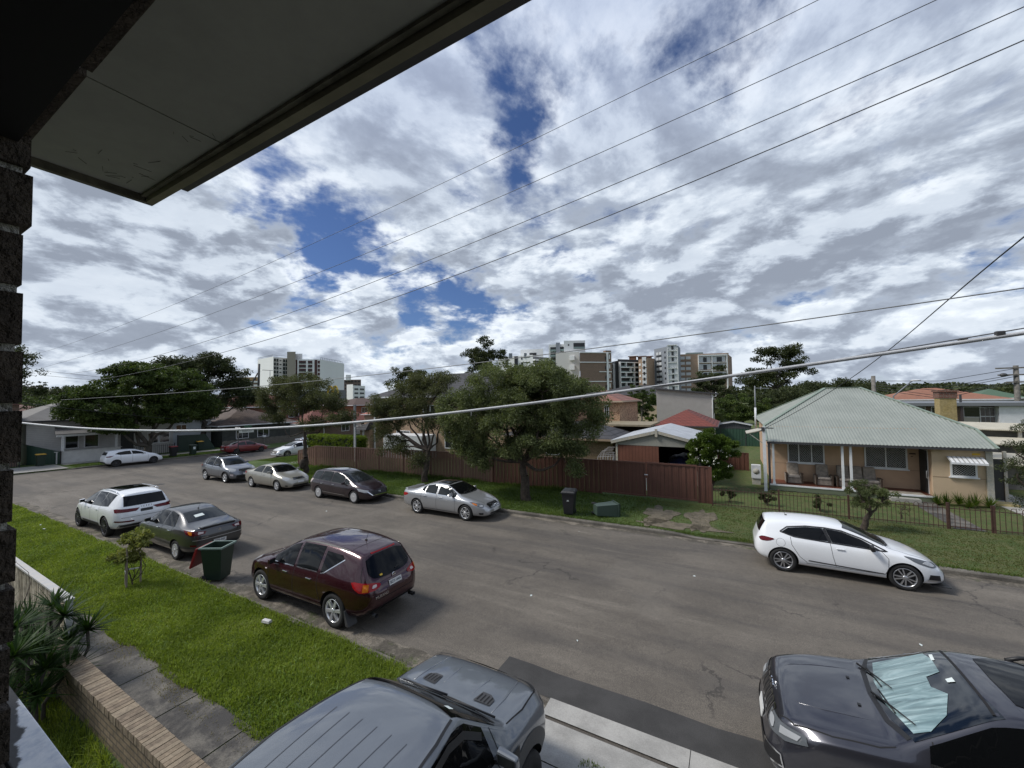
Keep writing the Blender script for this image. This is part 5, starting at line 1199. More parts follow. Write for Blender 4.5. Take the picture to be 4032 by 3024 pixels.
# green corrugated roof: real corrugations on each slope
m_groof, N, b = nodemat('sage_corrugated_steel'); co = N.n('ShaderNodeTexCoord').outputs['Object']; s_ = N.n('ShaderNodeSeparateXYZ', Vector=co)
row = N.math('FRACT', N.math('DIVIDE', s_.outputs[2], .38)); colx = N.math('FRACT', N.math('DIVIDE', N.math('ADD', s_.outputs[0], s_.outputs[1]), .30))
dots = N.math('MULTIPLY', N.math('LESS_THAN', row, .09), N.math('LESS_THAN', colx, .12))
cg = N.mix(N.sstep(N.noise(co, .8, 6, .65), .3, .7), (.225, .245, .215, 1), (.275, .295, .26, 1)); wx = N.n('ShaderNodeMapping', Vector=co); wx.inputs['Scale'].default_value = (2.4, .25, .25); cg = N.mix(N.math('MULTIPLY', N.sstep(N.noise(wx.outputs[0], 1.2, 6, .65), .45, .75), .35), cg, (.30, .325, .285, 1)); cg = N.mix(N.math('MULTIPLY', dots, .45), cg, (.10, .13, .10, 1))
N.put(b, 'Base Color', cg); b.inputs['Roughness'].default_value = .5
def corrugated(k, q, pitch, amp, mi=0, sub=4):
    """q: eave-left, eave-right, top-right, top-left; ribs run from eave to top"""
    Q = [Vector(p) for p in q]; a, b_, d = Q[0], Q[1], Q[-1]; n = (b_-a).cross(d-a).normalized()
    if n.z < 0: n = -n
    e = (b_-a); L = e.length; eu = e/L; m_ = max(2, int(L/pitch*sub)); vs = []; fs = []
    def top_at(t):                                   # where the rib from eave station t meets the top outline
        p = a+eu*t; up = n.cross(eu).normalized(); up = up if up.z > 0 else -up
        best = 0
        pl = Q[1:]+[a]
        for s0, s1 in zip(pl[:-1], pl[1:]):
            # solve p + up*u = s0 + (s1-s0)*v  in the plane basis (eu, up)
            x0, y0 = (s0-a).dot(eu), (s0-a).dot(up); x1, y1 = (s1-a).dot(eu), (s1-a).dot(up)
            if abs(x1-x0) < 1e-6: continue
            v = (t-x0)/(x1-x0)
            if -1e-6 <= v <= 1+1e-6: best = max(best, y0+(y1-y0)*v)
        return up, best
    for i in range(m_+1):
        t = min(max(L*i/m_, 1e-4), L-1e-4); up, u_ = top_at(t); off = n*(amp*math.sin(2*math.pi*t/pitch)); p = a+eu*t
        vs += [p+off, p+up*u_+off]
    for i in range(m_): fs.append((2*i, 2*i+2, 2*i+3, 2*i+1))
    k.add(vs, fs, mi, True)

ct = thing('cottage', 'cream rendered cottage with sage green corrugated hip roof and front veranda', 'house')
X0, X1, YE, YW, YB, ZE, PT = 1.66, 9.78, 24.22, 25.78, 36.6, 2.47, .43
ZB = -.14; FL = .26
xm0, xm1 = X0, X1; YK = 25.84; ZK = ZE+(YK-YE)*PT; yr = 30.6; zr_ = ZE+(yr-YE)*PT; xr0, xr1 = 5.22, 6.86; yb = 2*yr-YK
rf = MB()
corrugated(rf, [(X0, YE, ZE), (X1, YE, ZE), (X1, YK, ZK), (X0, YK, ZK)], .125, .014)
corrugated(rf, [(X0, YK+.001, ZK), (X1, YK+.001, ZK), (xr1, yr, zr_), (xr0, yr, zr_)], .125, .014)
corrugated(rf, [(X0, yb, ZK), (X0, YK, ZK), (xr0, yr, zr_)], .125, .014)
corrugated(rf, [(X1, YK, ZK), (X1, yb, ZK), (xr1, yr, zr_)], .125, .014)
corrugated(rf, [(X1, yb, ZK), (X0, yb, ZK), (xr0, yr, zr_), (xr1, yr, zr_)], .125, .014)
ro = rf.build('roof', m_groof, ct, fix=False)
k = MB(); cap = mat('sage_ridge_cap', (.20, .25, .20), .5, var=.1)
for a, b_ in (((xr0, yr, zr_+.02), (xr1, yr, zr_+.02)), ((X0, YK, ZK+.02), (xr0, yr, zr_+.02)), ((X1, YK, ZK+.02), (xr1, yr, zr_+.02)), ((X0, yb, ZK+.02), (xr0, yr, zr_+.02)), ((X1, yb, ZK+.02), (xr1, yr, zr_+.02))):
    k.bar(a, b_, .16, .035)
k.box(X0-.03, X0+.05, YE, YK, 0, 0) if 0 else None
k.bar((X0-.01, YE, ZE+.02), (X0-.01, YK, ZK+.02), .10, .04); k.bar((X1+.01, YE, ZE+.02), (X1+.01, YK, ZK+.02), .10, .04)
k.build('ridge_capping', cap, ro)
MB().box(X0, X1, YE-.03, YE+.06, ZE-.115, ZE-.02).build('gutter_trough', M_DARKG, ro)
MB().box(X0+.03, X1-.05, YE+.065, YK, ZE-.10, ZE-.08).build('veranda_ceiling', mat('veranda_ceiling_paint', (.35, .33, .28), .8), ct)
# walls
k = MB(); k.box(1.98, 7.86, YW, YW+.2, ZB, ZK-.02); k.box(1.98, 2.18, YW+.2, YB-1, ZB, ZK-.02); k.box(9.45, 9.62, YK, YB-1, ZB, ZK-.02); k.build('wall', M_CREAM, ct)
k = MB(); k.box(7.86, 9.62, 24.5, 24.62, ZB, ZE-.02); k.box(9.45, 9.62, 24.62, YK, ZB, ZE+.1); k.build('front_room_wall', M_CREAML, ct)
MB().box(7.86, 7.98, 24.62, YW-.9, ZB, ZE).box(7.86, 7.98, YW-.9, YW, 2.24, ZE).build('side_wall', M_CREAM, ct)
k = MB()
for a in ((2.0, 5.84, YW-.006, 1.17), (7.42, 7.86, YW-.006, 1.15)): k.box(a[0], a[1], a[2], YW, a[3]-.008, a[3]+.004)
k.box(7.87, 9.60, 24.492, 24.5, 1.12, 1.135); k.build('render_joint', mat('joint_shadow', (.20, .14, .09), .9), ct)
MB().box(1.75, 7.855, 24.36, YW, FL-.10, FL).build('veranda_floor', M_TERR, ct)
MB().box(1.74, 7.86, 24.28, 24.36, FL-.05, FL+.02).box(1.74, 7.86, 24.355, 24.42, FL-.3, FL-.05).build('veranda_edge', [M_WHT], ct)
MB().box(1.74, 7.86, 24.30, 24.35, FL-.27, FL-.055).build('edge_beam', M_SAGE, ct)
MB().box(1.8, 7.86, 24.42, 24.5, ZB-.1, FL-.27).build('base_wall', mat('base_brick', (.10, .07, .05), .9, var=.3), ct)
MB().box(6.2, 7.6, 24.32, 25.0, FL+.001, FL+.012).build('door_mat', mat('pale_mat', (.26, .23, .19), .95, var=.2), ct)
MB().box(6.3, 7.3, 23.95, 24.27, ZB-.02, FL-.12).build('front_step', M_conc if 'M_conc' in globals() else m_footp, ct)
for x in (1.93, 4.72, 5.03): MB().box(x-.045, x+.045, 24.36, 24.45, FL+.02, ZE-.10).box(x-.06, x+.06, 24.345, 24.465, FL+.02, FL+.10).build('veranda_post', M_WHT, ct)
MB().box(9.50, 9.70, 24.42, 24.50, ZB, ZE).build('corner_board', M_WHTD, ct)
MB().box(1.70, 1.80, 24.40, 24.50, FL-.35, ZE-.1).build('downpipe', M_DARKG, ct)
# windows
def frame_win(par, x0, x1, z0, z1, y, m_in, mull=(), sill=True, fw=.06, name='window'):
    k = MB(); k.box(x0, x1, y-.05, y, z0, z0+fw); k.box(x0, x1, y-.05, y, z1-fw, z1); k.box(x0, x0+fw, y-.05, y, z0+fw, z1-fw); k.box(x1-fw, x1, y-.05, y, z0+fw, z1-fw)
    for mx in mull: k.box(mx-fw*.4, mx+fw*.4, y-.047, y, z0+fw, z1-fw)
    o = k.build(name, M_WHT, par)
    MB().box(x0+fw*.9, x1-fw*.9, y-.025, y-.012, z0+fw*.9, z1-fw*.9).build('security_screen', m_in, o)
    if sill: MB().box(x0-.05, x1+.05, y-.09, y, z0-.05, z0-.002).build('sill', M_WHT, o)
    return o
frame_win(ct, 2.68, 4.26, 1.22, 2.32, YW, m_lat, (3.17, 3.72)); frame_win(ct, 5.84, 7.42, 1.18, 2.32, YW, m_lat, (6.64,))
o = frame_win(ct, 8.42, 9.24, 1.18, 1.95, 24.5, m_lat)
k = MB()                                              # striped aluminium awning
n = 24
for i in range(n):
    x = 8.30+i*(1.13/n); k.hexa([(x, 24.05, 1.84), (x+1.13/n, 24.05, 1.84), (x+1.13/n, 24.46, 2.05), (x, 24.46, 2.05)], [(x, 24.05, 1.855), (x+1.13/n, 24.05, 1.855), (x+1.13/n, 24.46, 2.065), (x, 24.46, 2.065)], i % 3 == 0)
k.box(8.30, 9.43, 24.035, 24.05, 1.77, 1.855, 0); k.build('window_awning', [M_WHT, mat('awning_grey', (.30, .30, .29), .6)], ct)
MB().box(7.855, 7.86, YW-.86, YW-.08, FL, 2.22).box(7.84, 7.86, YW-.90, YW-.86, FL, 2.26).build('door_lining', M_WHT, ct)
d_ = MB().box(7.82, 7.85, YW-.84, YW-.04, FL+.02, 2.2).build('front_door', M_DOOR, ct)
MB().tube([(7.80, 24.72, 1.0), (7.74, 24.72, 1.0), (7.74, 24.72, 1.32), (7.80, 24.72, 1.32)], .018, 6).build('grab_rail', M_WHT, ct)
MB().box(7.50, 7.72, YW-.02, YW, 1.92, 1.98).box(7.55, 7.62, YW-.02, YW, 1.80, 1.83).build('name_plaque', mat('dark_wood', (.05, .025, .015), .6), ct)
MB().box(9.12, 9.36, 24.485, 24.497, 2.14, 2.22).build('alarm_sign', M_STK, ct)
for x in (2.4, 4.5, 5.4): MB().sphere((x, 24.9, ZE-.12), .05, .05, .03, 8, 5).build('ceiling_light', M_WHT, ct)
# left side: lean-to awning, air conditioner, side post with service point
k = MB(); k.bar((.85, 25.6, 2.72), (1.95, 25.6, 3.0), .04, .05); k.hexa([(.80, 25.55, 2.70), (1.9, 25.55, 3.0), (1.9, 27.2, 3.0), (.80, 27.2, 2.70)], [(.80, 25.55, 2.74), (1.9, 25.55, 3.04), (1.9, 27.2, 3.04), (.80, 27.2, 2.74)]); k.bar((.95, 25.6, 2.70), (1.95, 25.6, 1.9), .04); k.build('side_awning', M_WHTD, ct)
ac = MB().box(.98, 1.42, 25.5, 25.85, .28, 1.0).build('air_conditioner', M_WHT, ct); MB().lathe([(.0, 0), (.15, 0), (.15, .01)], 20, 'y', c=(1.2, 25.488, .66)).build('fan_guard', M_WHTD, ac)
MB().box(1.0, 1.40, 25.55, 25.8, -.1, .28).build('unit_stand', M_WHTD, ct)
po = MB().box(1.46, 1.60, 24.02, 24.14, -.12, 3.22).build('service_post', M_WHT, ct); MB().box(1.42, 1.56, 23.98, 24.02, 3.0, 3.2).box(1.3, 1.95, 24.04, 24.10, 3.13, 3.18).build('service_bracket', M_GREYP, po)
ch = MB().box(9.58, 10.20, 28.6, 29.2, 2.2, 4.55).build('chimney', mat('stained_yellow_render', (.46, .35, .14), .9, var=.2, vscale=3, col2=(.34, .27, .13), fine=.4, fscale=14), ct)
cb = brickmat('red_chimney_brick', (.20, .075, .05), (.15, .06, .04), (.22, .19, .16), axis='sz')
MB().box(9.55, 10.23, 28.57, 29.23, 4.552, 4.88).box(9.50, 10.28, 28.52, 29.28, 4.882, 4.98).build('brick_top', cb, ch)
# lounge suite on the veranda
M_SOFA = mat('worn_taupe_velour', (.24, .205, .17), .95, var=.22, vscale=9, bump=.5, bscale=18); M_SOFAC = mat('taupe_cushion', (.33, .29, .25), .95, var=.2, vscale=9); M_SWD = mat('sofa_wood', (.045, .025, .015), .5)
def armchair(x, w, label, name='armchair', cat='armchair', group='lounge chairs on the veranda'):
    t = thing(name, label, cat, (x, 25.22, FL), 0, group); h = w/2
    MB().box(-h+.08, h-.08, -.30, .30, .02, .30).build('seat_base', M_SOFA, t, bevel=.03)
    n = 1 if w < 1 else 3
    for i in range(n):
        a = -h+.10+(w-.2)*i/n; b_ = -h+.10+(w-.2)*(i+1)/n-.012
        MB().box(a, b_, -.34, .22, .302, .42).build('seat_cushion', M_SOFAC, t, bevel=.04)
        k = MB(); k.hexa([(a, .10, .40), (b_, .10, .40), (b_, .30, .36), (a, .30, .36)], [(a+.015, .26, .98), (b_-.015, .26, .98), (b_-.015, .42, .98), (a+.015, .42, .98)]); k.build('back_cushion', M_SOFA, t, bevel=.05)
    for s_ in (-1, 1):
        x1 = s_*(h-.04); MB().box(x1-.045, x1+.045, -.30, .26, .02, .50).build('arm', M_SOFA, t, bevel=.02); MB().box(x1-.05, x1+.05, -.36, -.02, .505, .54).box(x1-.03, x1+.03, -.36, -.30, .0, .51).build('arm_rest', M_SWD, t, bevel=.008)
    return t
armchair(2.85, .74, 'worn taupe armchair under the three pane veranda window, left of its twin'); armchair(4.08, .74, 'worn taupe armchair beside the long sofa, close to the double posts')
armchair(5.42, 1.72, 'long taupe three seat sofa behind the double veranda posts', 'sofa', 'sofa')
# ---------------------------------------------------------------- fences
house_later = []
def tilt(x): return .0099*x
M_TANF = linemat('tan_steel_fence', (.190, .105, .078), (.040, .020, .014), .125, 'x', .9, .55, .08, .30); M_BRNF = linemat('brown_steel_fence', (.115, .050, .035), (.050, .021, .015), .19, 'x', .6, .5, .10, .12); M_BRNP = mat('brown_fence_post', (.125, .055, .039), .5, var=.1)
M_TANP = mat('tan_fence_post', (.21, .125, .092), .5, var=.1)
def sheetfence(name, label, xa, xb, y, posts, mpanel, mpost, h0, h1, along='x', base=None, group=None):
    t = thing(name, label, 'fence', group=group); base = base or (lambda x: tilt(x)-.09)
    for a, b_ in zip(posts[:-1], posts[1:]):
        n = max(1, int(abs(b_-a)/.125)); k = MB()
        for i in range(n):
            u0 = a+(b_-a)*i/n; u1 = a+(b_-a)*(i+1)/n; o0 = -.012 if i % 2 else .012
            za, zb_ = base(u0), base(u1); ha = h0+(h1-h0)*(u0-xa)/(xb-xa); hb = h0+(h1-h0)*(u1-xa)/(xb-xa)
            if along == 'x': k.hexa([(u0, y+o0-.004, za-.1), (u1, y+o0-.004, zb_-.1), (u1, y+o0+.004, zb_-.1), (u0, y+o0+.004, za-.1)], [(u0, y+o0-.004, za+ha), (u1, y+o0-.004, zb_+hb), (u1, y+o0+.004, zb_+hb), (u0, y+o0+.004, za+ha)])
            else: k.hexa([(y+o0-.004, u0, za-.1), (y+o0-.004, u1, zb_-.1), (y+o0+.004, u1, zb_-.1), (y+o0+.004, u0, za-.1)], [(y+o0-.004, u0, za+ha), (y+o0-.004, u1, zb_+hb), (y+o0+.004, u1, zb_+hb), (y+o0+.004, u0, za+ha)])
        k.build('fence_panel', mpanel, t)
        za, zb_ = base(a), base(b_); ha = h0+(h1-h0)*(a-xa)/(xb-xa); hb = h0+(h1-h0)*(b_-xa)/(xb-xa)
        pa, pb = ((a, y, za+ha+.01), (b_, y, zb_+hb+.01)) if along == 'x' else ((y, a, za+ha+.01), (y, b_, zb_+hb+.01))
        MB().bar(pa, pb, .05, .04).build('fence_rail', mpost, t)
    for p in posts:
        z0 = base(p); hh = h0+(h1-h0)*(p-xa)/(xb-xa)
        (MB().box(p-.03, p+.03, y-.03, y+.03, z0-.1, z0+hh+.03) if along == 'x' else MB().box(y-.03, y+.03, p-.03, p+.03, z0-.1, z0+hh+.03)).build('fence_post', mpost, t)
    return t
YF = 20.3
for nm_, a_, b_ in (('unseen brick house added next door on the left, beyond the batten fence', -30, -13), ('unseen brick house added further left on our side', -37, -31.5)): house_later.append((nm_, a_, b_))
sheetfence('steel_fence', 'long tan ribbed steel fence behind the street trees', -29.46, -12.65, YF, [-29.46, -27.1, -24.7, -22.3, -19.9, -17.5, -14.95, -12.65], M_TANF, M_TANP, 1.60, 1.74)
sheetfence('steel_fence', 'short tan fence end stepping down towards the side street', -31.77, -29.50, YF, [-31.77, -29.50], M_TANF, M_TANP, 1.12, 1.60)
sheetfence('steel_fence', 'dark brown steel fence right of the bushy tree trunk', -12.60, -5.95, YF, [-12.60, -10.45, -8.19, -5.95], M_BRNF, M_BRNP, 1.74, 1.72)
sheetfence('steel_fence', 'narrow dark brown panel at the right end beside the iron fence', -1.36, -.82, YF, [-1.36, -.82], M_BRNF, M_BRNP, 1.67, 1.66)
gt = thing('driveway_gates', 'pair of dark brown steel gates with a bolt and white chain', 'gate')
for a, b_ in ((-5.90, -3.70), (-3.66, -1.40)):
    k = MB(); n = 14
    for i in range(n):
        u0 = a+(b_-a)*i/n; u1 = a+(b_-a)*(i+1)/n; o0 = .01 if i % 2 else -.01; k.box(u0, u1, YF-.01+o0, YF+.0+o0, tilt(a)+.0, tilt(a)+1.66)
    o = k.build('gate_leaf', M_BRNF, gt); MB().box(a, b_, YF-.05, YF-.022, tilt(a)+1.60, tilt(a)+1.68).box(a, b_, YF-.05, YF-.022, tilt(a)+.0, tilt(a)+.07).box(a, a+.05, YF-.05, YF-.022, tilt(a)+.07, tilt(a)+1.6).box(b_-.05, b_, YF-.05, YF-.022, tilt(a)+.07, tilt(a)+1.6).build('leaf_frame', M_BRNP, o)
MB().box(-3.76, -3.60, YF-.075, YF-.055, 1.0, 1.04).box(-3.69, -3.67, YF-.07, YF-.055, .25, .85).build('bolt', M_WHT, gt)
# yard fences beyond the garage
sheetfence('steel_fence', 'brown steel side fence between the flowering bush and cottage', -.8, 1.0, 30., [-.8, 1.0], M_BRNF, M_BRNP, 1.5, 1.5, base=lambda x: -.45)
M_GRNF = linemat('green_steel_fence', (.035, .085, .055), (.015, .04, .025), .2, 'x', .6, .5, .1, .15)
sheetfence('steel_fence', 'green steel fence with blue hose far behind the flowering bush', -3, 3.4, 44., [-3, -.8, 1.3, 3.4], M_GRNF, M_GREYP, 1.9, 1.9, base=lambda x: -.3)
# hooped iron fence in front of the cottage
M_IRON = mat('rusty_brown_iron', (.070, .034, .024), .6, var=.25, vscale=12)
def iron_fence(name, label, posts, y, mm, h=.84, base=None, pitch=.125, hoops=True, along='x', cat='fence', pw=.03, skip=(), bt=.015):
    t = thing(name, label, cat); base = base or (lambda x: tilt(x)-.09)
    P = lambda u, z, dy=0: (u, y+dy, z) if along == 'x' else (y+dy, u, z)
    for j, (a, b_) in enumerate(zip(posts[:-1], posts[1:])):
        if j in skip: continue
        k = MB(); za, zb_ = base(a), base(b_); s_ = (zb_-za)/(b_-a)
        for hh in (.10, h-.10): k.bar(P(a, za+hh), P(b_, zb_+hh), .028, .024)
        n = max(2, int(abs(b_-a)/pitch/2)*2); 
        for i in range(1, n):
            u = a+(b_-a)*i/n; z = za+s_*(u-a); k.bar(P(u, z+.02), P(u, z+h-.02), bt)
        if hoops:
            for i in range(1, n-1, 2):
                u0 = a+(b_-a)*i/n; u1 = a+(b_-a)*(i+1)/n; z = za+s_*(u0-a)+h-.02; r_ = (u1-u0)/2; pts = [P((u0+u1)/2-r_*math.cos(R(q)), z+abs(r_)*math.sin(R(q))) for q in range(0, 181, 45)]
                for p, q in zip(pts[:-1], pts[1:]): k.bar(p, q, .014)
        k.build('fence_bars', mm, t)
    for p in posts: MB().bar(P(p, base(p)-.1), P(p, base(p)+h+.10), pw*2).build('fence_post', mm, t)
    return t
iron_fence('iron_fence', 'low rusty hooped iron fence across the cottage lawn', [-.78, 1.72, 4.0, 6.76], 20.02, M_IRON)
iron_fence('garden_gate', 'small rusty iron gate at the foot of the cottage path', [6.81, 7.84], 20.02, M_IRON, cat='gate', hoops=False, pw=.014)
iron_fence('iron_fence', 'low rusty hooped iron fence right of the garden gate', [7.90, 10.3, 12.6], 20.02, M_IRON)
MB()
# weatherboard garage with peeling gable
ga = thing('garage', 'peeling white gabled garage with a brown door and dark open bay', 'garage')
yg = 24.; k = MB()
k.prism([(-6.02, yg, 1.98), (-1.66, yg, 1.98), (-1.66, yg, 2.12), (-3.74, yg, 2.72), (-6.02, yg, 2.16)], (0, .06, 0)); k.build('gable', mat('peeling_gable', (.40, .40, .36), .85, var=.2, vscale=3, col2=(.30, .29, .25), fine=.3, fscale=25), ga)
for a, b_ in (((-6.36, yg-.10, 2.13), (-3.73, yg-.10, 2.80)), ((-3.73, yg-.10, 2.80), (-1.35, yg-.10, 2.20))): MB().bar(a, b_, .05, .17).build('barge_board', M_WHTD, ga)
MB().box(-3.80, -3.66, yg-.15, yg-.08, 2.52, 2.98).build('finial', M_WHTD, ga)
mr = linemat('pale_corrugated_roof', (.42, .44, .46), (.26, .28, .30), .076, 'y', .5, .5, .15, .3)
MB().hexa([(-6.40, yg-.12, 2.20), (-3.73, yg-.12, 2.87), (-3.73, 30.5, 2.87), (-6.40, 30.5, 2.20)], [(-6.40, yg-.12, 2.23), (-3.73, yg-.12, 2.90), (-3.73, 30.5, 2.90), (-6.40, 30.5, 2.23)]).hexa([(-3.725, yg-.12, 2.87), (-1.30, yg-.12, 2.25), (-1.30, 30.5, 2.25), (-3.725, 30.5, 2.87)], [(-3.725, yg-.12, 2.90), (-1.30, yg-.12, 2.28), (-1.30, 30.5, 2.28), (-3.725, 30.5, 2.90)]).build('roof', mr, ga)
MB().box(-5.98, -3.64, yg, yg+.05, -.2, 1.96).build('garage_door', linemat('brown_door_sheet', (.14, .055, .036), (.06, .02, .014), .19, 'x', .6, .55, .12, .15), ga)
for a_, b_ in ((-6.10, -5.99), (-1.76, -1.64)): MB().box(a_, b_, yg-.02, yg+.10, -.2, 2.1).build('corner_board', M_WHTD, ga)
MB().box(-6.08, -6.02, yg+.1, 30.4, -.3, 2.2).box(-1.72, -1.66, yg+.1, 30.4, -.3, 2.2).box(-6.0, -1.7, 30.3, 30.36, -.3, 2.2).build('wall', mat('garage_inner', (.03, .03, .03), .9), ga)
MB().box(-6., -1.7, yg+.1, 30.3, -.32, -.28).build('floor_slab', M_GREYP, ga)
rr = random.Random(4); k = MB(); k.sphere((-2.55, 26.2, .75), .85, 1.6, .55, 18, 10)
k.v = [(x+.08*math.sin(9*y+3*z), y, z+.07*math.sin(7*x+4*y)) for x, y, z in k.v]; tag(k.build('covered_car', mat('navy_tarpaulin', (.018, .024, .07), .45, var=.3, vscale=4)), 'vehicle under a navy tarpaulin inside the dark garage bay', 'covered car')
fr = thing('trestle_stack', 'stack of pale tubular steel trestles leaning beside the garage', 'trestles')
k = MB()
for i, (dx, dz) in enumerate(((0, 0), (.14, .10), (.28, .2))):
    x0, x1, z0, z1 = -7.0+dx, -6.1+dx*.3, .2+dz, 1.28+dz; y = 23.2+i*.12
    for a, b_ in (((x0, z0), (x0, z1)), ((x1, z0), (x1, z1)), ((x0, z1), (x1, z1+.1)), ((x0+.3, z0), (x0+.3, z1+.03)), ((x0+.6, z0), (x0+.6, z1+.06))): k.bar((a[0], y, a[1]), (b_[0], y, b_[1]), .03)
    k.bar((x0, y, z1), (x0+.3, y, z1+.38), .025); k.bar((x0+.3, y, z1+.38), (x1, y, z1+.40), .025)
k.build('frame_tubes', mat('pale_steel', (.40, .38, .38), .5), fr)

# ---------------------------------------------------------------- generic houses
T_RED = tilemat('red_tiles', (.19, .062, .042), (.145, .048, .034), (.055, .018, .012)); T_PINK = tilemat('pinkish_tiles', (.26, .12, .09), (.21, .095, .075), (.10, .04, .03), pw=3., ph=.16); T_DK = tilemat('charcoal_tiles', (.040, .040, .044), (.058, .056, .06), (.012, .012, .013), pw=2., ph=.18)
T_ORG = tilemat('orange_tiles', (.33, .15, .09), (.26, .12, .075), (.13, .05, .03)); T_BRN = tilemat('brown_mottled_tiles', (.135, .095, .075), (.075, .05, .04), (.025, .016, .013)); T_GRY = linemat('grey_iron_roof', (.085, .080, .075), (.05, .047, .044), .076, 'y', .4, .6, .2, .3)
B_TAN = brickmat('tan_brick', (.38, .255, .155), (.29, .185, .11), (.34, .28, .21), axis='sz'); B_RED = brickmat('red_brick', (.26, .10, .06), (.20, .075, .045), (.24, .18, .14), axis='sz'); B_OLD = brickmat('old_brown_brick', (.16, .09, .065), (.12, .07, .05), (.26, .22, .18), axis='sz')
def hipbox(k, x0, x1, y0, y1, ze, zr, ov=.4, mi=0):
    x0 -= ov; x1 += ov; y0 -= ov; y1 += ov; w = min(x1-x0, y1-y0)/2
    if x1-x0 >= y1-y0: r0, r1 = (x0+w, (y0+y1)/2, zr), (x1-w, (y0+y1)/2, zr); fs = [(0, 1, 5, 4), (1, 2, 5), (2, 3, 4, 5), (3, 0, 4), (3, 2, 1, 0)]
    else: r0, r1 = ((x0+x1)/2, y0+w, zr), ((x0+x1)/2, y1-w, zr); fs = [(0, 1, 4), (1, 2, 5, 4), (2, 3, 5), (3, 0, 4, 5), (3, 2, 1, 0)]
    k.add([(x0, y0, ze), (x1, y0, ze), (x1, y1, ze), (x0, y1, ze), r0, r1], fs, mi)
    return k
def house(name, label, x0, x1, y0, y1, zb, ze, zr, mw, mr_, ov=.4, wins=(), gut=M_WHT, cat='house', hip=True):
    t = thing(name, label, cat)
    MB().box(x0, x1, y0, y1, zb-1., ze).build('wall', mw, t)
    r_ = hipbox(MB(), x0, x1, y0, y1, ze+.012, zr, ov).build('roof', mr_, t)
    k = MB(); a = ov+.06
    k.box(x0-a, x1+a, y0-a, y0-ov-.001, ze-.10, ze+.03); k.box(x0-a, x1+a, y1+ov+.001, y1+a, ze-.10, ze+.03); k.box(x0-a, x0-ov-.001, y0-ov, y1+ov, ze-.10, ze+.03); k.box(x1+ov+.001, x1+a, y0-ov, y1+ov, ze-.10, ze+.03); k.build('gutter_trough', gut, r_)
    for side, a0, a1, z0, z1 in wins:
        f = MB(); g = MB(); w_ = .06
        if side in 'SN':
            y = y0 if side == 'S' else y1; s_ = -1 if side == 'S' else 1
            f.box(a0-w_, a1+w_, y, y+s_*.05, z0-w_, z0); f.box(a0-w_, a1+w_, y, y+s_*.05, z1, z1+w_); f.box(a0-w_, a0, y, y+s_*.05, z0, z1); f.box(a1, a1+w_, y, y+s_*.05, z0, z1); f.box((a0+a1)/2-.02, (a0+a1)/2+.02, y, y+s_*.05, z0, z1); g.box(a0, a1, y, y+s_*.02, z0, z1)
        else:
            x = x0 if side == 'W' else x1; s_ = -1 if side == 'W' else 1
            f.box(x, x+s_*.05, a0-w_, a1+w_, z0-w_, z0); f.box(x, x+s_*.05, a0-w_, a1+w_, z1, z1+w_); f.box(x, x+s_*.05, a0-w_, a0, z0, z1); f.box(x, x+s_*.05, a1, a1+w_, z0, z1); f.box(x, x+s_*.05, (a0+a1)/2-.02, (a0+a1)/2+.02, z0, z1); g.box(x, x+s_*.02, a0, a1, z0, z1)
        o = f.build('window', M_WHT, t); g.build('pane', M_DKW, o)
    return t
for nm_, a_, b_ in house_later: house('brick_house', nm_, a_, b_, -14, -3.2, 0, 3.4, 5.2, B_RED, T_BRN, .5, [('N', a_+2, a_+3.5, 1, 2.2)])  # unseen houses, added to keep open sky out of the car reflections
# two storey tan brick house behind the street trees
h = house('brick_house', 'two storey tan brick house behind the street trees and tan fence', -30.9, -13.4, 27.6, 38, -.3, 5.15, 7.5, B_TAN, T_DK, .5, [('S', -28.6, -27.2, 3.2, 4.3), ('S', -24.5, -22.9, 3.2, 4.3), ('S', -20., -18.4, 3.2, 4.3), ('S', -27.8, -26.2, .6, 1.9), ('S', -22, -20.5, .6, 1.9), ('W', 29.5, 31, 3.2, 4.3)])
MB().box(-32.25, -30.92, 27.0, 34, -1, 1.95).build('wing_wall', B_TAN, h); MB().hexa([(-32.7, 26.5, 1.96), (-30.9, 26.5, 1.96), (-30.9, 34, 1.96), (-32.7, 34, 1.96)], [(-32.7, 26.5, 2.0), (-30.9, 27.0, 2.7), (-30.9, 34, 2.7), (-32.7, 34, 2.0)]).build('wing_roof', T_DK, h)
MB().box(-31.75, -31.62, 26.88, 26.99, -.3, 1.95).box(-30.8, -30.68, 27.45, 27.59, -.3, 5.1).build('downpipe', M_WHT, h)
MB().box(-27.5, -23, 25.6, 27.5, -.3, 1.75).build('white_shed_wall', linemat('white_boards', (.62, .63, .64), (.35, .35, .36), .18, 'z', .6, .6, .06, .1), h)
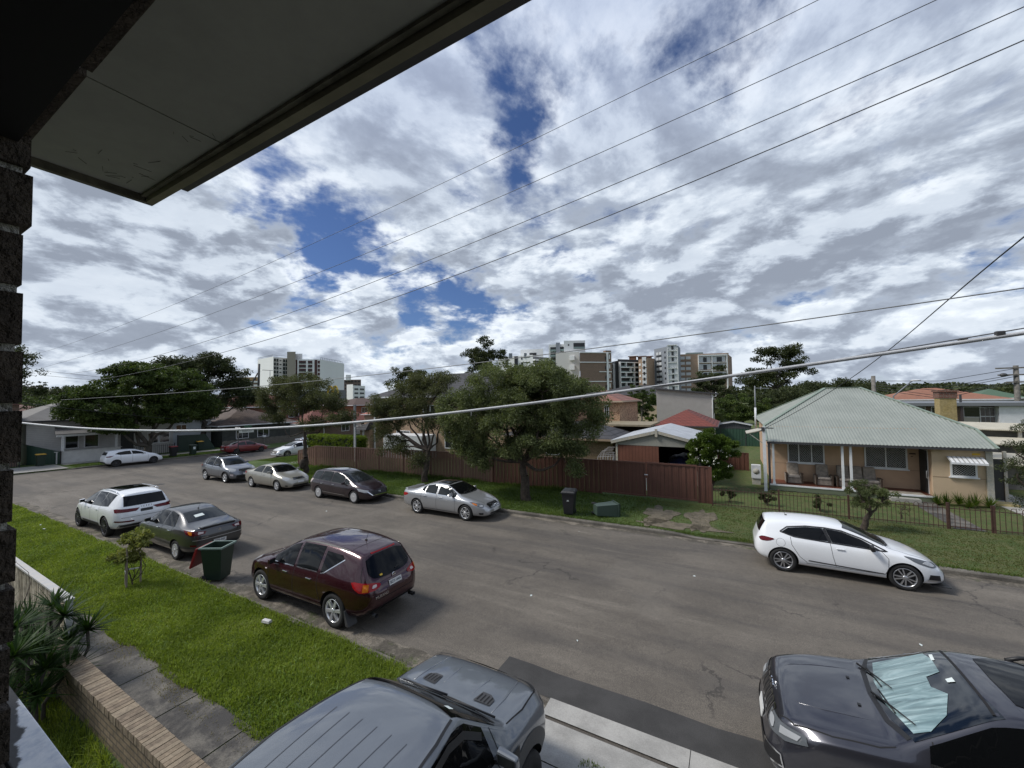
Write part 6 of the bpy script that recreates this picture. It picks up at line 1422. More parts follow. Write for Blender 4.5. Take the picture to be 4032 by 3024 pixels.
# mottled stone house
m_stone, N, b = nodemat('mottled_stone'); co = N.n('ShaderNodeTexCoord').outputs['Object']; mq = N.n('ShaderNodeMapping', Vector=co); mq.inputs['Scale'].default_value = (1.3, 1.3, 2.6)
vz = N.noise(mq.outputs[0], 3.2, 3, .6, 1.5); N.put(b, 'Base Color', N.mix(N.sstep(vz, .50, .545), (.50, .33, .21, 1), (.20, .115, .07, 1))); b.inputs['Roughness'].default_value = .9
h = house('stone_house', 'two storey house of mottled peach stone with a pinkish tiled roof', -14.3, -8.72, 36, 44, -.3, 4.45, 5.6, m_stone, T_PINK, .35, [('S', -10.05, -9.75, 3.1, 4.05)], gut=mat('cream_gutter', (.45, .36, .26), .7))
h = house('brick_annexe', 'single storey tan brick annexe with charcoal tiled roof behind the brown fence', -15.5, -7.05, 27., 32, -.3, 1.95, 3.0, brickmat('buff_brick', (.30, .20, .12), (.24, .155, .095), (.27, .22, .16), axis='sz'), T_DK, .45, [('S', -12, -11, .7, 1.5)], gut=mat('tan_gutter', (.30, .22, .15), .7))
cp_ = thing('carport', 'flat tan roofed carport on brown posts behind the peeling garage', 'carport'); MB().box(-9.4, -5.3, 31.5, 36, 2.52, 2.66).build('flat_roof', mat('khaki_roof', (.24, .20, .13), .7, var=.15), cp_)
for x in (-8.2, -5.6): MB().box(x, x+.12, 31.7, 31.82, -.4, 2.51).build('post', M_BRNP, cp_)
MB().box(-9.0, -5.6, 35.2, 35.3, -.4, 2.4).build('back_wall', mat('shade_wall', (.05, .035, .03), .9), cp_)
h = house('tile_roof_house', 'small house with a bright red tiled hip roof beyond the garage', -6.0, -1.25, 38.3, 46, -.5, 2.15, 3.5, mat('cream_board', (.46, .42, .33), .8), tilemat('bright_red_tiles', (.20, .050, .036), (.15, .040, .030), (.06, .014, .010), pw=.42, ph=.13), .35, gut=M_DARKG)
sb = thing('weatherboard_block', 'tall grey weatherboard block with a dark sloping skillion roof', 'house')
MB().hexa([(-7.66, 50, -1), (-1.68, 50, -1), (-1.68, 58, -1), (-7.66, 58, -1)], [(-7.66, 50, 5.66), (-1.68, 50, 5.0), (-1.68, 58, 5.0), (-7.66, 58, 5.66)]).build('wall', linemat('grey_weatherboard', (.40, .375, .35), (.20, .185, .17), .155, 'z', .7, .6, .05, .16), sb)
MB().hexa([(-7.9, 49.7, 5.68), (-1.2, 49.7, 4.95), (-1.2, 58.4, 4.95), (-7.9, 58.4, 5.68)], [(-7.9, 49.7, 5.84), (-1.2, 49.7, 5.11), (-1.2, 58.4, 5.11), (-7.9, 58.4, 5.84)]).build('roof', M_DARKG, sb)
for y in (51, 53.5, 56): MB().box(-1.69, -1.64, y, y+1.2, 2.6, 4.3).build('window', M_DKW, sb)
MB().box(-1.70, -1.60, 49.92, 49.99, 0, 4.95).build('corner_board', M_WHT, sb); MB().tube([(-1.25, 49.8, 5.2), (-1.25, 49.8, 4.75), (-1.6, 49.9, 4.7), (-1.6, 49.9, 0)], .05, 6).build('downpipe', M_WHT, sb)
fb = thing('apartment_block', 'low cream walk up flats with a long charcoal roof', 'apartments'); 
MB().box(-26, -8.2, 82, 95, -1, 5.1).build('wall', mat('cream_flats', (.42, .33, .23), .85, var=.05), fb); hipbox(MB(), -26, -8.2, 82, 95, 5.11, 7.2, .8).build('roof', mat('charcoal_roof', (.036, .034, .036), .8, var=.15), fb)
for x in (-24, -20.8, -17.6, -14.4, -11.2): o = MB().box(x-.06, x+1.66, 81.94, 82, 3.04, 4.56).build('window', M_WHT, fb); MB().box(x, x+1.6, 81.92, 81.95, 3.1, 4.5).build('pane', M_DKW, o)
# cottage across the side street
lc = thing('weatherboard_cottage', 'grey weatherboard cottage with iron roof and front porch across the side street', 'house')
WB = linemat('pale_weatherboard', (.50, .495, .48), (.26, .255, .25), .17, 'z', .7, .7, .08, .14)
XF = -55.5; MB().box(-66, XF, 9.9, 20.6, -1.3, 3.42).build('wall', WB, lc)
r_ = MB().add([(-66.5, 9.3, 3.43), (XF+.35, 9.3, 3.43), (XF+.35, 21.1, 3.43), (-66.5, 21.1, 3.43), (-60.8, 13.2, 5.25), (-60.8, 17.6, 5.25)], [(0, 1, 4), (1, 2, 5, 4), (2, 3, 5), (3, 0, 4, 5), (3, 2, 1, 0)]).build('roof', T_GRY, lc)
MB().box(XF+.2, XF+.45, 9.2, 21.2, 3.28, 3.42).box(-66.5, XF+.3, 9.15, 9.28, 3.28, 3.42).build('gutter_trough', M_DARKG, lc)
MB().hexa([(XF+2.1, 11.2, 2.14), (XF+2.1, 15.8, 2.14), (XF, 15.8, 2.75), (XF, 11.6, 2.75)], [(XF+2.1, 11.2, 2.18), (XF+2.1, 15.8, 2.18), (XF, 15.8, 2.79), (XF, 11.6, 2.79)]).build('porch_roof', T_GRY, lc)
MB().box(XF+1.9, XF+2.0, 11.3, 15.7, 1.93, 2.13).build('porch_beam', M_WHT, lc)
for y in (11.7, 15.3): MB().box(XF+1.86, XF+2.02, y-.08, y+.08, .2, 1.93).build('porch_post', M_WHT, lc)
MB().box(XF+1.8, XF+2.05, 11.3, 15.6, -.6, .55).box(XF+1.75, XF+2.10, 11.2, 15.7, .551, .60).build('porch_wall', mat('pale_render', (.56, .56, .55), .85, var=.06), lc); MB().box(XF+.0, XF+1.8, 11.3, 15.6, -.6, -.2).build('porch_floor', M_conc if 'M_conc' in globals() else m_footp, lc)
for y0, y1, z0, z1 in ((12.3, 13.1, .7, 2.0), (13.6, 14.5, .7, 2.0), (18.4, 19.2, .55, 1.6), (19.4, 20.2, .55, 1.6)):
    o = MB().box(XF, XF+.05, y0-.08, y1+.08, z0-.08, z1+.08).build('window', M_WHT, lc); MB().box(XF+.05, XF+.07, y0, y1, z0, z1).build('pane', M_DKW, o)
MB().box(XF, XF+.06, 16.2, 17.2, -.5, 1.9).build('door', M_DOOR, lc)
for x in (-64, -60.5, -58): o = MB().box(x-.06, x+.86, 9.85, 9.9, .6, 2.3).build('window', M_WHT, lc); MB().box(x, x+.8, 9.83, 9.86, .66, 2.24).build('pane', M_DKW, o)
wbase = lambda y: float(ground_z(-53.5, y))
iron_fence('iron_fence', 'black hooped iron fence in front of the weatherboard cottage', [11.7, 14.4, 17.1, 20.0], -53.5, M_BLK, h=1.05, base=wbase, along='y', bt=.032, pitch=.15)
iron_fence('driveway_gate', 'black iron driveway gate between the brick pier and yellow lidded bin', [6.5, 9.2], -53.5, M_BLK, h=.95, base=wbase, along='y', hoops=False, cat='gate', bt=.032)
M_GRD = linemat('dark_green_fence', (.018, .040, .028), (.008, .018, .012), .2, 'y', .6, .5, .1, .15)
t = thing('side_fence', 'dark green steel side fence stepping down beside the cottage driveway', 'fence')
MB().hexa([(-64, 9.55, -.6), (-55.2, 9.9, -.6), (-55.2, 9.94, -.6), (-64, 9.60, -.6)], [(-64, 9.55, 1.45), (-55.2, 9.9, 1.30), (-55.2, 9.94, 1.30), (-64, 9.60, 1.45)]).hexa([(-55.19, 9.9, -.6), (-53.3, 11.5, -.6), (-53.3, 11.54, -.6), (-55.19, 9.94, -.6)], [(-55.19, 9.9, 1.30), (-53.3, 11.5, .6), (-53.3, 11.54, .6), (-55.19, 9.94, 1.30)]).build('fence_panel', linemat('dark_green_sheet', (.020, .050, .034), (.010, .022, .015), .2, 'x', .6, .5, .1, .15), t)
MB().box(-53.36, -53.26, 11.48, 11.58, -.7, .66).build('fence_post', M_BLK, t)
t = thing('yard_gates', 'tall dark green steel gates right of the weatherboard cottage', 'gate'); MB().hexa([(-54.6, 20.7, -1), (-54.6, 24.6, -1), (-54.65, 24.6, -1), (-54.65, 20.7, -1)], [(-54.6, 20.7, 1.2), (-54.6, 23.4, 1.1), (-54.65, 23.4, 1.1), (-54.65, 20.7, 1.2)]).build('gate_leaf', M_GRD, t)
MB().box(-54.62, -54.5, 20.62, 20.72, -1, 1.25).build('gate_post', M_BLK, t)
t = thing('brick_pier', 'tall brown brick corner of a house at the far left edge', 'house'); MB().box(-58, -54.6, 5.0, 9.3, -1, 4.9).build('wall', B_OLD, t); MB().box(-58.3, -54.4, 4.8, 9.4, 4.901, 5.0).build('roof_edge', M_BRNP, t)
t = house('tiled_house', 'low house with a faded red roof behind the weatherboard cottage at far left', -84, -70, 8.5, 17.5, -1, 3.3, 4.9, B_OLD, tilemat('faded_red_tiles', (.17, .085, .065), (.13, .065, .05), (.06, .03, .022)), .5)
t = house('pale_shed', 'pale blue white weatherboard shed behind the dark green yard gates', -62, -57.5, 20.9, 25.2, -1, 2.7, 3.5, linemat('pale_blue_board', (.50, .53, .56), (.30, .32, .34), .17, 'z', .7, .7, .08, .14), T_GRY, .3, [('E', 21.6, 22.6, 1.4, 2.2)])
t = house('tile_roof_house', 'dark house with a mottled brown tiled roof behind the street sign', -66, -55.2, 25.4, 34.0, -1, 1.95, 4.1, mat('dark_timber_wall', (.045, .05, .045), .8, var=.2), T_BRN, .8, [('E', 27, 28.4, .2, 1.3), ('E', 29.6, 31, .2, 1.3)])
t = house('brick_house', 'two storey red brick house with hip roof left of the tall white building', -76, -62, 31.5, 41.5, -1, 4.1, 6.4, B_RED, T_RED, .5, [('E', 34.5, 36.5, 2.3, 3.5), ('E', 38, 39.6, 2.3, 3.5), ('S', -72, -70, 2.3, 3.5)])
t = house('brick_bungalow', 'red roofed brick bungalow with carport behind the pale grey sedan', -62.5, -56.5, 37.5, 46.5, -1.2, 1.35, 3.3, B_OLD, T_RED, .6, [('E', 43.6, 45, -.2, .9)])
for y in (36.6, 39.8): MB().box(-55.9, -55.8, y, y+.1, -1.2, 1.3).build('porch_post', M_WHT, t)
MB().hexa([(-56.5, 36, 1.2), (-54.8, 36, 1.1), (-54.8, 42, 1.1), (-56.5, 42, 1.2)], [(-56.5, 36, 1.3), (-54.8, 36, 1.2), (-54.8, 42, 1.2), (-56.5, 42, 1.3)]).build('carport_roof', M_BRNP, t)
t = thing('paling_fence', 'grey timber paling fence behind the dark red sedan', 'fence'); k = MB()
y = 25.0
while y < 35.5: k.box(-54.3, -54.28, y, y+.085, -1.2, .1+.03*math.sin(y*9)); y += .11
k.build('palings', mat('grey_timber', (.15, .135, .115), .9, var=.3, vscale=8), t)
t = thing('tall_fence', 'tall grey timber fence beside the brick bungalow', 'fence'); MB().box(-56.4, -56.3, 34.2, 37.3, -1.2, .95).build('palings', linemat('grey_palings', (.13, .115, .10), (.05, .045, .04), .12, 'y', .5, .9, .2, .2), t)
# white house with lattice balustrade further along
t = thing('white_house', 'white house with a crossed balustrade above the clipped hedge', 'house')
MB().box(-66, -60, 45.5, 55, -1.5, 1.1).build('wall', mat('white_house_wall', (.48, .48, .47), .8, var=.1), t); hipbox(MB(), -66, -60, 45.2, 55, 1.11, 2.7, .5).build('roof', T_RED, t)
k = MB(); z0, z1 = -.45, .45
k.box(-58.05, -57.95, 44.6, 51.5, z1-.06, z1); k.box(-58.05, -57.95, 44.6, 51.5, z0, z0+.06)
y = 44.6
while y < 51.4:
    k.bar((-58, y, z0), (-58, y, z1), .07); k.bar((-58, y, z0+.05), (-58, y+.86, z1-.05), .05); k.bar((-58, y+.86, z0+.05), (-58, y, z1-.05), .05); y += .86
k.build('balustrade', M_WHT, t); MB().box(-60, -57.9, 44.6, 51.5, -1.5, -.46).build('terrace', mat('terrace_render', (.42, .42, .41), .8), t)
for y in (46, 48.4, 50.5): o = MB().box(-60, -59.95, y, y+.9, -.4, .9).build('window', M_DKW, t)
t = house('brick_house', 'brown roofed orange brick house in front of the long grey shed', -74, -64, 52, 64, -1, 3.9, 5.3, mat('orange_brick', (.27, .11, .06), .85, var=.15), mat('brown_roof', (.075, .045, .035), .8, var=.2), .6, [('E', 54, 55.4, 2.4, 3.4), ('E', 58, 59.4, 2.4, 3.4)])
t = house('tile_roof_house', 'small house with a salmon red ribbed roof beside the tall dark pole', -58, -52, 49.5, 55.5, -1, 2.3, 3.9, mat('salmon_wall', (.35, .25, .18), .8), tilemat('salmon_tiles', (.36, .13, .10), (.30, .11, .085), (.15, .05, .04), pw=.9, ph=3.), .4)
# right of the cottage: flat roofed brick and white panel house, sheds
t = thing('flat_roof_house', 'flat roofed brown brick house with white panels behind the chimney', 'house')
MB().box(12.3, 21.5, 45.5, 54, -1, 3.72).build('wall', B_OLD, t); MB().box(12.0, 22, 44.6, 54.5, 3.73, 3.98).build('flat_roof', mat('grey_fascia', (.16, .17, .18), .6), t)
MB().box(18.3, 22, 44.9, 45.48, 2.1, 3.70).build('white_panel', M_WHT, t)
for x0, x1, z0, z1 in ((12.6, 13.1, 2.6, 3.6), (13.6, 14.3, 2.6, 3.6), (14.75, 15.2, 2.5, 3.6), (15.75, 15.95, 2.5, 3.6), (16.6, 17.5, 2.85, 3.6)):
    o = MB().box(x0-.06, x1+.06, 45.43, 45.48, z0-.06, z1+.06).build('window', M_WHT, t); MB().box(x0, x1, 45.40, 45.44, z0, z1).build('pane', M_DKW, o)
o = MB().box(17.45, 18.28, 45.38, 45.46, 2.15, 3.6).build('tall_window', M_WHT, t)
for i in range(3):
    for j in range(2): MB().box(17.50+i*.26, 17.72+i*.26, 45.34, 45.375, 2.2+j*.72, 2.85+j*.70).build('pane', mat('curtained_pane', (.10, .085, .085), .2, var=.3, vscale=6), o)
MB().box(16.55, 17.4, 45.38, 45.42, 2.3, 2.8).build('spandrel', mat('spandrel_cream', (.36, .34, .29), .8), t); MB().box(16.15, 16.3, 44.7, 44.8, .5, 3.72).build('column', mat('dark_column', (.04, .03, .03), .6), t)
MB().box(16.6, 16.72, 46, 46.12, 3.99, 4.65).build('flue', M_GREYP, t)
t = thing('stepped_sheds', 'stepped pale lean-to roofs between the green roof and flat roofed house', 'shed')
PR = linemat('cream_corrugated', (.50, .46, .36), (.32, .29, .22), .076, 'x', .5, .6, .12, .3)
for x0, x1, y0, z0, z1 in ((11.6, 15.8, 34.0, 2.62, 2.92), (11.2, 15.4, 31.6, 1.98, 2.2), (10.9, 14.8, 28.4, 1.28, 1.62)):
    MB().hexa([(x0, y0, z0), (x1, y0, z0-.1), (x1, y0+2.3, z1-.1), (x0, y0+2.3, z1)], [(x0, y0, z0+.06), (x1, y0, z0-.04), (x1, y0+2.3, z1-.04), (x0, y0+2.3, z1+.06)]).build('lean_to_roof', PR, t)
    MB().box(x0+.2, x1-.2, y0+.5, y0+.6, -.3, z0-.05).build('wall', mat('shed_shade', (.16, .15, .135), .85, var=.2), t); MB().box(x0+.4, x0+.55, y0+.1, y0+.22, -.2, z0).box(x1-1.2, x1-1.05, y0+.1, y0+.22, -.2, z0-.05).build('post', M_WHTD, t)
t = thing('side_gate', 'dark screened side gate with cream posts at the right of the cottage', 'gate'); MB().box(9.95, 10.42, 25.5, 25.54, .1, 1.9).build('gate_leaf', M_DOOR, t); MB().box(9.85, 9.95, 25.45, 25.55, 0, 2.25).box(10.42, 10.52, 25.45, 25.55, 0, 2.25).build('post', M_WHTD, t)
MB().box(9.8, 10.5, 24.6, 25.2, -.06, .12).build('step', mat('yellow_step', (.42, .34, .16), .8, var=.2), t)
t = house('tile_roof_house', 'long house with an orange terracotta roof on the skyline at right', 19.2, 29.0, 70.5, 79, 0, 3.9, 5.4, mat('cream_wall', (.42, .36, .28), .8), T_ORG, .9, [('S', 20.5+i*1.2, 20.9+i*1.2, 3.1, 3.6) for i in range(5)])
t = house('green_roof_house', 'small green roofed house at the right edge beyond the flat roof', 33.5, 38.5, 88, 94, 0, 3.8, 5.2, mat('grey_wall', (.3, .3, .3), .8), mat('green_roof', (.07, .12, .075), .7), .4)
t = thing('garden_shed', 'dark grey steel shed with a pale rim behind the flowering bush', 'shed'); MB().prism([(-1.2, 46.5, .4), (1.9, 46.5, .4), (1.9, 46.5, 1.75), (.35, 46.5, 2.05), (-1.2, 46.5, 1.75)], (0, 3, 0)).build('wall', linemat('charcoal_sheet', (.06, .062, .065), (.03, .03, .032), .2, 'x', .5, .6, .1, .2), t); MB().bar((-1.3, 46.4, 1.78), (.35, 46.4, 2.10), .1).bar((.35, 46.4, 2.10), (2.0, 46.4, 1.78), .1).build('roof_rim', M_WHT, t)
# ------------------------------------------------------------------ skyline blocks, each standing at its own distance
def to(x, y, ox, oy, s): return (ox+s*x, oy+s*y)
A3 = lambda x, y: to(x, y, 950, 1350, .3165); A4 = lambda x, y: to(x, y, 1900, 1300, .2712); A5 = lambda x, y: to(x, y, 2400, 1330, .3617); A2 = lambda x, y: to(x, y, 900, 1300, .4521)
C_WT = mat('tower_white', (.80, .81, .80), .8, var=.03, vscale=.05); C_WT2 = mat('tower_pale', (.70, .71, .70), .8, var=.04, vscale=.05); C_BG = mat('tower_beige', (.30, .27, .225), .8); C_GL = mat('tower_glass', (.03, .045, .05), .15, coat=.5)
C_RD = mat('tower_russet', (.075, .030, .028), .6); C_GY = mat('tower_grey', (.22, .24, .27), .7); C_SH = mat('tower_shutter', (.50, .52, .54), .6); C_BR = brickmat('tower_brick', (.30, .21, .155), (.26, .185, .14), (.17, .12, .09), scale=6, axis='sz', ms=.05); C_BR2 = brickmat('tower_brick_light', (.46, .33, .24), (.42, .30, .215), (.27, .20, .15), scale=6, axis='sz', ms=.05)
C_DK = mat('tower_dark', (.022, .024, .027), .4); C_YL = mat('tower_ochre', (.34, .24, .12), .8)
def wallrun(par, name, P, Q, z0, z1, m, depth=12.):
    """slab of building behind the facade line P-Q"""
    P = Vector((P.x, P.y, 0)); Q = Vector((Q.x, Q.y, 0)); b = [P, Q, Q*(1+depth/Q.length), P*(1+depth/P.length)]
    return MB().hexa([(p.x, p.y, z0) for p in b], [(p.x, p.y, z1) for p in b]).build(name, m, par)
def onf(P, Q, t, out, z):
    P = Vector((P.x, P.y, 0)); Q = Vector((Q.x, Q.y, 0)); d = (Q-P).normalized(); n = Vector((-d.y, d.x, 0)); n = -n if n.dot(P) > 0 else n
    p = P+(Q-P)*t+n*out; return Vector((p.x, p.y, z))
def fbox(k, P, Q, t0, t1, z0, z1, o0, o1, mi=0):
    k.hexa([onf(P, Q, t0, o0, z0), onf(P, Q, t1, o0, z0), onf(P, Q, t1, o1, z0), onf(P, Q, t0, o1, z0)], [onf(P, Q, t0, o0, z1), onf(P, Q, t1, o0, z1), onf(P, Q, t1, o1, z1), onf(P, Q, t0, o1, z1)], mi); return k
def wins(par, P, Q, cols, zs, h, m, name='window', out=.15, frame=None, rail=False):
    for z in zs:
        for t0, t1 in cols:
            o = fbox(MB(), P, Q, t0, t1, z, z+h, -.1, out).build(name, m, par)
            if frame: fbox(MB(), P, Q, (t0+t1)/2-.01, (t0+t1)/2+.01, z, z+h, out, out+.1).build('mullion', frame, o)
            if rail: fbox(MB(), P, Q, t0, t1, z, z+h*.35, out+.05, out+.12).build('balustrade', mat('green_glass', (.20, .27, .26), .3), o)
D = 190.
t = thing('tower_block', 'tall white hotel like tower with blank side walls and a beige stair core', 'tower block')
p0, p1, p2, p3, p4, p5 = on_d(*A3(205, 170), D+14), on_d(*A3(400, 170), D), on_d(*A3(578, 180), D+6), on_d(*A3(676, 195), D), on_d(*A3(982, 200), D+2), on_d(*A3(1280, 240), D+26)
zt = 26.6; wallrun(t, 'wall', p0, p1, -2, zt, C_WT, 14); wallrun(t, 'wall', p1, p2, -2, zt-.3, C_WT, 14); wallrun(t, 'wall', p3, p4, -2, zt-1.6, C_WT, 16); wallrun(t, 'wall', p4, p5, -2, zt-1.6, C_WT2, 10)
a, b_ = on_d(*A3(570, 115), D-1), on_d(*A3(676, 120), D-1); wallrun(t, 'stair_core', a, b_, -2, 28.6, C_BG, 10)
zs = [9.6+1.93*i for i in range(8)]
wins(t, p1, p2, [(.02, .34), (.66, .98)], [z+1. for z in zs], 1.5, C_GL, frame=C_WT2); wins(t, p1, p2, [(.42, .54)], [z+1.4 for z in zs], .5, C_DK)
wins(t, p3, p4, [(.14, .42), (.50, .68), (.90, .99)], [z-.2 for z in zs[:-1]]+[zs[-1]-.2], 1.45, C_RD, name='balcony', out=.1); wins(t, p3, p4, [(.15, .41), (.51, .67)], [z-.2 for z in zs], .55, C_DK, name='balcony_rail', out=.25); fbox(MB(), p3, p4, .77, .88, 8, 24.8, -.1, .15).build('window_strip', C_RD, t); fbox(MB(), p3, p4, .01, .07, 8, 24.8, -.1, .15).build('window_strip', C_RD, t)
k = MB(); fbox(k, p0, p1, .02, .98, zt+.8, zt+.95, .0, -.1); fbox(k, p1, p2, .02, .98, zt+.6, zt+.75, 0, -.1); fbox(k, p4, p5, .02, .9, zt-.7, zt-.58, 0, -.1)
for i in range(14):
    fbox(k, p0, p1, .02+i*.07, .028+i*.07, zt, zt+.95, 0, -.1); fbox(k, p4, p5, .02+i*.068, .028+i*.068, zt-1.6, zt-.6, 0, -.1)
k.build('roof_railing', C_GY, t); wallrun(t, 'plant_room', on_d(*A3(640, 110), D+6), on_d(*A3(760, 120), D+6), 25, 28.4, C_WT2, 5)
t = thing('low_commercial_building', 'long low grey commercial shed below the white tower', 'building'); a, b_ = on_d(*A3(520, 530), 150), on_d(*A3(1300, 560), 150); wallrun(t, 'wall', a, b_, -2, 8.8, mat('grey_shed', (.16, .165, .165), .8, var=.1, vscale=.2), 10); fbox(MB(), a, b_, 0, .8, 8.5, 9.2, -.1, .5).build('fascia', C_WT, t)
t = thing('ochre_apartments', 'ochre brick apartments with stacked balconies left of the white tower', 'apartments'); a, b_ = on_d(*A3(-60, 370), 260), on_d(*A3(215, 378), 260); wallrun(t, 'wall', a, b_, -2, 21.0, C_YL, 14); fbox(MB(), a, b_, .3, 1.25, -2, 18.6, .1, 4).build('front_wing', mat('tower_brown', (.16, .115, .085), .8), t)
wins(t, a, b_, [(.05, .25)], [18.5], 1.4, C_DK); wins(t, a, b_, [(.34, .60), (.66, .92), (.97, 1.2)], [8+2.3*i for i in range(5)], 1.0, C_WT2, name='balcony', out=4.2); wins(t, a, b_, [(.34, .60), (.66, .92)], [9.05+2.3*i for i in range(4)], 1.0, C_DK, out=4.1); wins(t, a, b_, [(.45, .6), (.75, .9)], [19.2], 1.0, C_DK)
t = thing('brown_apartments', 'distant brown apartments with a white roof box right of the tower', 'apartments'); a, b_ = on_d(*A3(1275, 455), 300), on_d(*A3(1490, 470), 300); wallrun(t, 'wall', a, b_, -2, 20.5, mat('tower_mauve', (.18, .13, .11), .8), 12); wallrun(t, 'roof_box', on_d(*A3(1300, 420), 296), on_d(*A3(1365, 425), 296), 20, 24, C_WT, 6); wins(t, a, b_, [(.05+.19*i, .18+.19*i) for i in range(5)], [8+2.6*i for i in range(5)], 1.1, C_DK)
t = thing('white_low_apartments', 'small white apartment block among trees right of the tower', 'apartments'); a, b_ = on_d(*A3(1312, 490), 230), on_d(*A3(1390, 495), 226); wallrun(t, 'wall', a, b_, -2, 14.0, C_WT, 10); a, b_ = on_d(*A3(1392, 500), 228), on_d(*A3(1540, 520), 240); wallrun(t, 'wall', a, b_, -2, 13.4, C_WT2, 8); wins(t, a, b_, [(.1, .4), (.55, .9)], [6, 8.4, 10.8], 1.0, C_DK)
# white stepped blocks behind the bushy tree
t = thing('white_apartments', 'stepped white apartments with glass balconies rising behind the bushy tree', 'apartments')
D = 225
a, b_ = on_d(*A4(225, 345), D+10), on_d(*A4(730, 340), D); wallrun(t, 'wall', a, b_, -2, 29.3, C_WT, 14); wins(t, a, b_, [(.22, .30), (.48, .58)], [8, 22.6], 6.5, C_DK); wins(t, a, b_, [(.74, .92)], [28.0-3.2*i for i in range(5)], .6, C_DK); wins(t, a, b_, [(.67, .71)], [27.0-3.2*i for i in range(5)], 1.6, C_DK)
a, b_ = on_d(*A4(550, 270), D+14), on_d(*A4(880, 280), D+10); wallrun(t, 'upper_wall', a, b_, 20, 34.0, C_WT2, 8); wins(t, a, b_, [(.4, .7)], [30.2], 1.6, C_DK)
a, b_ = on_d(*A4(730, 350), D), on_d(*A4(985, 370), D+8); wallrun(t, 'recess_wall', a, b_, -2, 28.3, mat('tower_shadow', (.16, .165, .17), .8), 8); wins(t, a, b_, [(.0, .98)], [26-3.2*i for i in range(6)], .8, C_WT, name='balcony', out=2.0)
a, b_ = on_d(*A4(960, 235), D+6), on_d(*A4(1200, 230), D+4); wallrun(t, 'wall', a, b_, -2, 35.8, C_WT2, 12); wins(t, a, b_, [(.1, .95)], [31.6-3.1*i for i in range(7)], 1.0, mat('green_glass', (.20, .27, .26), .3), name='balcony', out=2.2); wins(t, a, b_, [(.1, .95)], [32.7-3.1*i for i in range(6)], 1.5, C_DK, out=.2)
a, b_ = on_d(*A4(1180, 190), D-6), on_d(*A4(1490, 182), D-6); wallrun(t, 'penthouse_wall', a, b_, 20, 36.3, C_WT, 12); wins(t, a, b_, [(.45, .97)], [31.6], 3.3, C_DK, rail=True); wins(t, a, b_, [(.19, .25)], [33.4], .9, C_DK)
a, b_ = on_d(*A4(1062, 345), D-8), on_d(*A4(1405, 335), D-12); wallrun(t, 'blank_wall', a, b_, -2, 29.4, mat('tower_offwhite', (.60, .59, .56), .85), 10); wins(t, a, b_, [(.6, .8)], [24.8, 19.6], 2.5, C_WT, name='vent_box', out=.8)
for x, w_ in ((1065, 60), (600, 40), (380, 50)): wallrun(t, 'roof_plant', on_d(*A4(x, 215), D+2), on_d(*A4(x+w_, 215), D+2), 28, 36.4 if x > 900 else 30.6, C_GY, 3)
t = thing('brick_apartments', 'blank brown brick apartment wall with thin white bands and a white mullion', 'apartments')
D = 205; a, b_ = on_d(*A4(1412, 320), D-4), on_d(*A4(1868, 300), D); wallrun(t, 'wall', a, b_, -2, 27.4, C_BR, 14); fbox(MB(), a, b_, .82, 1., 27.3, 28.8, -3, .02).build('parapet', C_BR, t)
for z, t0 in ((27.5, .0), (22.5, 0), (17.6, .6), (12.6, 0), (7.8, .62)): fbox(MB(), a, b_, t0, 1.0, z-.12, z+.28, 0, .35).build('band', C_WT, t)
fbox(MB(), a, b_, .83, .885, 6, 27.4, .3, .7).build('mullion', C_WT, t); wins(t, a, b_, [(.79, .82)], [24, 19, 14, 9], 1.6, C_DK); wins(t, a, b_, [(.92, .95)], [24.4, 19.4, 14.4, 9.4], 2.2, C_WT)
t = thing('framed_apartments', 'dark glass apartments wrapped in a white balcony grid', 'apartments')
D = 215; a, b_, c_ = on_d(*A5(18, 240), D+6), on_d(*A5(88, 225), D-2), on_d(*A5(315, 215), D+4); wallrun(t, 'wall', a, b_, -2, 24.2, C_DK, 10); wallrun(t, 'wall', b_, c_, -2, 25.0, C_DK, 12)
for i in range(8):
    z = 23.4-2.75*i-.2
    fbox(MB(), b_, c_, .03, 1., z-.16, z+.26, .1, 1.6).build('slab', C_WT, t); fbox(MB(), a, b_, .08, .62, z-.5, z-.1, .1, 1.4).build('slab', C_WT, t)
    if i < 7:
        fbox(MB(), b_, c_, .05, .97, z-2.6, z-1.9, 1.3, 1.4).build('balustrade', mat('green_glass', (.2, .27, .26), .3), t)
        for q in ((.03, .06), ((.31, .34) if i % 2 == 0 else (.52, .55)), (.70, .73), (.97, 1.)): fbox(MB(), b_, c_, q[0], q[1], z-2.6, z, .1, 1.55).build('fin', C_WT, t)
for q in ((.08, .14), (.56, .62)): fbox(MB(), a, b_, q[0], q[1], 2, 23.2, .1, 1.3).build('fin', C_WT, t)
k = MB(); 
for x in (250, 345, 420): p = on_d(*A5(x, 200), D+8); k.box(p.x-2.6, p.x+2.6, p.y, p.y+3, p.z-.2, p.z+.1); k.box(p.x-2, p.x+1.5, p.y+.5, p.y+3, p.z-2.4, p.z-.2)
k.build('roof_pergola', mat('pergola_timber', (.20, .10, .06), .8), t)
t = thing('brick_apartments', 'pale brick apartments with one strip of grey shutters, between glass block and grey tower', 'apartments'); a, b_, c_ = on_d(*A5(315, 245), D-4), on_d(*A5(408, 235), D-8), on_d(*A5(488, 230), D-2); wallrun(t, 'wall', a, b_, -2, 24.4, C_BR2, 8); wallrun(t, 'wall', b_, c_, -2, 25.0, C_BR2, 8); wins(t, a, b_, [(.45, .92)], [2+3.0*i for i in range(8)], 2.5, C_SH, out=.3); wins(t, a, b_, [(.60, .78)], [4+3.0*i for i in range(7)], 1.6, C_DK, out=.5); wins(t, a, b_, [(.08, .25)], [3+3.0*i for i in range(7)], 1.2, C_WT)
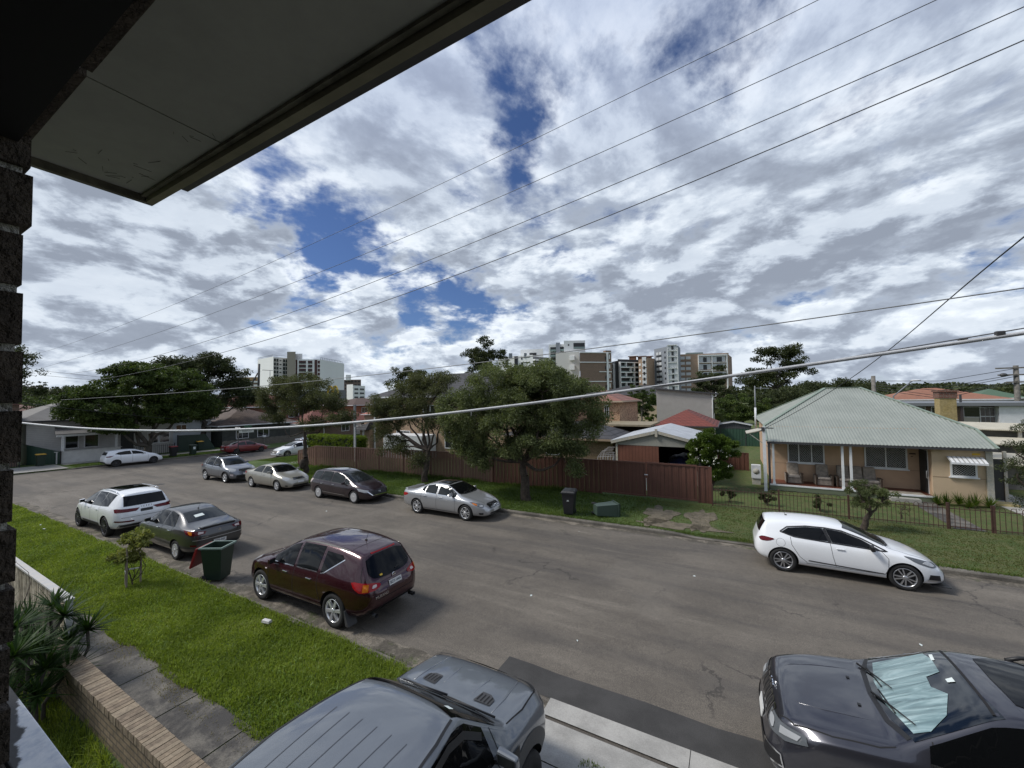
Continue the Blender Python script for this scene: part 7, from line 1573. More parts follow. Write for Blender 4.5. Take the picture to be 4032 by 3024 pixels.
t = thing('grey_apartments', 'slender pale grey apartment tower with shuttered balcony column', 'apartments'); D = 210; a, b_, c_, d_ = on_d(*A5(486, 145), D+4), on_d(*A5(618, 112), D-6), on_d(*A5(748, 112), D-8), on_d(*A5(770, 125), D+2)
wallrun(t, 'wall', a, b_, -2, 30.2, C_GY, 12); wallrun(t, 'front_wall', b_, c_, -2, 30.4, mat('tower_grey_light', (.42, .44, .465), .7), 12); wallrun(t, 'side_wall', c_, d_, -2, 30.4, C_GY, 8)
wins(t, a, b_, [(.18, .60)], [4.6+2.75*i for i in range(9)], 1.5, C_SH, frame=C_DK); wins(t, a, b_, [(.18, .60)], [3.4+2.75*i for i in range(9)], .9, C_DK, name='panel'); wins(t, a, b_, [(.84, .93)], [5.+2.75*i for i in range(9)], 1.0, C_DK)
wins(t, b_, c_, [(.12, .86)], [4.2+3.0*i for i in range(9)], 2.6, C_SH, name='shutter', out=.3); wins(t, b_, c_, [(.42, .60)], [4.6+3.0*i for i in range(9) if i != 5], 1.9, C_DK, out=.45)
for q in ((.06, .11), (.88, .94)): fbox(MB(), b_, c_, q[0], q[1], 2, 29.4, .1, .7).build('fin', C_WT, t)
for i in range(10): fbox(MB(), b_, c_, .06, .94, 3.9+3.0*i-.15, 3.9+3.0*i+.12, .1, .65).build('slab', C_WT, t)
t = thing('brick_apartments', 'broad pale brick apartments with white framed shutters at the top right', 'apartments'); D = 218; a, b_, c_ = on_d(*A5(750, 190), D), on_d(*A5(1296, 170), D-4), on_d(*A5(1330, 200), D+10)
wallrun(t, 'wall', a, b_, -2, 27.6, C_BR2, 14); wallrun(t, 'side_wall', b_, c_, -2, 26.6, C_BR, 10); wins(t, a, b_, [(.03, .24)], [4.1+2.95*i for i in range(8)], 1.6, C_SH, frame=C_BR); wins(t, a, b_, [(.03, .24)], [5.8+2.95*i for i in range(7)], .7, C_BR, name='spandrel', out=.3)
k = MB(); fbox(k, a, b_, .39, .40, 8, 26.6, 0, .9); fbox(k, a, b_, .945, .965, 8, 26.6, 0, .9); fbox(k, a, b_, .39, .965, 26.2, 26.9, 0, .9); fbox(k, a, b_, .655, .67, 8, 26.2, 0, .8)
for z in (22.6, 18.3, 14.0): fbox(k, a, b_, .40, .945, z-.15, z+.15, 0, .8)
k.build('white_frame', C_WT, t); wins(t, a, b_, [(.41, .64), (.68, .93)], [23.0, 18.9, 14.5], 3.0, C_SH, name='shutter', out=.3); wins(t, a, b_, [(.49, .56), (.76, .86)], [22.9, 18.8, 14.4], 2.6, C_DK, out=.45); fbox(MB(), a, b_, .18, .52, 27.5, 28.6, -4, -2).build('roof_plant', mat('green_glass', (.2, .27, .26), .3), t)
# sign with the golden arches, poles
t = thing('arches_sign', 'yellow double arch sign on a red base above the red roofs', 'sign'); D = 118; c0 = on_d(*A3(1140, 600), D)
M_YEL = mat('sign_yellow', (.72, .46, .03), .4); M_SRED = mat('sign_red', (.28, .02, .02), .5)
fwd = Vector((_rt.x, _rt.y, 0)).normalized(); dn = Vector((-fwd.y, fwd.x, 0))
def ap(u, z, o=0.): p = c0+fwd*u+dn*o; return (p.x, p.y, c0.z+z)
k = MB()
for s_ in (-1, 1):
    pts = [(s_*1.55, -1.7), (s_*1.50, -.6), (s_*1.30, .7), (s_*1.0, 1.45), (s_*.75, 1.65), (s_*.50, 1.45), (s_*.22, .7), (s_*.04, -.6), (0, -1.3)]
    for p, q in zip(pts[:-1], pts[1:]): k.hexa([ap(p[0]-.19, p[1], -.25), ap(p[0]+.19, p[1], -.25), ap(p[0]+.19, p[1], .25), ap(p[0]-.19, p[1], .25)], [ap(q[0]-.19, q[1], -.25), ap(q[0]+.19, q[1], -.25), ap(q[0]+.19, q[1], .25), ap(q[0]-.19, q[1], .25)])
k.build('arches', M_YEL, t); MB().hexa([ap(-1.9, -2.5, -.3), ap(1.9, -2.5, -.3), ap(1.9, -2.5, .3), ap(-1.9, -2.5, .3)], [ap(-1.9, -1.72, -.3), ap(1.9, -1.72, -.3), ap(1.9, -1.72, .3), ap(-1.9, -1.72, .3)]).build('sign_base', M_SRED, t)
MB().tube([ap(0, -2.5), ap(0, -12)], .35, 8).build('sign_pole', C_GY, t)
M_POLE = mat('grey_timber_pole', (.15, .14, .125), .9, var=.3, vscale=4); M_WIRE = mat('black_wire', (.02, .02, .022), .5); M_STEEL = mat('galvanised_pole', (.17, .18, .19), .5)
t = thing('slim_pole', 'slim dark steel pole standing behind the tan fence', 'pole'); MB().bar((-28.0, 22.9, -.3), (-28.0, 22.9, 4.5), .16).build('shaft', M_STEEL, t); MB().bar((-27.88, 22.82, -.3), (-27.88, 22.82, 2.6), .05).build('conduit', M_WHT, t)
t = thing('dark_pole', 'tall thin dark pole in front of the white tower', 'pole'); a = on_d(*A3(222, 260), 120); b_ = on_d(*A3(212, 670), 120); MB().tube([b_, a], .32, 6).tube([on_d(*A3(120, 530), 120), on_d(*A3(205, 375), 120)], .2, 5).build('shaft', M_GREYP, t)
t = thing('tv_antenna', 'tall rooftop aerial in front of the white tower', 'antenna'); a = on_d(*A3(358, 340), 70); MB().tube([on_d(*A3(358, 600), 70), a], .05, 5).bar(on_d(*A3(262, 338), 70), on_d(*A3(392, 344), 70), .08).build('aerial', M_STEEL, t)
for (lab, px, py, Y, zb) in (('timber power pole behind the green roof ridge', 3438, 1480, 60, 0), ('timber power pole with stacked crossarms at the right edge', 3999, 1439, 60, 0)):
    t = thing('power_pole', lab, 'power pole', group='timber power poles'); p = on_y(px, py, Y); MB().tube([(p.x, p.y, zb-1), p], [.24, .19], 8).build('shaft', M_POLE, t)
    if px > 3900:
        for dz, w_ in ((-.25, 1.5), (-.95, 1.35), (-1.7, .8)): MB().box(p.x-w_, p.x+w_, p.y-.25, p.y-.12, p.z+dz-.07, p.z+dz+.07).build('crossarm', M_POLE, t)
        MB().sphere((p.x-1.0, p.y-.3, p.z-.95), .3, .2, .2, 8, 6).build('transformer', M_GREYP, t)
        for i, dz in enumerate((-.3, -.9, -1.1, -1.6, -1.75)):
            q = on_y(3438, 1500+8*i, 60); w_ = thing('power_line', ['uppermost', 'second', 'third', 'fourth', 'lowest'][i]+' line strung between the two timber poles at right', 'cable', group='lines between the timber poles')
            MB().tube([q, (q+p)/2+Vector((0, 0, dz-.5)), p+Vector((0, -.2, dz))], .028, 4).build('cable', M_WIRE, w_)
t = thing('street_lamp', 'curved arm street lamp above the green roof', 'street lamp'); a = on_y(3518, 1560, 58); b_ = on_y(3593, 1498, 58); MB().tube([(a.x, a.y, 0), a, b_], .07, 6).build('pole', M_STEEL, t); MB().sphere((b_.x+.25, b_.y, b_.z), .45, .16, .10, 10, 6).build('lamp_head', M_WHT, t)
t = thing('service_pole', 'white capped grey service pole left of the green roof', 'pole'); MB().tube([(1.63, 33, 3.0), (1.65, 33, 5.5)], .045, 8).build('shaft', M_STEEL, t); MB().tube([(1.63, 33, 2.4), (1.64, 33, 3.95)], .07, 8).build('sleeve', M_WHT, t); MB().bar((1.6, 32.9, 5.35), (2.5, 32.9, 5.3), .05).build('arm', M_STEEL, t)
# ------------------------------------------------------------------ overhead wires
def s1(x, y): return (.9114*x, 400+.9114*y)
def s2(x, y): return (2016+.9114*x, .9114*y)
def F(x, y): return (x*1.8228, y*1.8228)
def wire(name, label, P, rad, m, n=24, group=None, cat='cable'):
    """smooth curve through the given points (quadratic in the run, like a shallow sag)"""
    P = [Vector(p) for p in P]; s_ = [0.]
    for a, b_ in zip(P[:-1], P[1:]): s_.append(s_[-1]+(b_-a).length)
    deg = min(3, len(P)-1); cf = [np.polyfit(s_, [p[i] for p in P], deg) for i in range(3)]
    lo, hi_ = -s_[-1]*.03, s_[-1]*1.12
    pts = [Vector([float(np.polyval(c, lo+(hi_-lo)*i/n)) for c in cf]) for i in range(n+1)]
    o = MB().tube(pts, rad, 6).build(name, m); tag(o, label, cat, group); return o
WL = [('topmost', 5.9, [s1(150, 1093), s1(890, 818), s1(1560, 520), s2(0, 645), s2(1326, 0)]), ('second highest', 5.3, [s1(200, 1145), s1(1000, 885), s1(1640, 632), s2(0, 828), s2(1834, 0)]),
      ('third highest', 4.5, [s1(330, 1172), s1(1290, 900), s2(0, 980), s2(2212, 30)]), ('lowest', 3.9, [s1(400, 1205), s1(900, 1100), s1(1450, 937), s2(0, 1095), s2(2212, 175)])]
for nm, Y, pts in WL: wire('power_line', nm+' of the four power lines rising across the sky', [on_y(p[0], p[1], Y) for p in pts], .0044, mat('grey_wire', (.10, .102, .105), .5), group='power lines across the sky')
wire('service_cable', 'thick pale grey twisted cable sagging across the whole view', [on_d(*F(45, 913), 5.2), on_d(*F(400, 932), 4.85), on_d(*F(770, 910), 4.4), on_d(*F(1285, 852), 3.7), on_d(*F(1650, 806), 3.15), on_d(*F(2080, 738), 2.65), on_d(*F(2212, 718), 2.5)], .0135, mat('pale_cable', (.46, .47, .48), .45, var=.1, vscale=30), 60)
wire('messenger_wire', 'thin dark wire riding on top of the thick pale cable', [on_d(*F(1285, 849), 3.72), on_d(*F(1650, 801), 3.17), on_d(*F(2080, 731), 2.67), on_d(*F(2212, 709), 2.52)], .004, mat('grey_wire', (.06, .062, .065), .5), 30)
for i, (x, D) in enumerate(((2080, 2.65), (2160, 2.56))): p = on_d(*F(x, 738 if i == 0 else 723), D); tag(MB().box(p.x-.022, p.x+.022, p.y-.016, p.y+.016, p.z-.012, p.z+.024).build('cable_clamp', M_GREYP, bevel=.006), ['left', 'right'][i]+' dark clamp on the thick pale cable near the right edge', 'clamp')
wire('service_wire', 'dark twisted service wire dropping to the corner of the green roof', [Vector((3.95, 6., 7.6)), on_y(*F(2212, 515), 9), on_y(*F(2055, 640), 12), on_y(*F(1890, 780), 17), Vector((1.62, 24.1, 3.16))], .012, M_WIRE, 30)
wire('phone_line', 'thin wire sagging across the skyline in front of the tower blocks', [on_y(*F(2212, 625), 8), on_y(*F(1650, 700), 8), on_y(*F(1280, 750), 8), on_y(*F(870, 806), 8), on_y(*F(505, 838), 8), on_y(*F(200, 860), 7.6)], .009, mat('pale_wire', (.22, .225, .22), .5), 40)
for i, (a, b_, X, X2) in enumerate((((110, 803), (640, 846), -60, -52), ((105, 812), (620, 845), -60, -52), ((60, 835), (640, 858), -60, -52), ((45, 870), (540, 914), -48, -50))):
    p, q = on_x(*F(*a), X), on_x(*F(*b_), X2); wire('phone_line', ['upper of the pair', 'lower of the pair', 'third line down', 'lowest line'][i]+' running left to right over the dark spreading trees', [p, (p+q)/2-Vector((0, 0, .25)), q], .016, M_WIRE, 12, 'lines over the side street')
# ------------------------------------------------------------------ trees and plants
def leaves(C, n, rad, size, rng, aspect=.45, droop=0., up=.0, jitter=.5):
    """C: (m,3) clump centres, rad: clump radius (m,3 or scalar). n leaves in all -> (n*4,3) rhombus corners"""
    idx = rng.integers(0, len(C), n); v = rng.normal(size=(n, 3)); v /= np.linalg.norm(v, axis=1)[:, None]
    rr_ = rng.random(n)**(1/2.2); R_ = np.broadcast_to(rad, (len(C), 3))[idx] if np.ndim(rad) else np.full((n, 3), rad)
    P = C[idx]+v*rr_[:, None]*R_
    d = v*.8+rng.normal(size=(n, 3))*jitter; d[:, 2] += up-droop; d /= np.linalg.norm(d, axis=1)[:, None]
    s_ = np.cross(d, rng.normal(size=(n, 3))); s_ /= np.linalg.norm(s_, axis=1)[:, None]
    L = size*(.6+.8*rng.random(n))[:, None]; W_ = L*aspect
    return np.stack([P-d*L*.5, P+s_*W_*.5, P+d*L*.5, P-s_*W_*.5], 1).reshape(-1, 3)
def clumps(lobes, per, rng, inner=.45):
    C = []; Rr = []
    for lb in lobes:
        cx, cy, cz, rx, ry, rz = lb[:6]; n = int(per*(rx*ry*rz)**(2/3)); v = rng.normal(size=(n, 3)); v /= np.linalg.norm(v, axis=1)[:, None]
        t = inner+(1-inner)*rng.random(n)**.6; v = v*t[:, None]
        C.append(v*np.array([rx, ry, rz])+np.array([cx, cy, cz]))
    return np.concatenate(C)
M_BARK = mat('rough_bark', (.075, .058, .045), .95, var=.4, vscale=7, bump=1., bscale=22, fine=.4, fscale=30); M_BARKG = mat('grey_bark', (.075, .066, .056), .95, var=.35, vscale=5, bump=.7, bscale=18)
L_BOT = leafmat('bottlebrush_leaf', (.036, .050, .020), (.175, .205, .090), .34, (.22, .20, .11)); L_MAP = leafmat('dark_broad_leaf', (.018, .034, .010), (.105, .145, .036), .25, (.13, .14, .02)); L_GUM = leafmat('gum_leaf', (.022, .032, .012), (.070, .082, .030), .3)
L_THIN = leafmat('sparse_leaf', (.034, .042, .020), (.135, .145, .066), .3, (.13, .10, .06)); L_FIG = leafmat('deep_green_leaf', (.018, .028, .011), (.085, .10, .040), .2); L_BRI = leafmat('bright_leaf', (.030, .062, .010), (.115, .165, .028), .35); L_YEL = leafmat('variegated_leaf', (.10, .13, .03), (.34, .34, .12), .35); L_STRAP = leafmat('strap_leaf', (.012, .030, .006), (.045, .090, .018), .25, (.13, .13, .045))
def limb(k, a, b_, r0, r1, rng, wig=.12, n=5):
    a = np.array(a, float); b_ = np.array(b_, float); L = np.linalg.norm(b_-a); pts = []
    off = rng.normal(size=3)*L*wig
    for i in range(n+1):
        t = i/n; pts.append(a+(b_-a)*t+off*math.sin(math.pi*t)+(rng.normal(size=3)*L*.02 if 0 < i < n else 0)+np.array([0, 0, -L*.05*math.sin(math.pi*t)]))
    k.tube([tuple(p) for p in pts], [r0+(r1-r0)*i/n for i in range(n+1)], 7, cap=False); return pts
def tree(name, label, base, forks, lobes, n_leaf, size, ml, mb=M_BARK, r0=.16, per=14., crad=.42, seed=1, group=None, nb=46, aspect=.42, droop=.25, inner=.45, cat='tree', twigs=True, squash=.8):
    rng = np.random.default_rng(seed); t = thing(name, label, cat, base, group=group); B = np.array(base)
    C = clumps(lobes, per, rng, inner); Cl = C-B; k = MB(); f0 = np.array(forks[0]); ends = []
    prev = np.array([0., 0, -.25]); rr_ = r0*1.25
    for i, f in enumerate(forks): f = np.array(f)-B; r1 = r0*(1-.18*(i+1)); limb(k, prev, f, rr_, r1, rng, .04, 5); prev = f; rr_ = r1; ends.append((f, r1))
    top, rt = ends[-1]; lc = [np.array(l[:3])-B for l in lobes]
    knots = []
    for c in lc:
        src, rs = min(ends, key=lambda e: np.linalg.norm(e[0]-c)); tgt = src+(c-src)*.8; limb(k, src, tgt, rs*.62, rs*.26, rng, .10, 5); knots.append((tgt, rs*.26)); knots.append((src+(c-src)*.45, rs*.4))
    if twigs:
        for i in rng.choice(len(Cl), min(nb, len(Cl)), replace=False):
            src, rs = min(knots, key=lambda e: np.linalg.norm(e[0]-Cl[i])); limb(k, src, Cl[i], max(rs*.55, .012), .006, rng, .08, 4)
    k.build('trunk', mb, t, fix=False)
    V = leaves(Cl, n_leaf, np.array([crad, crad, crad*squash]), size, rng, aspect, droop)
    quadmesh('crown', V, ml, t)
    return t
tree('street_tree', 'big bushy drooping tree with a short forked trunk beside the upright black bin', (-9.0, 17.6, gz(-9, 17.6)), [(-9.05, 17.6, 1.0), (-9.1, 17.6, 1.7)],
     [(-12.3, 17.3, 4.1, 1.7, 1.7, 1.5), (-10.4, 17.6, 5.3, 2.0, 1.9, 1.5), (-7.6, 17.5, 5.3, 1.9, 1.9, 1.4), (-6.2, 17.8, 4.2, 1.35, 1.6, 1.4), (-9.1, 16.7, 3.5, 1.8, 1.2, 1.5), (-12.6, 17.6, 2.9, 1.2, 1.2, .9), (-7.6, 17.2, 3.1, 1.3, 1.3, 1.1), (-6.35, 17.2, 2.3, .5, .6, 1.15), (-11.4, 17.2, 2.3, .8, .8, .6), (-9.4, 18.4, 4.6, 2.4, 1.6, 1.7), (-10.1, 17.6, 6.0, 1.0, .9, .5), (-7.7, 17.5, 6.0, .9, .9, .45), (-12.4, 17.2, 2.1, .8, .8, .7), (-11.0, 16.9, 1.9, .6, .6, .5)],
     170000, .11, L_BOT, r0=.24, per=26, crad=.40, seed=21, aspect=.36, droop=.15, nb=60)
tree('street_tree', 'thin half bare street tree with a dark forked trunk behind the silver sedan', (-16.7, 19.0, gz(-16.7, 19.)), [(-16.6, 19.0, .9), (-16.5, 19.0, 1.7)],
     [(-19.6, 19.0, 4.6, 1.5, 1.3, 1.0), (-20.0, 19.0, 3.3, 1.2, 1.1, .7), (-18.2, 19.0, 5.6, 1.2, 1.1, .8), (-15.6, 19.0, 6.0, 1.1, 1.0, .7), (-16.9, 19.1, 5.0, 1.3, 1.2, .9), (-19.2, 18.8, 1.75, 1.1, .8, .7), (-17.2, 18.9, .95, .8, .5, .45), (-15.0, 19, 4.7, .8, .9, .9), (-20.6, 19, 2.6, .5, .5, .5), (-18.6, 19.2, 4.2, 1.4, 1.2, 1.0), (-17.2, 19.1, 6.1, .8, .8, .5), (-16.2, 19, 3.6, .9, .8, .7), (-20.8, 19, 4.2, .8, .8, .7)],
     72000, .10, L_THIN, r0=.19, per=22, crad=.42, seed=31, nb=170, aspect=.34, droop=.1, inner=.15)
tree('street_tree', 'wide open street tree with a twisted burled trunk by the fence end', (-26.9, 17.7, gz(-26.9, 17.7)), [(-26.85, 17.7, .8), (-26.95, 17.7, 1.9), (-27.0, 17.7, 2.7)],
     [(-31.0, 17.7, 5.2, 1.7, 1.4, .9), (-29.2, 17.7, 6.0, 1.6, 1.4, .8), (-26.5, 17.6, 5.9, 1.7, 1.4, .9), (-24.2, 17.6, 4.9, 1.4, 1.3, .9), (-23.0, 17.6, 3.8, 1.0, 1.0, .6), (-30.6, 17.7, 3.9, 1.3, 1.1, .6), (-27.3, 17.6, 4.6, 1.8, 1.2, .8), (-25.6, 17.3, 3.3, 1.1, 1.0, .5)],
     62000, .11, L_THIN, r0=.20, per=20, crad=.42, seed=41, nb=130, aspect=.36, droop=.1, inner=.2)
burl = MB().sphere((-26.99, 17.55, .35), .22, .2, .38, 12, 8); burl.v = [(x+.03*math.sin(30*z), y+.03*math.sin(25*x+20*z), z) for x, y, z in burl.v]; b0 = bpy.data.objects['street_tree.002']; o = burl.build('burl', M_BARK, b0); o.matrix_parent_inverse = Matrix.Translation(-Vector(b0.location))
tree('shade_tree', 'broad dark green spreading tree over the weatherboard cottage', (-52.0, 17.2, gz(-52, 17.2)), [(-52.0, 17.3, .6)],
     [(-51.5, 13.2, 4.6, 2.6, 2.6, 1.6), (-51.5, 16.0, 6.9, 3.1, 3.0, 1.9), (-51.5, 19.2, 6.4, 3.0, 3.0, 2.2), (-51.6, 18.4, 3.9, 3.0, 2.8, 1.2), (-51.5, 14.4, 3.1, 1.8, 2.2, 1.0), (-52.4, 21.6, 4.4, 2.0, 2.2, 1.5), (-51.5, 12.2, 5.8, 1.6, 1.4, .8), (-52, 16.4, 8.2, 2.4, 2.2, .8)],
     100000, .21, L_MAP, M_BARKG, r0=.34, per=15, crad=.62, seed=51, aspect=.5, droop=.2, squash=.55)
tree('gum_tree', 'tall dark gum tree with pale limbs behind the spreading tree', (-57.5, 24.5, -.6), [(-57.5, 24.4, 2.0), (-57.4, 24.2, 4.2)],
     [(-57, 21.8, 9.0, 2.4, 2.4, 1.5), (-57, 25.2, 9.6, 2.4, 2.6, 1.5), (-57, 27.6, 7.8, 1.9, 2.0, 1.6), (-57, 23.4, 6.8, 2.0, 2.2, 1.6), (-56.5, 27.5, 5.2, 1.6, 2.2, 1.3), (-57, 24.5, 4.2, 1.8, 2., 1.2), (-57, 20.5, 8.0, 2, 1.8, 1.2), (-56.6, 29.8, 5.6, 1.3, 1.5, 1.0)],
     52000, .24, L_FIG, M_BARKG, r0=.34, per=11, crad=.7, seed=61, nb=70, inner=.3)
def far_tree(name, label, c, w_, h, n, size, ml, seed, trunk=.3, D=None, gapy=False, group='distant trees beyond the houses'):
    rng = np.random.default_rng(seed); lobes = []
    k_ = 13 if gapy else 7
    for i in range(k_):
        a = -1+2*(i+.5)/k_+rng.uniform(-.1, .1); z = rng.uniform(.45, .95) if gapy else rng.uniform(.3, .85); s_ = math.sqrt(max(0, 1-a*a*.7)); lobes.append((c[0]+a*w_*.72, c[1]+rng.uniform(-.4, .4)*w_, c[2]+h*z*(.55+.45*s_), w_*(.34 if gapy else .48), w_*.40, h*(.11 if gapy else .22)))
    return tree(name, label, (c[0], c[1], c[2]), [(c[0]+.1, c[1], c[2]+h*.35)], lobes, n, size, ml, M_BARKG, r0=max(.12, w_*.05), per=60/(w_*w_) if w_ > 2.5 else 12, crad=w_*.19, seed=seed, group=group, nb=26, twigs=gapy, squash=.6, droop=.1)
def base_at(px, py, D, zb=0.): p = on_d(px, py, D); return (p.x, p.y, zb), p.z-zb
def ft(label, x0, x1, ytop, D, n, size, ml, seed, gapy=False, name='tree', zb=-.5):
    (bx, by, bz), h = base_at((x0+x1)/2, ytop, D, zb); w_ = (x1-x0)/1545.2*D/2
    return far_tree(name, label, (bx, by, bz), w_, h*1.02, n, size, ml, seed, gapy=gapy)
ft('tall dark tree rising above the bushy tree, left of the white apartments', 1795, 1980, 1325, 58, 12000, .30, L_FIG, 71, True, 'gum_tree')
ft('rounded gum tree between the white tower and the thin street tree', 1515, 1720, 1440, 75, 12000, .34, L_GUM, 72, True, 'gum_tree')
ft('wide spreading gum tree with bare limbs right of the brick apartments', 2915, 3180, 1360, 112, 17000, .55, L_GUM, 73, True, 'gum_tree')
ft('dark tree in front of the broad brick apartments', 2715, 2885, 1440, 140, 9000, .7, L_FIG, 74, False)
ft('green tree standing left of the grey weatherboard block', 2460, 2585, 1520, 68, 12000, .26, L_BRI and L_MAP, 75, False)
ft('dense green tree right of the grey weatherboard block', 2830, 3010, 1555, 72, 14000, .28, L_MAP, 76, False)
ft('dark green tree behind the service pole left of the green roof', 2980, 3180, 1520, 88, 12000, .34, L_FIG, 77, False)
ft('spreading tree behind the green roof ridge', 3150, 3420, 1495, 150, 9000, .6, L_FIG, 78, False)
ft('pale green bush between the stone house and weatherboard block', 2530, 2590, 1610, 56, 5000, .2, L_BRI, 79, False, 'shrub')
ft('wispy branches of a tree entering from the left edge', -60, 190, 1300, 45, 7000, .26, L_FIG, 80, True)
ft('yellow green tree left of the spreading tree', 270, 520, 1545, 62, 9000, .3, L_BRI, 81, False)
ft('small rounded tree by the brick pier at far left', 60, 330, 1545, 95, 8000, .42, L_MAP, 82, False)
ft('flat topped pine on the far left horizon', 120, 190, 1508, 230, 4000, .9, L_FIG, 83, True)
ft('second flat topped pine on the far left horizon', 190, 290, 1506, 240, 5000, .9, L_FIG, 84, True)
ft('leafy tree below the white tower beside the dark pole', 880, 1030, 1530, 95, 9000, .36, L_MAP, 85, False)
ft('dark tree right of the red roofed brick house', 1330, 1440, 1570, 90, 7000, .36, L_FIG, 86, False)
ft('dark shrub tree before the mottled tiled house', 960, 1050, 1690, 66, 7000, .2, L_FIG, 87, False, 'shrub')
# woodland on the skyline and low hills
def woodland(name, label, runs, seed):
    rng = np.random.default_rng(seed); C = []
    for x0, x1, y0, y1, D, n in runs:
        for i in range(n):
            t = (i+rng.random())/n; px = x0+(x1-x0)*t; py = y0+(y1-y0)*t+rng.uniform(-7, 16); Dd = D*rng.uniform(.85, 1.15); p = on_d(px, py, Dd)
            for j in range(3): C.append((p.x+rng.normal()*3, p.y+rng.normal()*3, p.z-2.5-j*5.5))
    C = np.array(C); V = leaves(C, len(C)*130, np.array([7., 7., 3.6]), 2.3, rng, .7, 0., .2, .8)
    o = quadmesh(name, V, L_FIG); tag(o, label, 'woodland', kind='stuff')
woodland('woodland', 'continuous dark wooded ridge along the right horizon', [(3150, 4060, 1512, 1518, 330, 90), (2850, 3300, 1530, 1525, 300, 40), (3300, 4060, 1530, 1535, 240, 60)], 5)
woodland('woodland', 'low dark tree line along the left horizon', [(60, 420, 1535, 1540, 330, 34), (700, 1300, 1560, 1560, 300, 40), (1700, 1950, 1560, 1560, 320, 16), (60, 300, 1575, 1580, 180, 24), (250, 2700, 1592, 1596, 125, 75), (2400, 3200, 1598, 1602, 100, 30)], 6)
hill = MB(); 
for i, (cx, cy, rx, h) in enumerate(((330, 760, 420, 8), (-700, 300, 350, 13), (-250, 700, 300, 4))):
    hill.sphere((cx, cy, -2), rx, rx*.6, h+2, 32, 12)
hh = hill.build('hills', mat('dark_hill', (.020, .030, .012), .95, var=.3, vscale=.02)); hh['kind'] = 'structure'
# small garden plants
def shrub(name, label, lobes, n, size, ml, seed, base=None, group=None, aspect=.45, per=30, crad=.16, mb=M_BARK, nb=20, cat='shrub', r0=.03):
    b_ = base or (lobes[0][0], lobes[0][1], gz(lobes[0][0], lobes[0][1])); return tree(name, label, b_, [(b_[0], b_[1], b_[2]+.15)], lobes, n, size, ml, mb, r0=r0, per=per, crad=crad, seed=seed, nb=nb, aspect=aspect, droop=-.1, inner=.3, group=group, cat=cat)
g0 = gz(4.1, 18.7)
tree('young_tree', 'small bushy tree on a crooked stubby trunk in front of the iron fence', (4.1, 18.7, g0), [(4.2, 18.7, g0+.35), (4.35, 18.7, g0+.65)], [(4.35, 18.7, 1.12, .62, .6, .38), (4.0, 18.7, 1.35, .4, .4, .3), (4.75, 18.7, 1.15, .4, .4, .3), (4.3, 18.7, 1.5, .35, .35, .25), (4.1, 18.6, .85, .45, .4, .22)], 11000, .05, L_BOT, M_BARK, r0=.11, per=60, crad=.15, seed=91, nb=40, aspect=.4, droop=-.2)
shrub('flowering_bush', 'rounded bright green bush with white blossoms by the garage', [(-1.1, 23.2, 1.6, 1.0, 1.0, .8), (-1.0, 23.1, 2.5, .95, .9, .75), (-.35, 23.4, 2.2, .8, .8, .7), (-.5, 23.2, 1.1, .8, .7, .55), (-1.5, 23.1, 2.0, .6, .6, .6)], 40000, .085, L_BRI, 92, base=(-.9, 23.2, -.1), per=34, crad=.24, nb=30, r0=.08, aspect=.5)
rng = np.random.default_rng(93); C = clumps([(-.95, 22.9, 1.5, 1.0, .9, .8), (-1.2, 22.8, 2.1, .7, .7, .6)], 60, rng, .95)-np.array([-.9, 23.2, -.1]); quadmesh('blossoms', leaves(C, 380, .06, .05, rng, .9), mat('white_petals', (.70, .70, .62), .6), bpy.data.objects['flowering_bush'])
for i, (x, y, s_, lab) in enumerate(((-.1, 20.9, .33, 'dark leafy shrub just inside the left end of the iron fence'), (1.35, 20.9, .40, 'rounded shrub with coppery leaves second from the left behind the iron fence'), (3.2, 20.8, .36, 'low dark shrub behind the iron fence below the veranda posts'))):
    shrub('garden_shrub', lab, [(x, y, gz(x, y)+.35, s_, s_, .26), (x+.1, y, gz(x, y)+.5, s_*.6, s_*.6, .2)], 2200, .06, L_FIG, 95+i, group='shrubs behind the iron fence', per=70, crad=.10)
shrub('rose_bush', 'nearly bare twiggy rose bush behind the iron fence left of the path', [(5.75, 20.8, gz(5.7, 20.8)+.4, .3, .3, .3)], 220, .05, L_THIN, 99, per=120, crad=.1, nb=24)
def spiky(name, label, c, n, L, w_, ml, seed, up=.6, cat='plant', parent=None, droop=.5, stems=None, pname='leaves'):
    """rosettes of long arching strap leaves; c = list of rosette centres"""
    rng = np.random.default_rng(seed); t = parent or thing(name, label, cat, stems[0][0] if stems else c[0]); B = np.array(t.location); V = []
    for cc in c:
        for i in range(n):
            a = rng.uniform(0, 2*math.pi); el = rng.uniform(up-.6, up+.75); l = L*rng.uniform(.6, 1.1); d = np.array([math.cos(a)*math.cos(el), math.sin(a)*math.cos(el), math.sin(el)]); s_ = np.array([-math.sin(a), math.cos(a), 0])*w_/2
            p = np.array(cc, float)-B; P_ = [p]; dd = d.copy(); m_ = 4
            for j in range(m_): P_.append(P_[-1]+dd*l/m_); dd[2] -= droop*l*.28; dd /= np.linalg.norm(dd)
            ws = [.7, 1., .85, .5, .04]
            for j in range(m_): V += [P_[j]-s_*ws[j], P_[j]+s_*ws[j], P_[j+1]+s_*ws[j+1], P_[j+1]-s_*ws[j+1]]
    quadmesh(pname, np.array(V), ml, t)
    if stems:
        k = MB()
        for a, b_ in stems: limb(k, np.array(a)-B, np.array(b_)-B, .032, .022, rng, .06, 4)
        k.build('stem', M_BARKG, t, fix=False)
    return t
gd = gz(-8, 1.5)
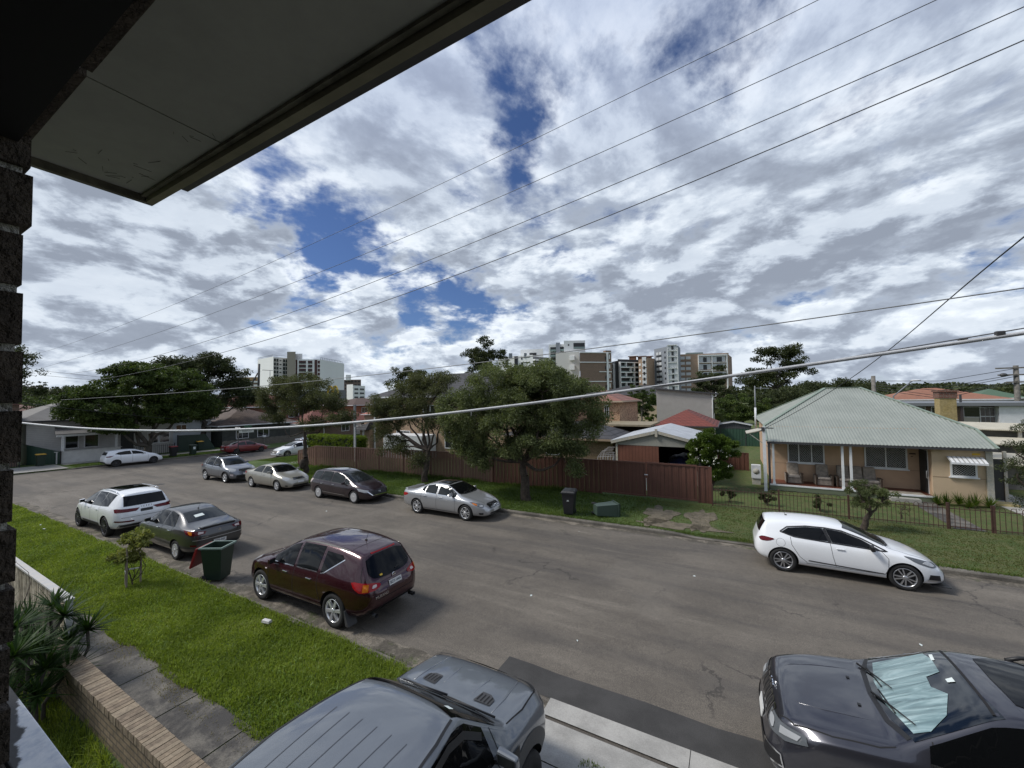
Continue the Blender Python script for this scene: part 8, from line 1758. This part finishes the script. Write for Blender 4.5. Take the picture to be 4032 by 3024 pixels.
D_ = [((x+.1, min(y-.15, 2.05), gz(x, 1.8)), (x, y, z-.15)) for x, y, z in ((-10.96, 2.05, 1.2), (-11.14, 2.36, 1.3), (-10.33, 2.62, .95), (-9.48, 1.63, 1.3), (-10.05, 2.01, 1.0), (-9.75, 2.0, .8), (-10.43, 2.41, .8), (-9.86, 1.84, 1.1), (-10.58, 2.38, 1.25), (-10.35, 1.79, 1.4), (-9.3, 1.5, .7), (-9.6, 1.9, .5), (-10.8, 1.9, .8), (-11.3, 2.1, .7), (-10.2, 1.6, .7), (-10.0, 2.3, .5), (-9.9, 1.5, 1.35), (-11.2, 1.7, 1.3))]
spiky('dragon_plant', 'clump of spiky strap leaved plants at the end of the low brick wall', [b_ for a, b_ in D_], 70, .50, .034, L_STRAP, 101, .45, stems=D_)
spiky('flax_clump', 'arching green leafy clump below the window awning', [(8.5, 24.1, gz(8.5, 24.1)+.05), (9.0, 24.1, gz(9, 24.1)+.05), (8.1, 24.0, gz(8.1, 24.)), (9.4, 24.1, gz(9.4, 24.)), (8.7, 23.8, gz(8.7, 23.8)), (7.8, 24.0, gz(7.8, 24.))], 70, .60, .03, L_BRI, 102, .8)
tree('conifer', 'dark feathery tree cut by the right edge beside the cottage', (9.4, 20.9, gz(9.4, 20.9)), [(9.4, 20.9, 1.2)], [(9.15, 20.9, 2.6, .75, .75, .5), (9.3, 20.9, 3.4, .6, .7, .4), (9.5, 20.9, 1.7, .9, .8, .5), (9.3, 20.9, .9, .8, .7, .4), (9.9, 20.9, 2.4, .9, .9, 1.2), (8.75, 20.8, 3.0, .3, .3, .15), (8.7, 20.8, 2.15, .35, .3, .15)], 16000, .06, L_FIG, M_BARK, r0=.10, per=34, crad=.2, seed=103, nb=40, aspect=.4, droop=.1)
# clipped hedge
rng = np.random.default_rng(104); hx0, hx1, hy0, hy1, hz = -35.6, -28.9, 23.6, 25.0, 1.55
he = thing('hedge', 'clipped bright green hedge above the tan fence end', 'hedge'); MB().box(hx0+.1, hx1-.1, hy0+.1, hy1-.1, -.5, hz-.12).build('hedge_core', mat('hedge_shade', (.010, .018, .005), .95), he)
P_ = []
for _ in range(900):
    q = rng.random(3); f = rng.integers(0, 4); P_.append([hx0+(hx1-hx0)*q[0], hy0 if f == 0 else (hy0+(hy1-hy0)*q[1]), hz if f in (1, 2) else .2+(hz-.2)*q[2]] if f != 3 else [hx0 if q[0] < .5 else hx1, hy0+(hy1-hy0)*q[1], .2+(hz-.2)*q[2]])
quadmesh('leaves', leaves(np.array(P_), 26000, .14, .075, rng, .6), leafmat('hedge_leaf', (.05, .085, .008), (.19, .25, .03), .4), he)
# sapling with stakes on the near verge
sg = gz(-14.4, 4.5); st = shrub('sapling', 'yellow leaved sapling held by wooden stakes on the near verge', [(-14.55, 4.5, sg+1.05, .44, .42, .36), (-14.35, 4.6, sg+1.36, .32, .32, .22), (-14.10, 4.55, sg+1.2, .30, .30, .26), (-14.70, 4.45, sg+.78, .34, .30, .24), (-14.35, 4.5, sg+.7, .3, .3, .24), (-14.7, 4.5, sg+1.3, .26, .26, .2)], 5200, .075, L_YEL, 105, base=(-14.45, 4.5, sg), per=90, crad=.13, nb=34, r0=.022, aspect=.5, cat='young tree')
k = MB(); 
for x, y, h in ((-14.62, 4.42, .78), (-14.36, 4.36, 1.1), (-14.45, 4.68, .7)): k.bar((x, y, sg-.1), (x+.01, y, sg+h), .035)
k.v = [(x+14.45, y-4.5, z-sg) for x, y, z in k.v]; k.build('stake', mat('weathered_stake', (.20, .17, .14), .9, var=.2), st); k = MB(); k.bar((-.18, -.09, .42), (.10, -.15, .42), .02, .03); k.bar((-.18, -.09, .45), (.0, .18, .45), .02, .03); k.build('tie', M_WHT, st)
# low brick garden wall with a soldier cap
gw = thing('garden_wall', 'low buff brick garden wall with a brick on edge cap beside the footpath', 'wall')
x0w, x1w = -10.9, -4.4; k = MB(); rr = random.Random(6); x = x0w; B3 = [mat('cap_brick_a', (.225, .175, .12), .9, var=.25, vscale=9, fine=.3, fscale=40), mat('cap_brick_b', (.195, .15, .105), .9, var=.3, vscale=9, fine=.3, fscale=40), mat('cap_brick_c', (.25, .20, .14), .9, var=.2, vscale=9, fine=.3, fscale=40)]
while x < x1w: dz = rr.uniform(-.003, .003); k.box(x, x+.076, 2.235+rr.uniform(-.004, .004), 2.495, .40, .505+dz, rr.randrange(3)); x += .086
k.build('brick_cap', B3, gw); MB().box(x0w, x1w, 2.255, 2.46, .38, .494).build('mortar_bed', mat('wall_mortar', (.15, .125, .10), .95), gw)
MB().box(x0w+.02, x1w, 2.26, 2.465, -.5, .379).build('wall', brickmat('buff_wall_brick', (.24, .185, .125), (.19, .145, .095), (.11, .09, .07), ms=.012, bh=.086, bw=.24, axis='xz'), gw)
# neighbours' yard: timber fence with a white cap, turning the corner
yfn = thing('batten_fence', 'timber batten fence with flaking white capping at the yard corner', 'fence')
k = MB(); rr = random.Random(8); x = -23.
mb_ = [mat('batten_a', (.44, .39, .31), .9, var=.4, vscale=5), mat('batten_b', (.30, .26, .20), .9, var=.4, vscale=5)]
while x < -11.9: k.box(x, x+.075, 2.70, 2.72, gz(x, 2.7)-.1, .93, rr.randrange(2)); x += .14
k.build('battens', mb_, yfn); MB().box(-23, -11.79, 2.66, 2.80, .93+.0, .965).build('white_cap', mat('flaking_white_cap', (.55, .56, .56), .7, var=.3, vscale=6, col2=(.35, .33, .30)), yfn)
MB().box(-11.90, -11.80, 2.68, 2.78, -.2, .929).build('corner_post', mat('grey_white_post', (.36, .37, .36), .8, var=.3, vscale=5), yfn)
MB().box(-11.88, -11.84, -2, 2.66, .86, .90).build('side_rail', mat('pale_rail', (.36, .28, .20), .8, var=.2), yfn); k = MB(); y = -2.
while y < 2.6: k.box(-11.87, -11.85, y, y+.085, -.3, .86); y += .10
k.build('side_battens', mb_[1], yfn)
# bare twigs over that fence
k = MB(); rng = np.random.default_rng(77)
for i in range(30):
    a = np.array([rng.uniform(-14.5, -10.8), rng.uniform(1.2, 2.5), rng.uniform(.1, .5)]); limb(k, a, a+np.array([rng.uniform(-.5, .5), rng.uniform(-.3, .3), rng.uniform(.7, 1.3)]), .010, .003, rng, .15, 4)
tag(k.build('bare_shrub', mat('grey_twig', (.11, .09, .07), .9), fix=False), 'bare grey twigs of a shrub in the corner of the batten fence', 'shrub')
shrub('box_shrub', 'small leaved yellow green shrub at the foot of the brick wall', [(-5.9, 1.85, .15, .55, .35, .28), (-5.2, 2.15, .30, .40, .35, .25), (-6.6, 1.7, .0, .4, .3, .2)], 9000, .035, L_BRI, 108, base=(-5.8, 1.9, gz(-5.8, 1.9)), per=80, crad=.12, aspect=.55)
# ------------------------------------------------------------------ grass
def blades(name, label, n, xs, ys, hgt, w_, ml, seed, dens=None, kind='stuff', zf=ground_z):
    rng = np.random.default_rng(seed); x = rng.uniform(*xs, n); y = rng.uniform(*ys, n)
    if dens is not None: m_ = rng.random(n) < dens(x, y); x, y = x[m_], y[m_]; n = len(x)
    z = zf(x, y)-.01; a = rng.uniform(0, 2*math.pi, n); h = hgt(x, y)*rng.uniform(.5, 1.25, n); le = rng.uniform(.1, .9, n)*h; b_ = rng.uniform(0, 2*math.pi, n)
    B = np.stack([x, y, z], 1); s_ = np.stack([np.cos(a), np.sin(a), 0*a], 1)*(w_(x, y)*.5)[:, None]; T1 = B+np.stack([np.cos(b_)*le*.35, np.sin(b_)*le*.35, h*.62], 1); T2 = B+np.stack([np.cos(b_)*le, np.sin(b_)*le, h*rng.uniform(.7, 1., n)], 1)
    V = np.stack([B-s_, B+s_, T1+s_*.8, T1-s_*.8], 1).reshape(-1, 3); V2 = np.stack([T1-s_*.8, T1+s_*.8, T2+s_*.1, T2-s_*.1], 1).reshape(-1, 3)
    o = quadmesh(name, np.concatenate([V, V2]), ml); tag(o, label, 'grass', kind=kind); return o
G1 = leafmat('grass_blade', (.070, .115, .014), (.27, .335, .055), .4, (.30, .30, .13), .6); G2 = leafmat('far_grass_blade', (.046, .082, .016), (.125, .178, .042), .4, (.17, .16, .07), .7); G3 = leafmat('dry_grass_blade', (.14, .12, .06), (.34, .29, .17), .35, None, .8); G4 = leafmat('broad_weed', (.10, .16, .03), (.27, .36, .10), .4)
def patchy(x, y, s_, lo=.0): return np.clip(.5+.5*np.sin(x*s_+1.3*np.sin(y*s_*1.3))*np.sin(y*s_*.9+1.1*np.sin(x*s_*.7)), lo, 1)
dist = lambda x, y: np.hypot(x, y)
blades('grass', 'lush green grass of the near verge', 230000, (-34, -4.2), (3.30, 5.52), lambda x, y: .045+.05*patchy(x, y, 2.1)+.045*patchy(x+3, y+1, 5.3), lambda x, y: .006+.00075*dist(x, y), G1, 201, lambda x, y: np.clip(11./dist(x, y), .25, 1)*np.clip((y-3.28-.10*np.sin(x*2.3)-.07*np.sin(x*5.1))/.10, 0, 1))
blades('grass', 'long grass in the garden behind the low brick wall', 26000, (-11.5, -4.5), (.2, 2.22), lambda x, y: .12+.14*patchy(x, y, 2.5), lambda x, y: .011+0*x, G1, 202)
blades('grass', 'broad weeds dotted through the near verge', 6500, (-22, -4.6), (3.5, 5.5), lambda x, y: .11+0*x, lambda x, y: .030+0*x, G4, 203, lambda x, y: patchy(x, y, 1.3)**2)
blades('grass', 'deep green grass of the far verge below the fence', 90000, (-32, -3), (15.8, 20.25), lambda x, y: .05+.07*patchy(x, y, 1.5), lambda x, y: .020+0*x, G2, 204, lambda x, y: np.clip((-x-2.)/6, .15, 1))
blades('grass', 'dry cropped grass along the cottage verge', 36000, (-4, 12), (15.8, 19.95), lambda x, y: .028+.02*patchy(x, y, 1.5), lambda x, y: .022+0*x, leafmat('mown_blade', (.060, .078, .022), (.15, .155, .06), .35, (.22, .19, .10), .8), 205, lambda x, y: 1-.62*((np.abs(x+1.9) < 1.5) & (y < 19)))
blades('grass', 'tall grass tufts along the foot of the fence', 9000, (-31, -6.5), (19.85, 20.25), lambda x, y: .16+.14*patchy(x, y, 2.2), lambda x, y: .022+0*x, G2, 206, lambda x, y: patchy(x, y, 1.1))
blades('grass', 'grass strip on the side street corner', 26000, (-38.9, -31.9), (20.6, 27.5), lambda x, y: .06+0*x, lambda x, y: .028+0*x, G2, 207)
blades('grass', 'grass strip in front of the weatherboard cottage', 12000, (-51.9, -49.5), (11.6, 25.2), lambda x, y: .06+0*x, lambda x, y: .03+0*x, G2, 208)
blades('grass', 'straw coloured dead grass spilling onto the footpath slabs', 5200, (-12.2, -6.0), (3.05, 3.5), lambda x, y: .05+0*x, lambda x, y: .008+0*x, G3, 209, lambda x, y: patchy(x, y, 2.6)**2*(x < -7.2)+.12, )
blades('grass', 'weeds growing in the gutter and footpath joints', 5000, (-30, -3.2), (5.5, 5.75), lambda x, y: .05+.05*patchy(x, y, 3), lambda x, y: .010+0*x, G2, 210, lambda x, y: patchy(x, y, 2.2)**2, zf=lambda x, y: road_z(x, y)+.01)
blades('grass', 'ragged weeds along the far kerb top', 6000, (-32, 9), (15.72, 15.92), lambda x, y: .05+.05*patchy(x, y, 2), lambda x, y: .018+0*x, G2, 211)
blades('grass', 'scrap of grass beside the concrete driveway slabs', 700, (-1.9, -1.5), (4.6, 5.25), lambda x, y: .05+0*x, lambda x, y: .010+0*x, G1, 212, zf=lambda x, y: road_z(x, y)+.09)
# ------------------------------------------------------------------ bins, street sign, litter
M_BINB = mat('black_bin_plastic', (.012, .013, .015), .45); M_BING = mat('dark_green_bin_plastic', (.014, .030, .020), .45); M_BINL = mat('sage_bin_plastic', (.045, .070, .055), .5); M_LIDR = mat('red_lid', (.22, .012, .016), .45); M_LIDY = mat('yellow_lid', (.50, .30, .03), .5); M_INS = mat('bin_inside', (.02, .03, .025), .7)
def bin_(label, loc, rz, body, lid, lid_open=None, tilt_=None, group='wheelie bins put out by the kerb', h=1.0, paper=False):
    t = thing('wheelie_bin', label, 'bin', loc, rz, group)
    w0, w1, d0, d1 = .20, .27, .23, .30; k = MB()
    b4 = [(-w0, -d0, .06), (w0, -d0, .06), (w0, d0, .06), (-w0, d0, .06)]; t4 = [(-w1, -d1, h), (w1, -d1, h), (w1, d1, h), (-w1, d1, h)]
    k.add(b4+t4, [(0, 3, 2, 1), (0, 1, 5, 4), (1, 2, 6, 5), (2, 3, 7, 6), (3, 0, 4, 7)])
    if lid_open: k.add([(x*.95, y*.95, z-.002) for x, y, z in t4]+[(-w0, -d0, .3), (w0, -d0, .3), (w0, d0, .3), (-w0, d0, .3)], [(0, 4, 5, 1), (1, 5, 6, 2), (2, 6, 7, 3), (3, 7, 4, 0), (4, 7, 6, 5)])
    k.build('bin_body', body, t, bevel=.012, fix=not lid_open)
    k = MB(); e = .035
    for a in ((-w1-e, w1+e, -d1-e, -d1+.012), (-w1-e, w1+e, d1-.012, d1+e), (-w1-e, -w1+.012, -d1+.012, d1-.012), (w1-.012, w1+e, -d1+.012, d1-.012)): k.box(a[0], a[1], a[2], a[3], h-.04, h+.006)
    k.build('bin_rim', mat('pale_rim', (.16, .22, .19), .5) if lid_open else body, t)
    lo = bpy.data.objects.new('lid_hinge', None)
    if lid_open is None:
        MB().hexa([(-w1-.03, -d1-.04, h+.008), (w1+.03, -d1-.04, h+.008), (w1+.03, d1+.05, h+.008), (-w1-.03, d1+.05, h+.008)], [(-w1+.02, -d1+.02, h+.075), (w1-.02, -d1+.02, h+.075), (w1-.02, d1, h+.09), (-w1+.02, d1, h+.09)]).build('bin_lid', lid, t, bevel=.012)
    else: MB().hexa([(-w1-.02, d1+.26, h-.58), (w1+.02, d1+.26, h-.58), (w1+.02, d1+.31, h-.56), (-w1-.02, d1+.31, h-.56)], [(-w1-.02, d1+.05, h), (w1+.02, d1+.05, h), (w1+.02, d1+.13, h-.02), (-w1-.02, d1+.13, h-.02)]).build('bin_lid', lid, t, bevel=.012)
    bpy.data.objects.remove(lo)
    MB().tube([(-w1, d1+.05, h-.05), (w1, d1+.05, h-.05)], .016, 8).build('handle', body, t)
    for s_ in (-1, 1): MB().lathe([(.001, -.025), (.10, -.025), (.10, .025), (.001, .025)], 18, 'x', c=(s_*(w0+.0), d0+.03, .10)).build('wheel', M_TYRE, t)
    if paper: MB().box(-.10, .10, -d1-.012, -d1+.0, .60, .85).build('sticker', M_PAPER, t)
    if tilt_: t.rotation_euler = tilt_
    return t
bin_('dark green wheelie bin standing open with its red lid hanging, behind the charcoal sedan', (-13.1, 5.95, rz_(-13.1, 6)), R(118), M_BING, M_LIDR, lid_open=True)
b1 = bin_('upright black wheelie bin with closed lid on the far verge', (-6.2, 16.25, gz(-6.2, 16.25)), R(8), M_BINB, M_BINB, h=.98)
k = MB(); k.bar((-.05, -.275, .62), (.05, -.285, .64), .012); k.bar((-.05, -.278, .645), (.03, -.285, .67), .010); k.build('council_mark', M_PAPER, b1)
bin_('sage green wheelie bin toppled on its side beside the black bin', (-5.15, 16.35, gz(-5, 16.5)+.29), 0, M_BINL, M_BING, tilt_=(R(0), R(92), R(38)))
bin_('dark bin with a red lid by the kerb in front of the weatherboard cottage', (-50.3, 18.7, gz(-50.3, 18.7)), R(90), M_BINB, M_LIDR, group='bins outside the cottage')
bin_('dark green bin with a white sticker beside the red lidded bin', (-50.3, 20.4, gz(-50.3, 20.4)), R(90), M_BING, M_BING, group='bins outside the cottage', paper=True)
bin_('yellow lidded bin in the cottage driveway behind the black gate', (-53.0, 10.3, gz(-53., 10.3)), R(90), M_BING, M_LIDY, group='bins outside the cottage')
bin_('yellow lidded bin beside the dark green yard gates', (-54.1, 22.6, gz(-54.1, 22.6)), R(90), M_BING, M_LIDY, group='bins outside the cottage')
t = thing('street_sign', 'black post with two crossed white street name boards and a green board', 'street sign'); sx_0, sy_0 = -45.9, 22.6
sx_0, sy_0 = -36.9, 18.4; zz = gz(sx_0, sy_0)
p = on_x(938.4, 1705, sx_0); sy_0 = p.y
MB().tube([(sx_0, sy_0, zz), (sx_0, sy_0, p.z)], .035, 8).build('post', M_BLK, t)
MB().tube([(sx_0, sy_0, p.z), (sx_0, sy_0, p.z+.5)], .035, 8).build('post_top', M_BLK, t)
o = MB().box(sx_0-.015, sx_0+.015, sy_0+.04, sy_0+1.25, p.z-.02, p.z+.26).build('name_board', M_PLATE, t); text_obj('board_lettering', 'DERN ST', .2, frame_matrix((sx_0+.018, sy_0+.68, p.z+.12), (0, 1, 0), (0, 0, 1)), M_PTXT, o, .001)
MB().box(sx_0-.50, sx_0+.30, sy_0-.015, sy_0+.015, p.z+.27, p.z+.50).build('name_board', M_PLATE, t); MB().box(sx_0-.05, sx_0-.02, sy_0+.5, sy_0+1.1, p.z+.28, p.z+.62).build('green_board', mat('sign_green', (.03, .09, .05), .5), t)
MB().box(-9.15, -8.98, 5.02, 5.10, gz(-9, 5)+.05, gz(-9, 5)+.09)
lt = MB(); lt.hexa([(-9.18, 5.02, .03), (-8.96, 5.06, .03), (-8.98, 5.16, .03), (-9.20, 5.12, .03)], [(-9.16, 5.03, .09), (-8.97, 5.07, .085), (-8.99, 5.15, .085), (-9.18, 5.11, .09)]); o = lt.build('food_tray', mat('foil_tray', (.55, .54, .52), .4, var=.2, vscale=30), bevel=.008); tag(o, 'crumpled pale takeaway tray lying on the near grass', 'litter')
WH = ['white scrap on the asphalt '+s for s in ('between the pickup bonnet and silver sedan', 'beyond the maroon crossover tail', 'below the toppled green bin', 'left of the white SUV', 'far left, beyond the white SUV bonnet', 'between the two white and dark cars at right', 'straight ahead of the maroon crossover bonnet')]+['larger white scrap on the near grass by the white SUV', 'smaller white scrap on the near grass by the white SUV', 'white scrap in mid street below the plum wagon', 'white scrap just beyond the dark four wheel drive', 'white scrap close to the far kerb by the black bin']; rr = random.Random(12); spots = [(-4.6, 9.2), (-2.9, 7.9), (-1.0, 12.3), (-27.9, 9.1), (-30.5, 8.2), (3.2, 10.9), (-12.0, 9.7), (-24.5, 4.9), (-25.5, 5.0), (-16.9, 12.2), (2.4, 8.8), (-5.2, 14.6)]
for i, (x, y) in enumerate(spots):
    z = (rz_(x, y) if y > K0 else gz(x, y)+.06)+.006; a = rr.uniform(0, 3); s_ = rr.uniform(.025, .06); k = MB(); c0, s0 = math.cos(a)*s_, math.sin(a)*s_
    k.prism([(x-c0, y-s0, z), (x+s0*.6, y-c0*.6, z+.004), (x+c0, y+s0, z), (x-s0*.5, y+c0*.6, z+.012)], (0, 0, .006)); tag(k.build('paper_scrap', M_PAPER), WH[i], 'litter', 'white scraps of litter')
t = thing('letterbox', 'white rounded letterbox on the timber paling fence', 'letterbox'); MB().box(-54.2, -53.9, 29.6, 30.0, .15, .40).build('box', M_WHT, t, bevel=.06); MB().box(-54.08, -54.02, 29.75, 29.85, -1.2, .15).build('stand', M_POLE, t)
k = MB(); k.lathe([(.001, 0), (.30, 0), (.34, -.01)], 24, 'z', c=(-33.3, 11.6, rz_(-33.3, 11.6)+.008)); o = k.build('manhole_cover', mat('iron_cover', (.035, .032, .03), .7), fix=False); tag(o, 'round dark manhole cover in the asphalt left of the grey compact SUV', 'manhole cover')
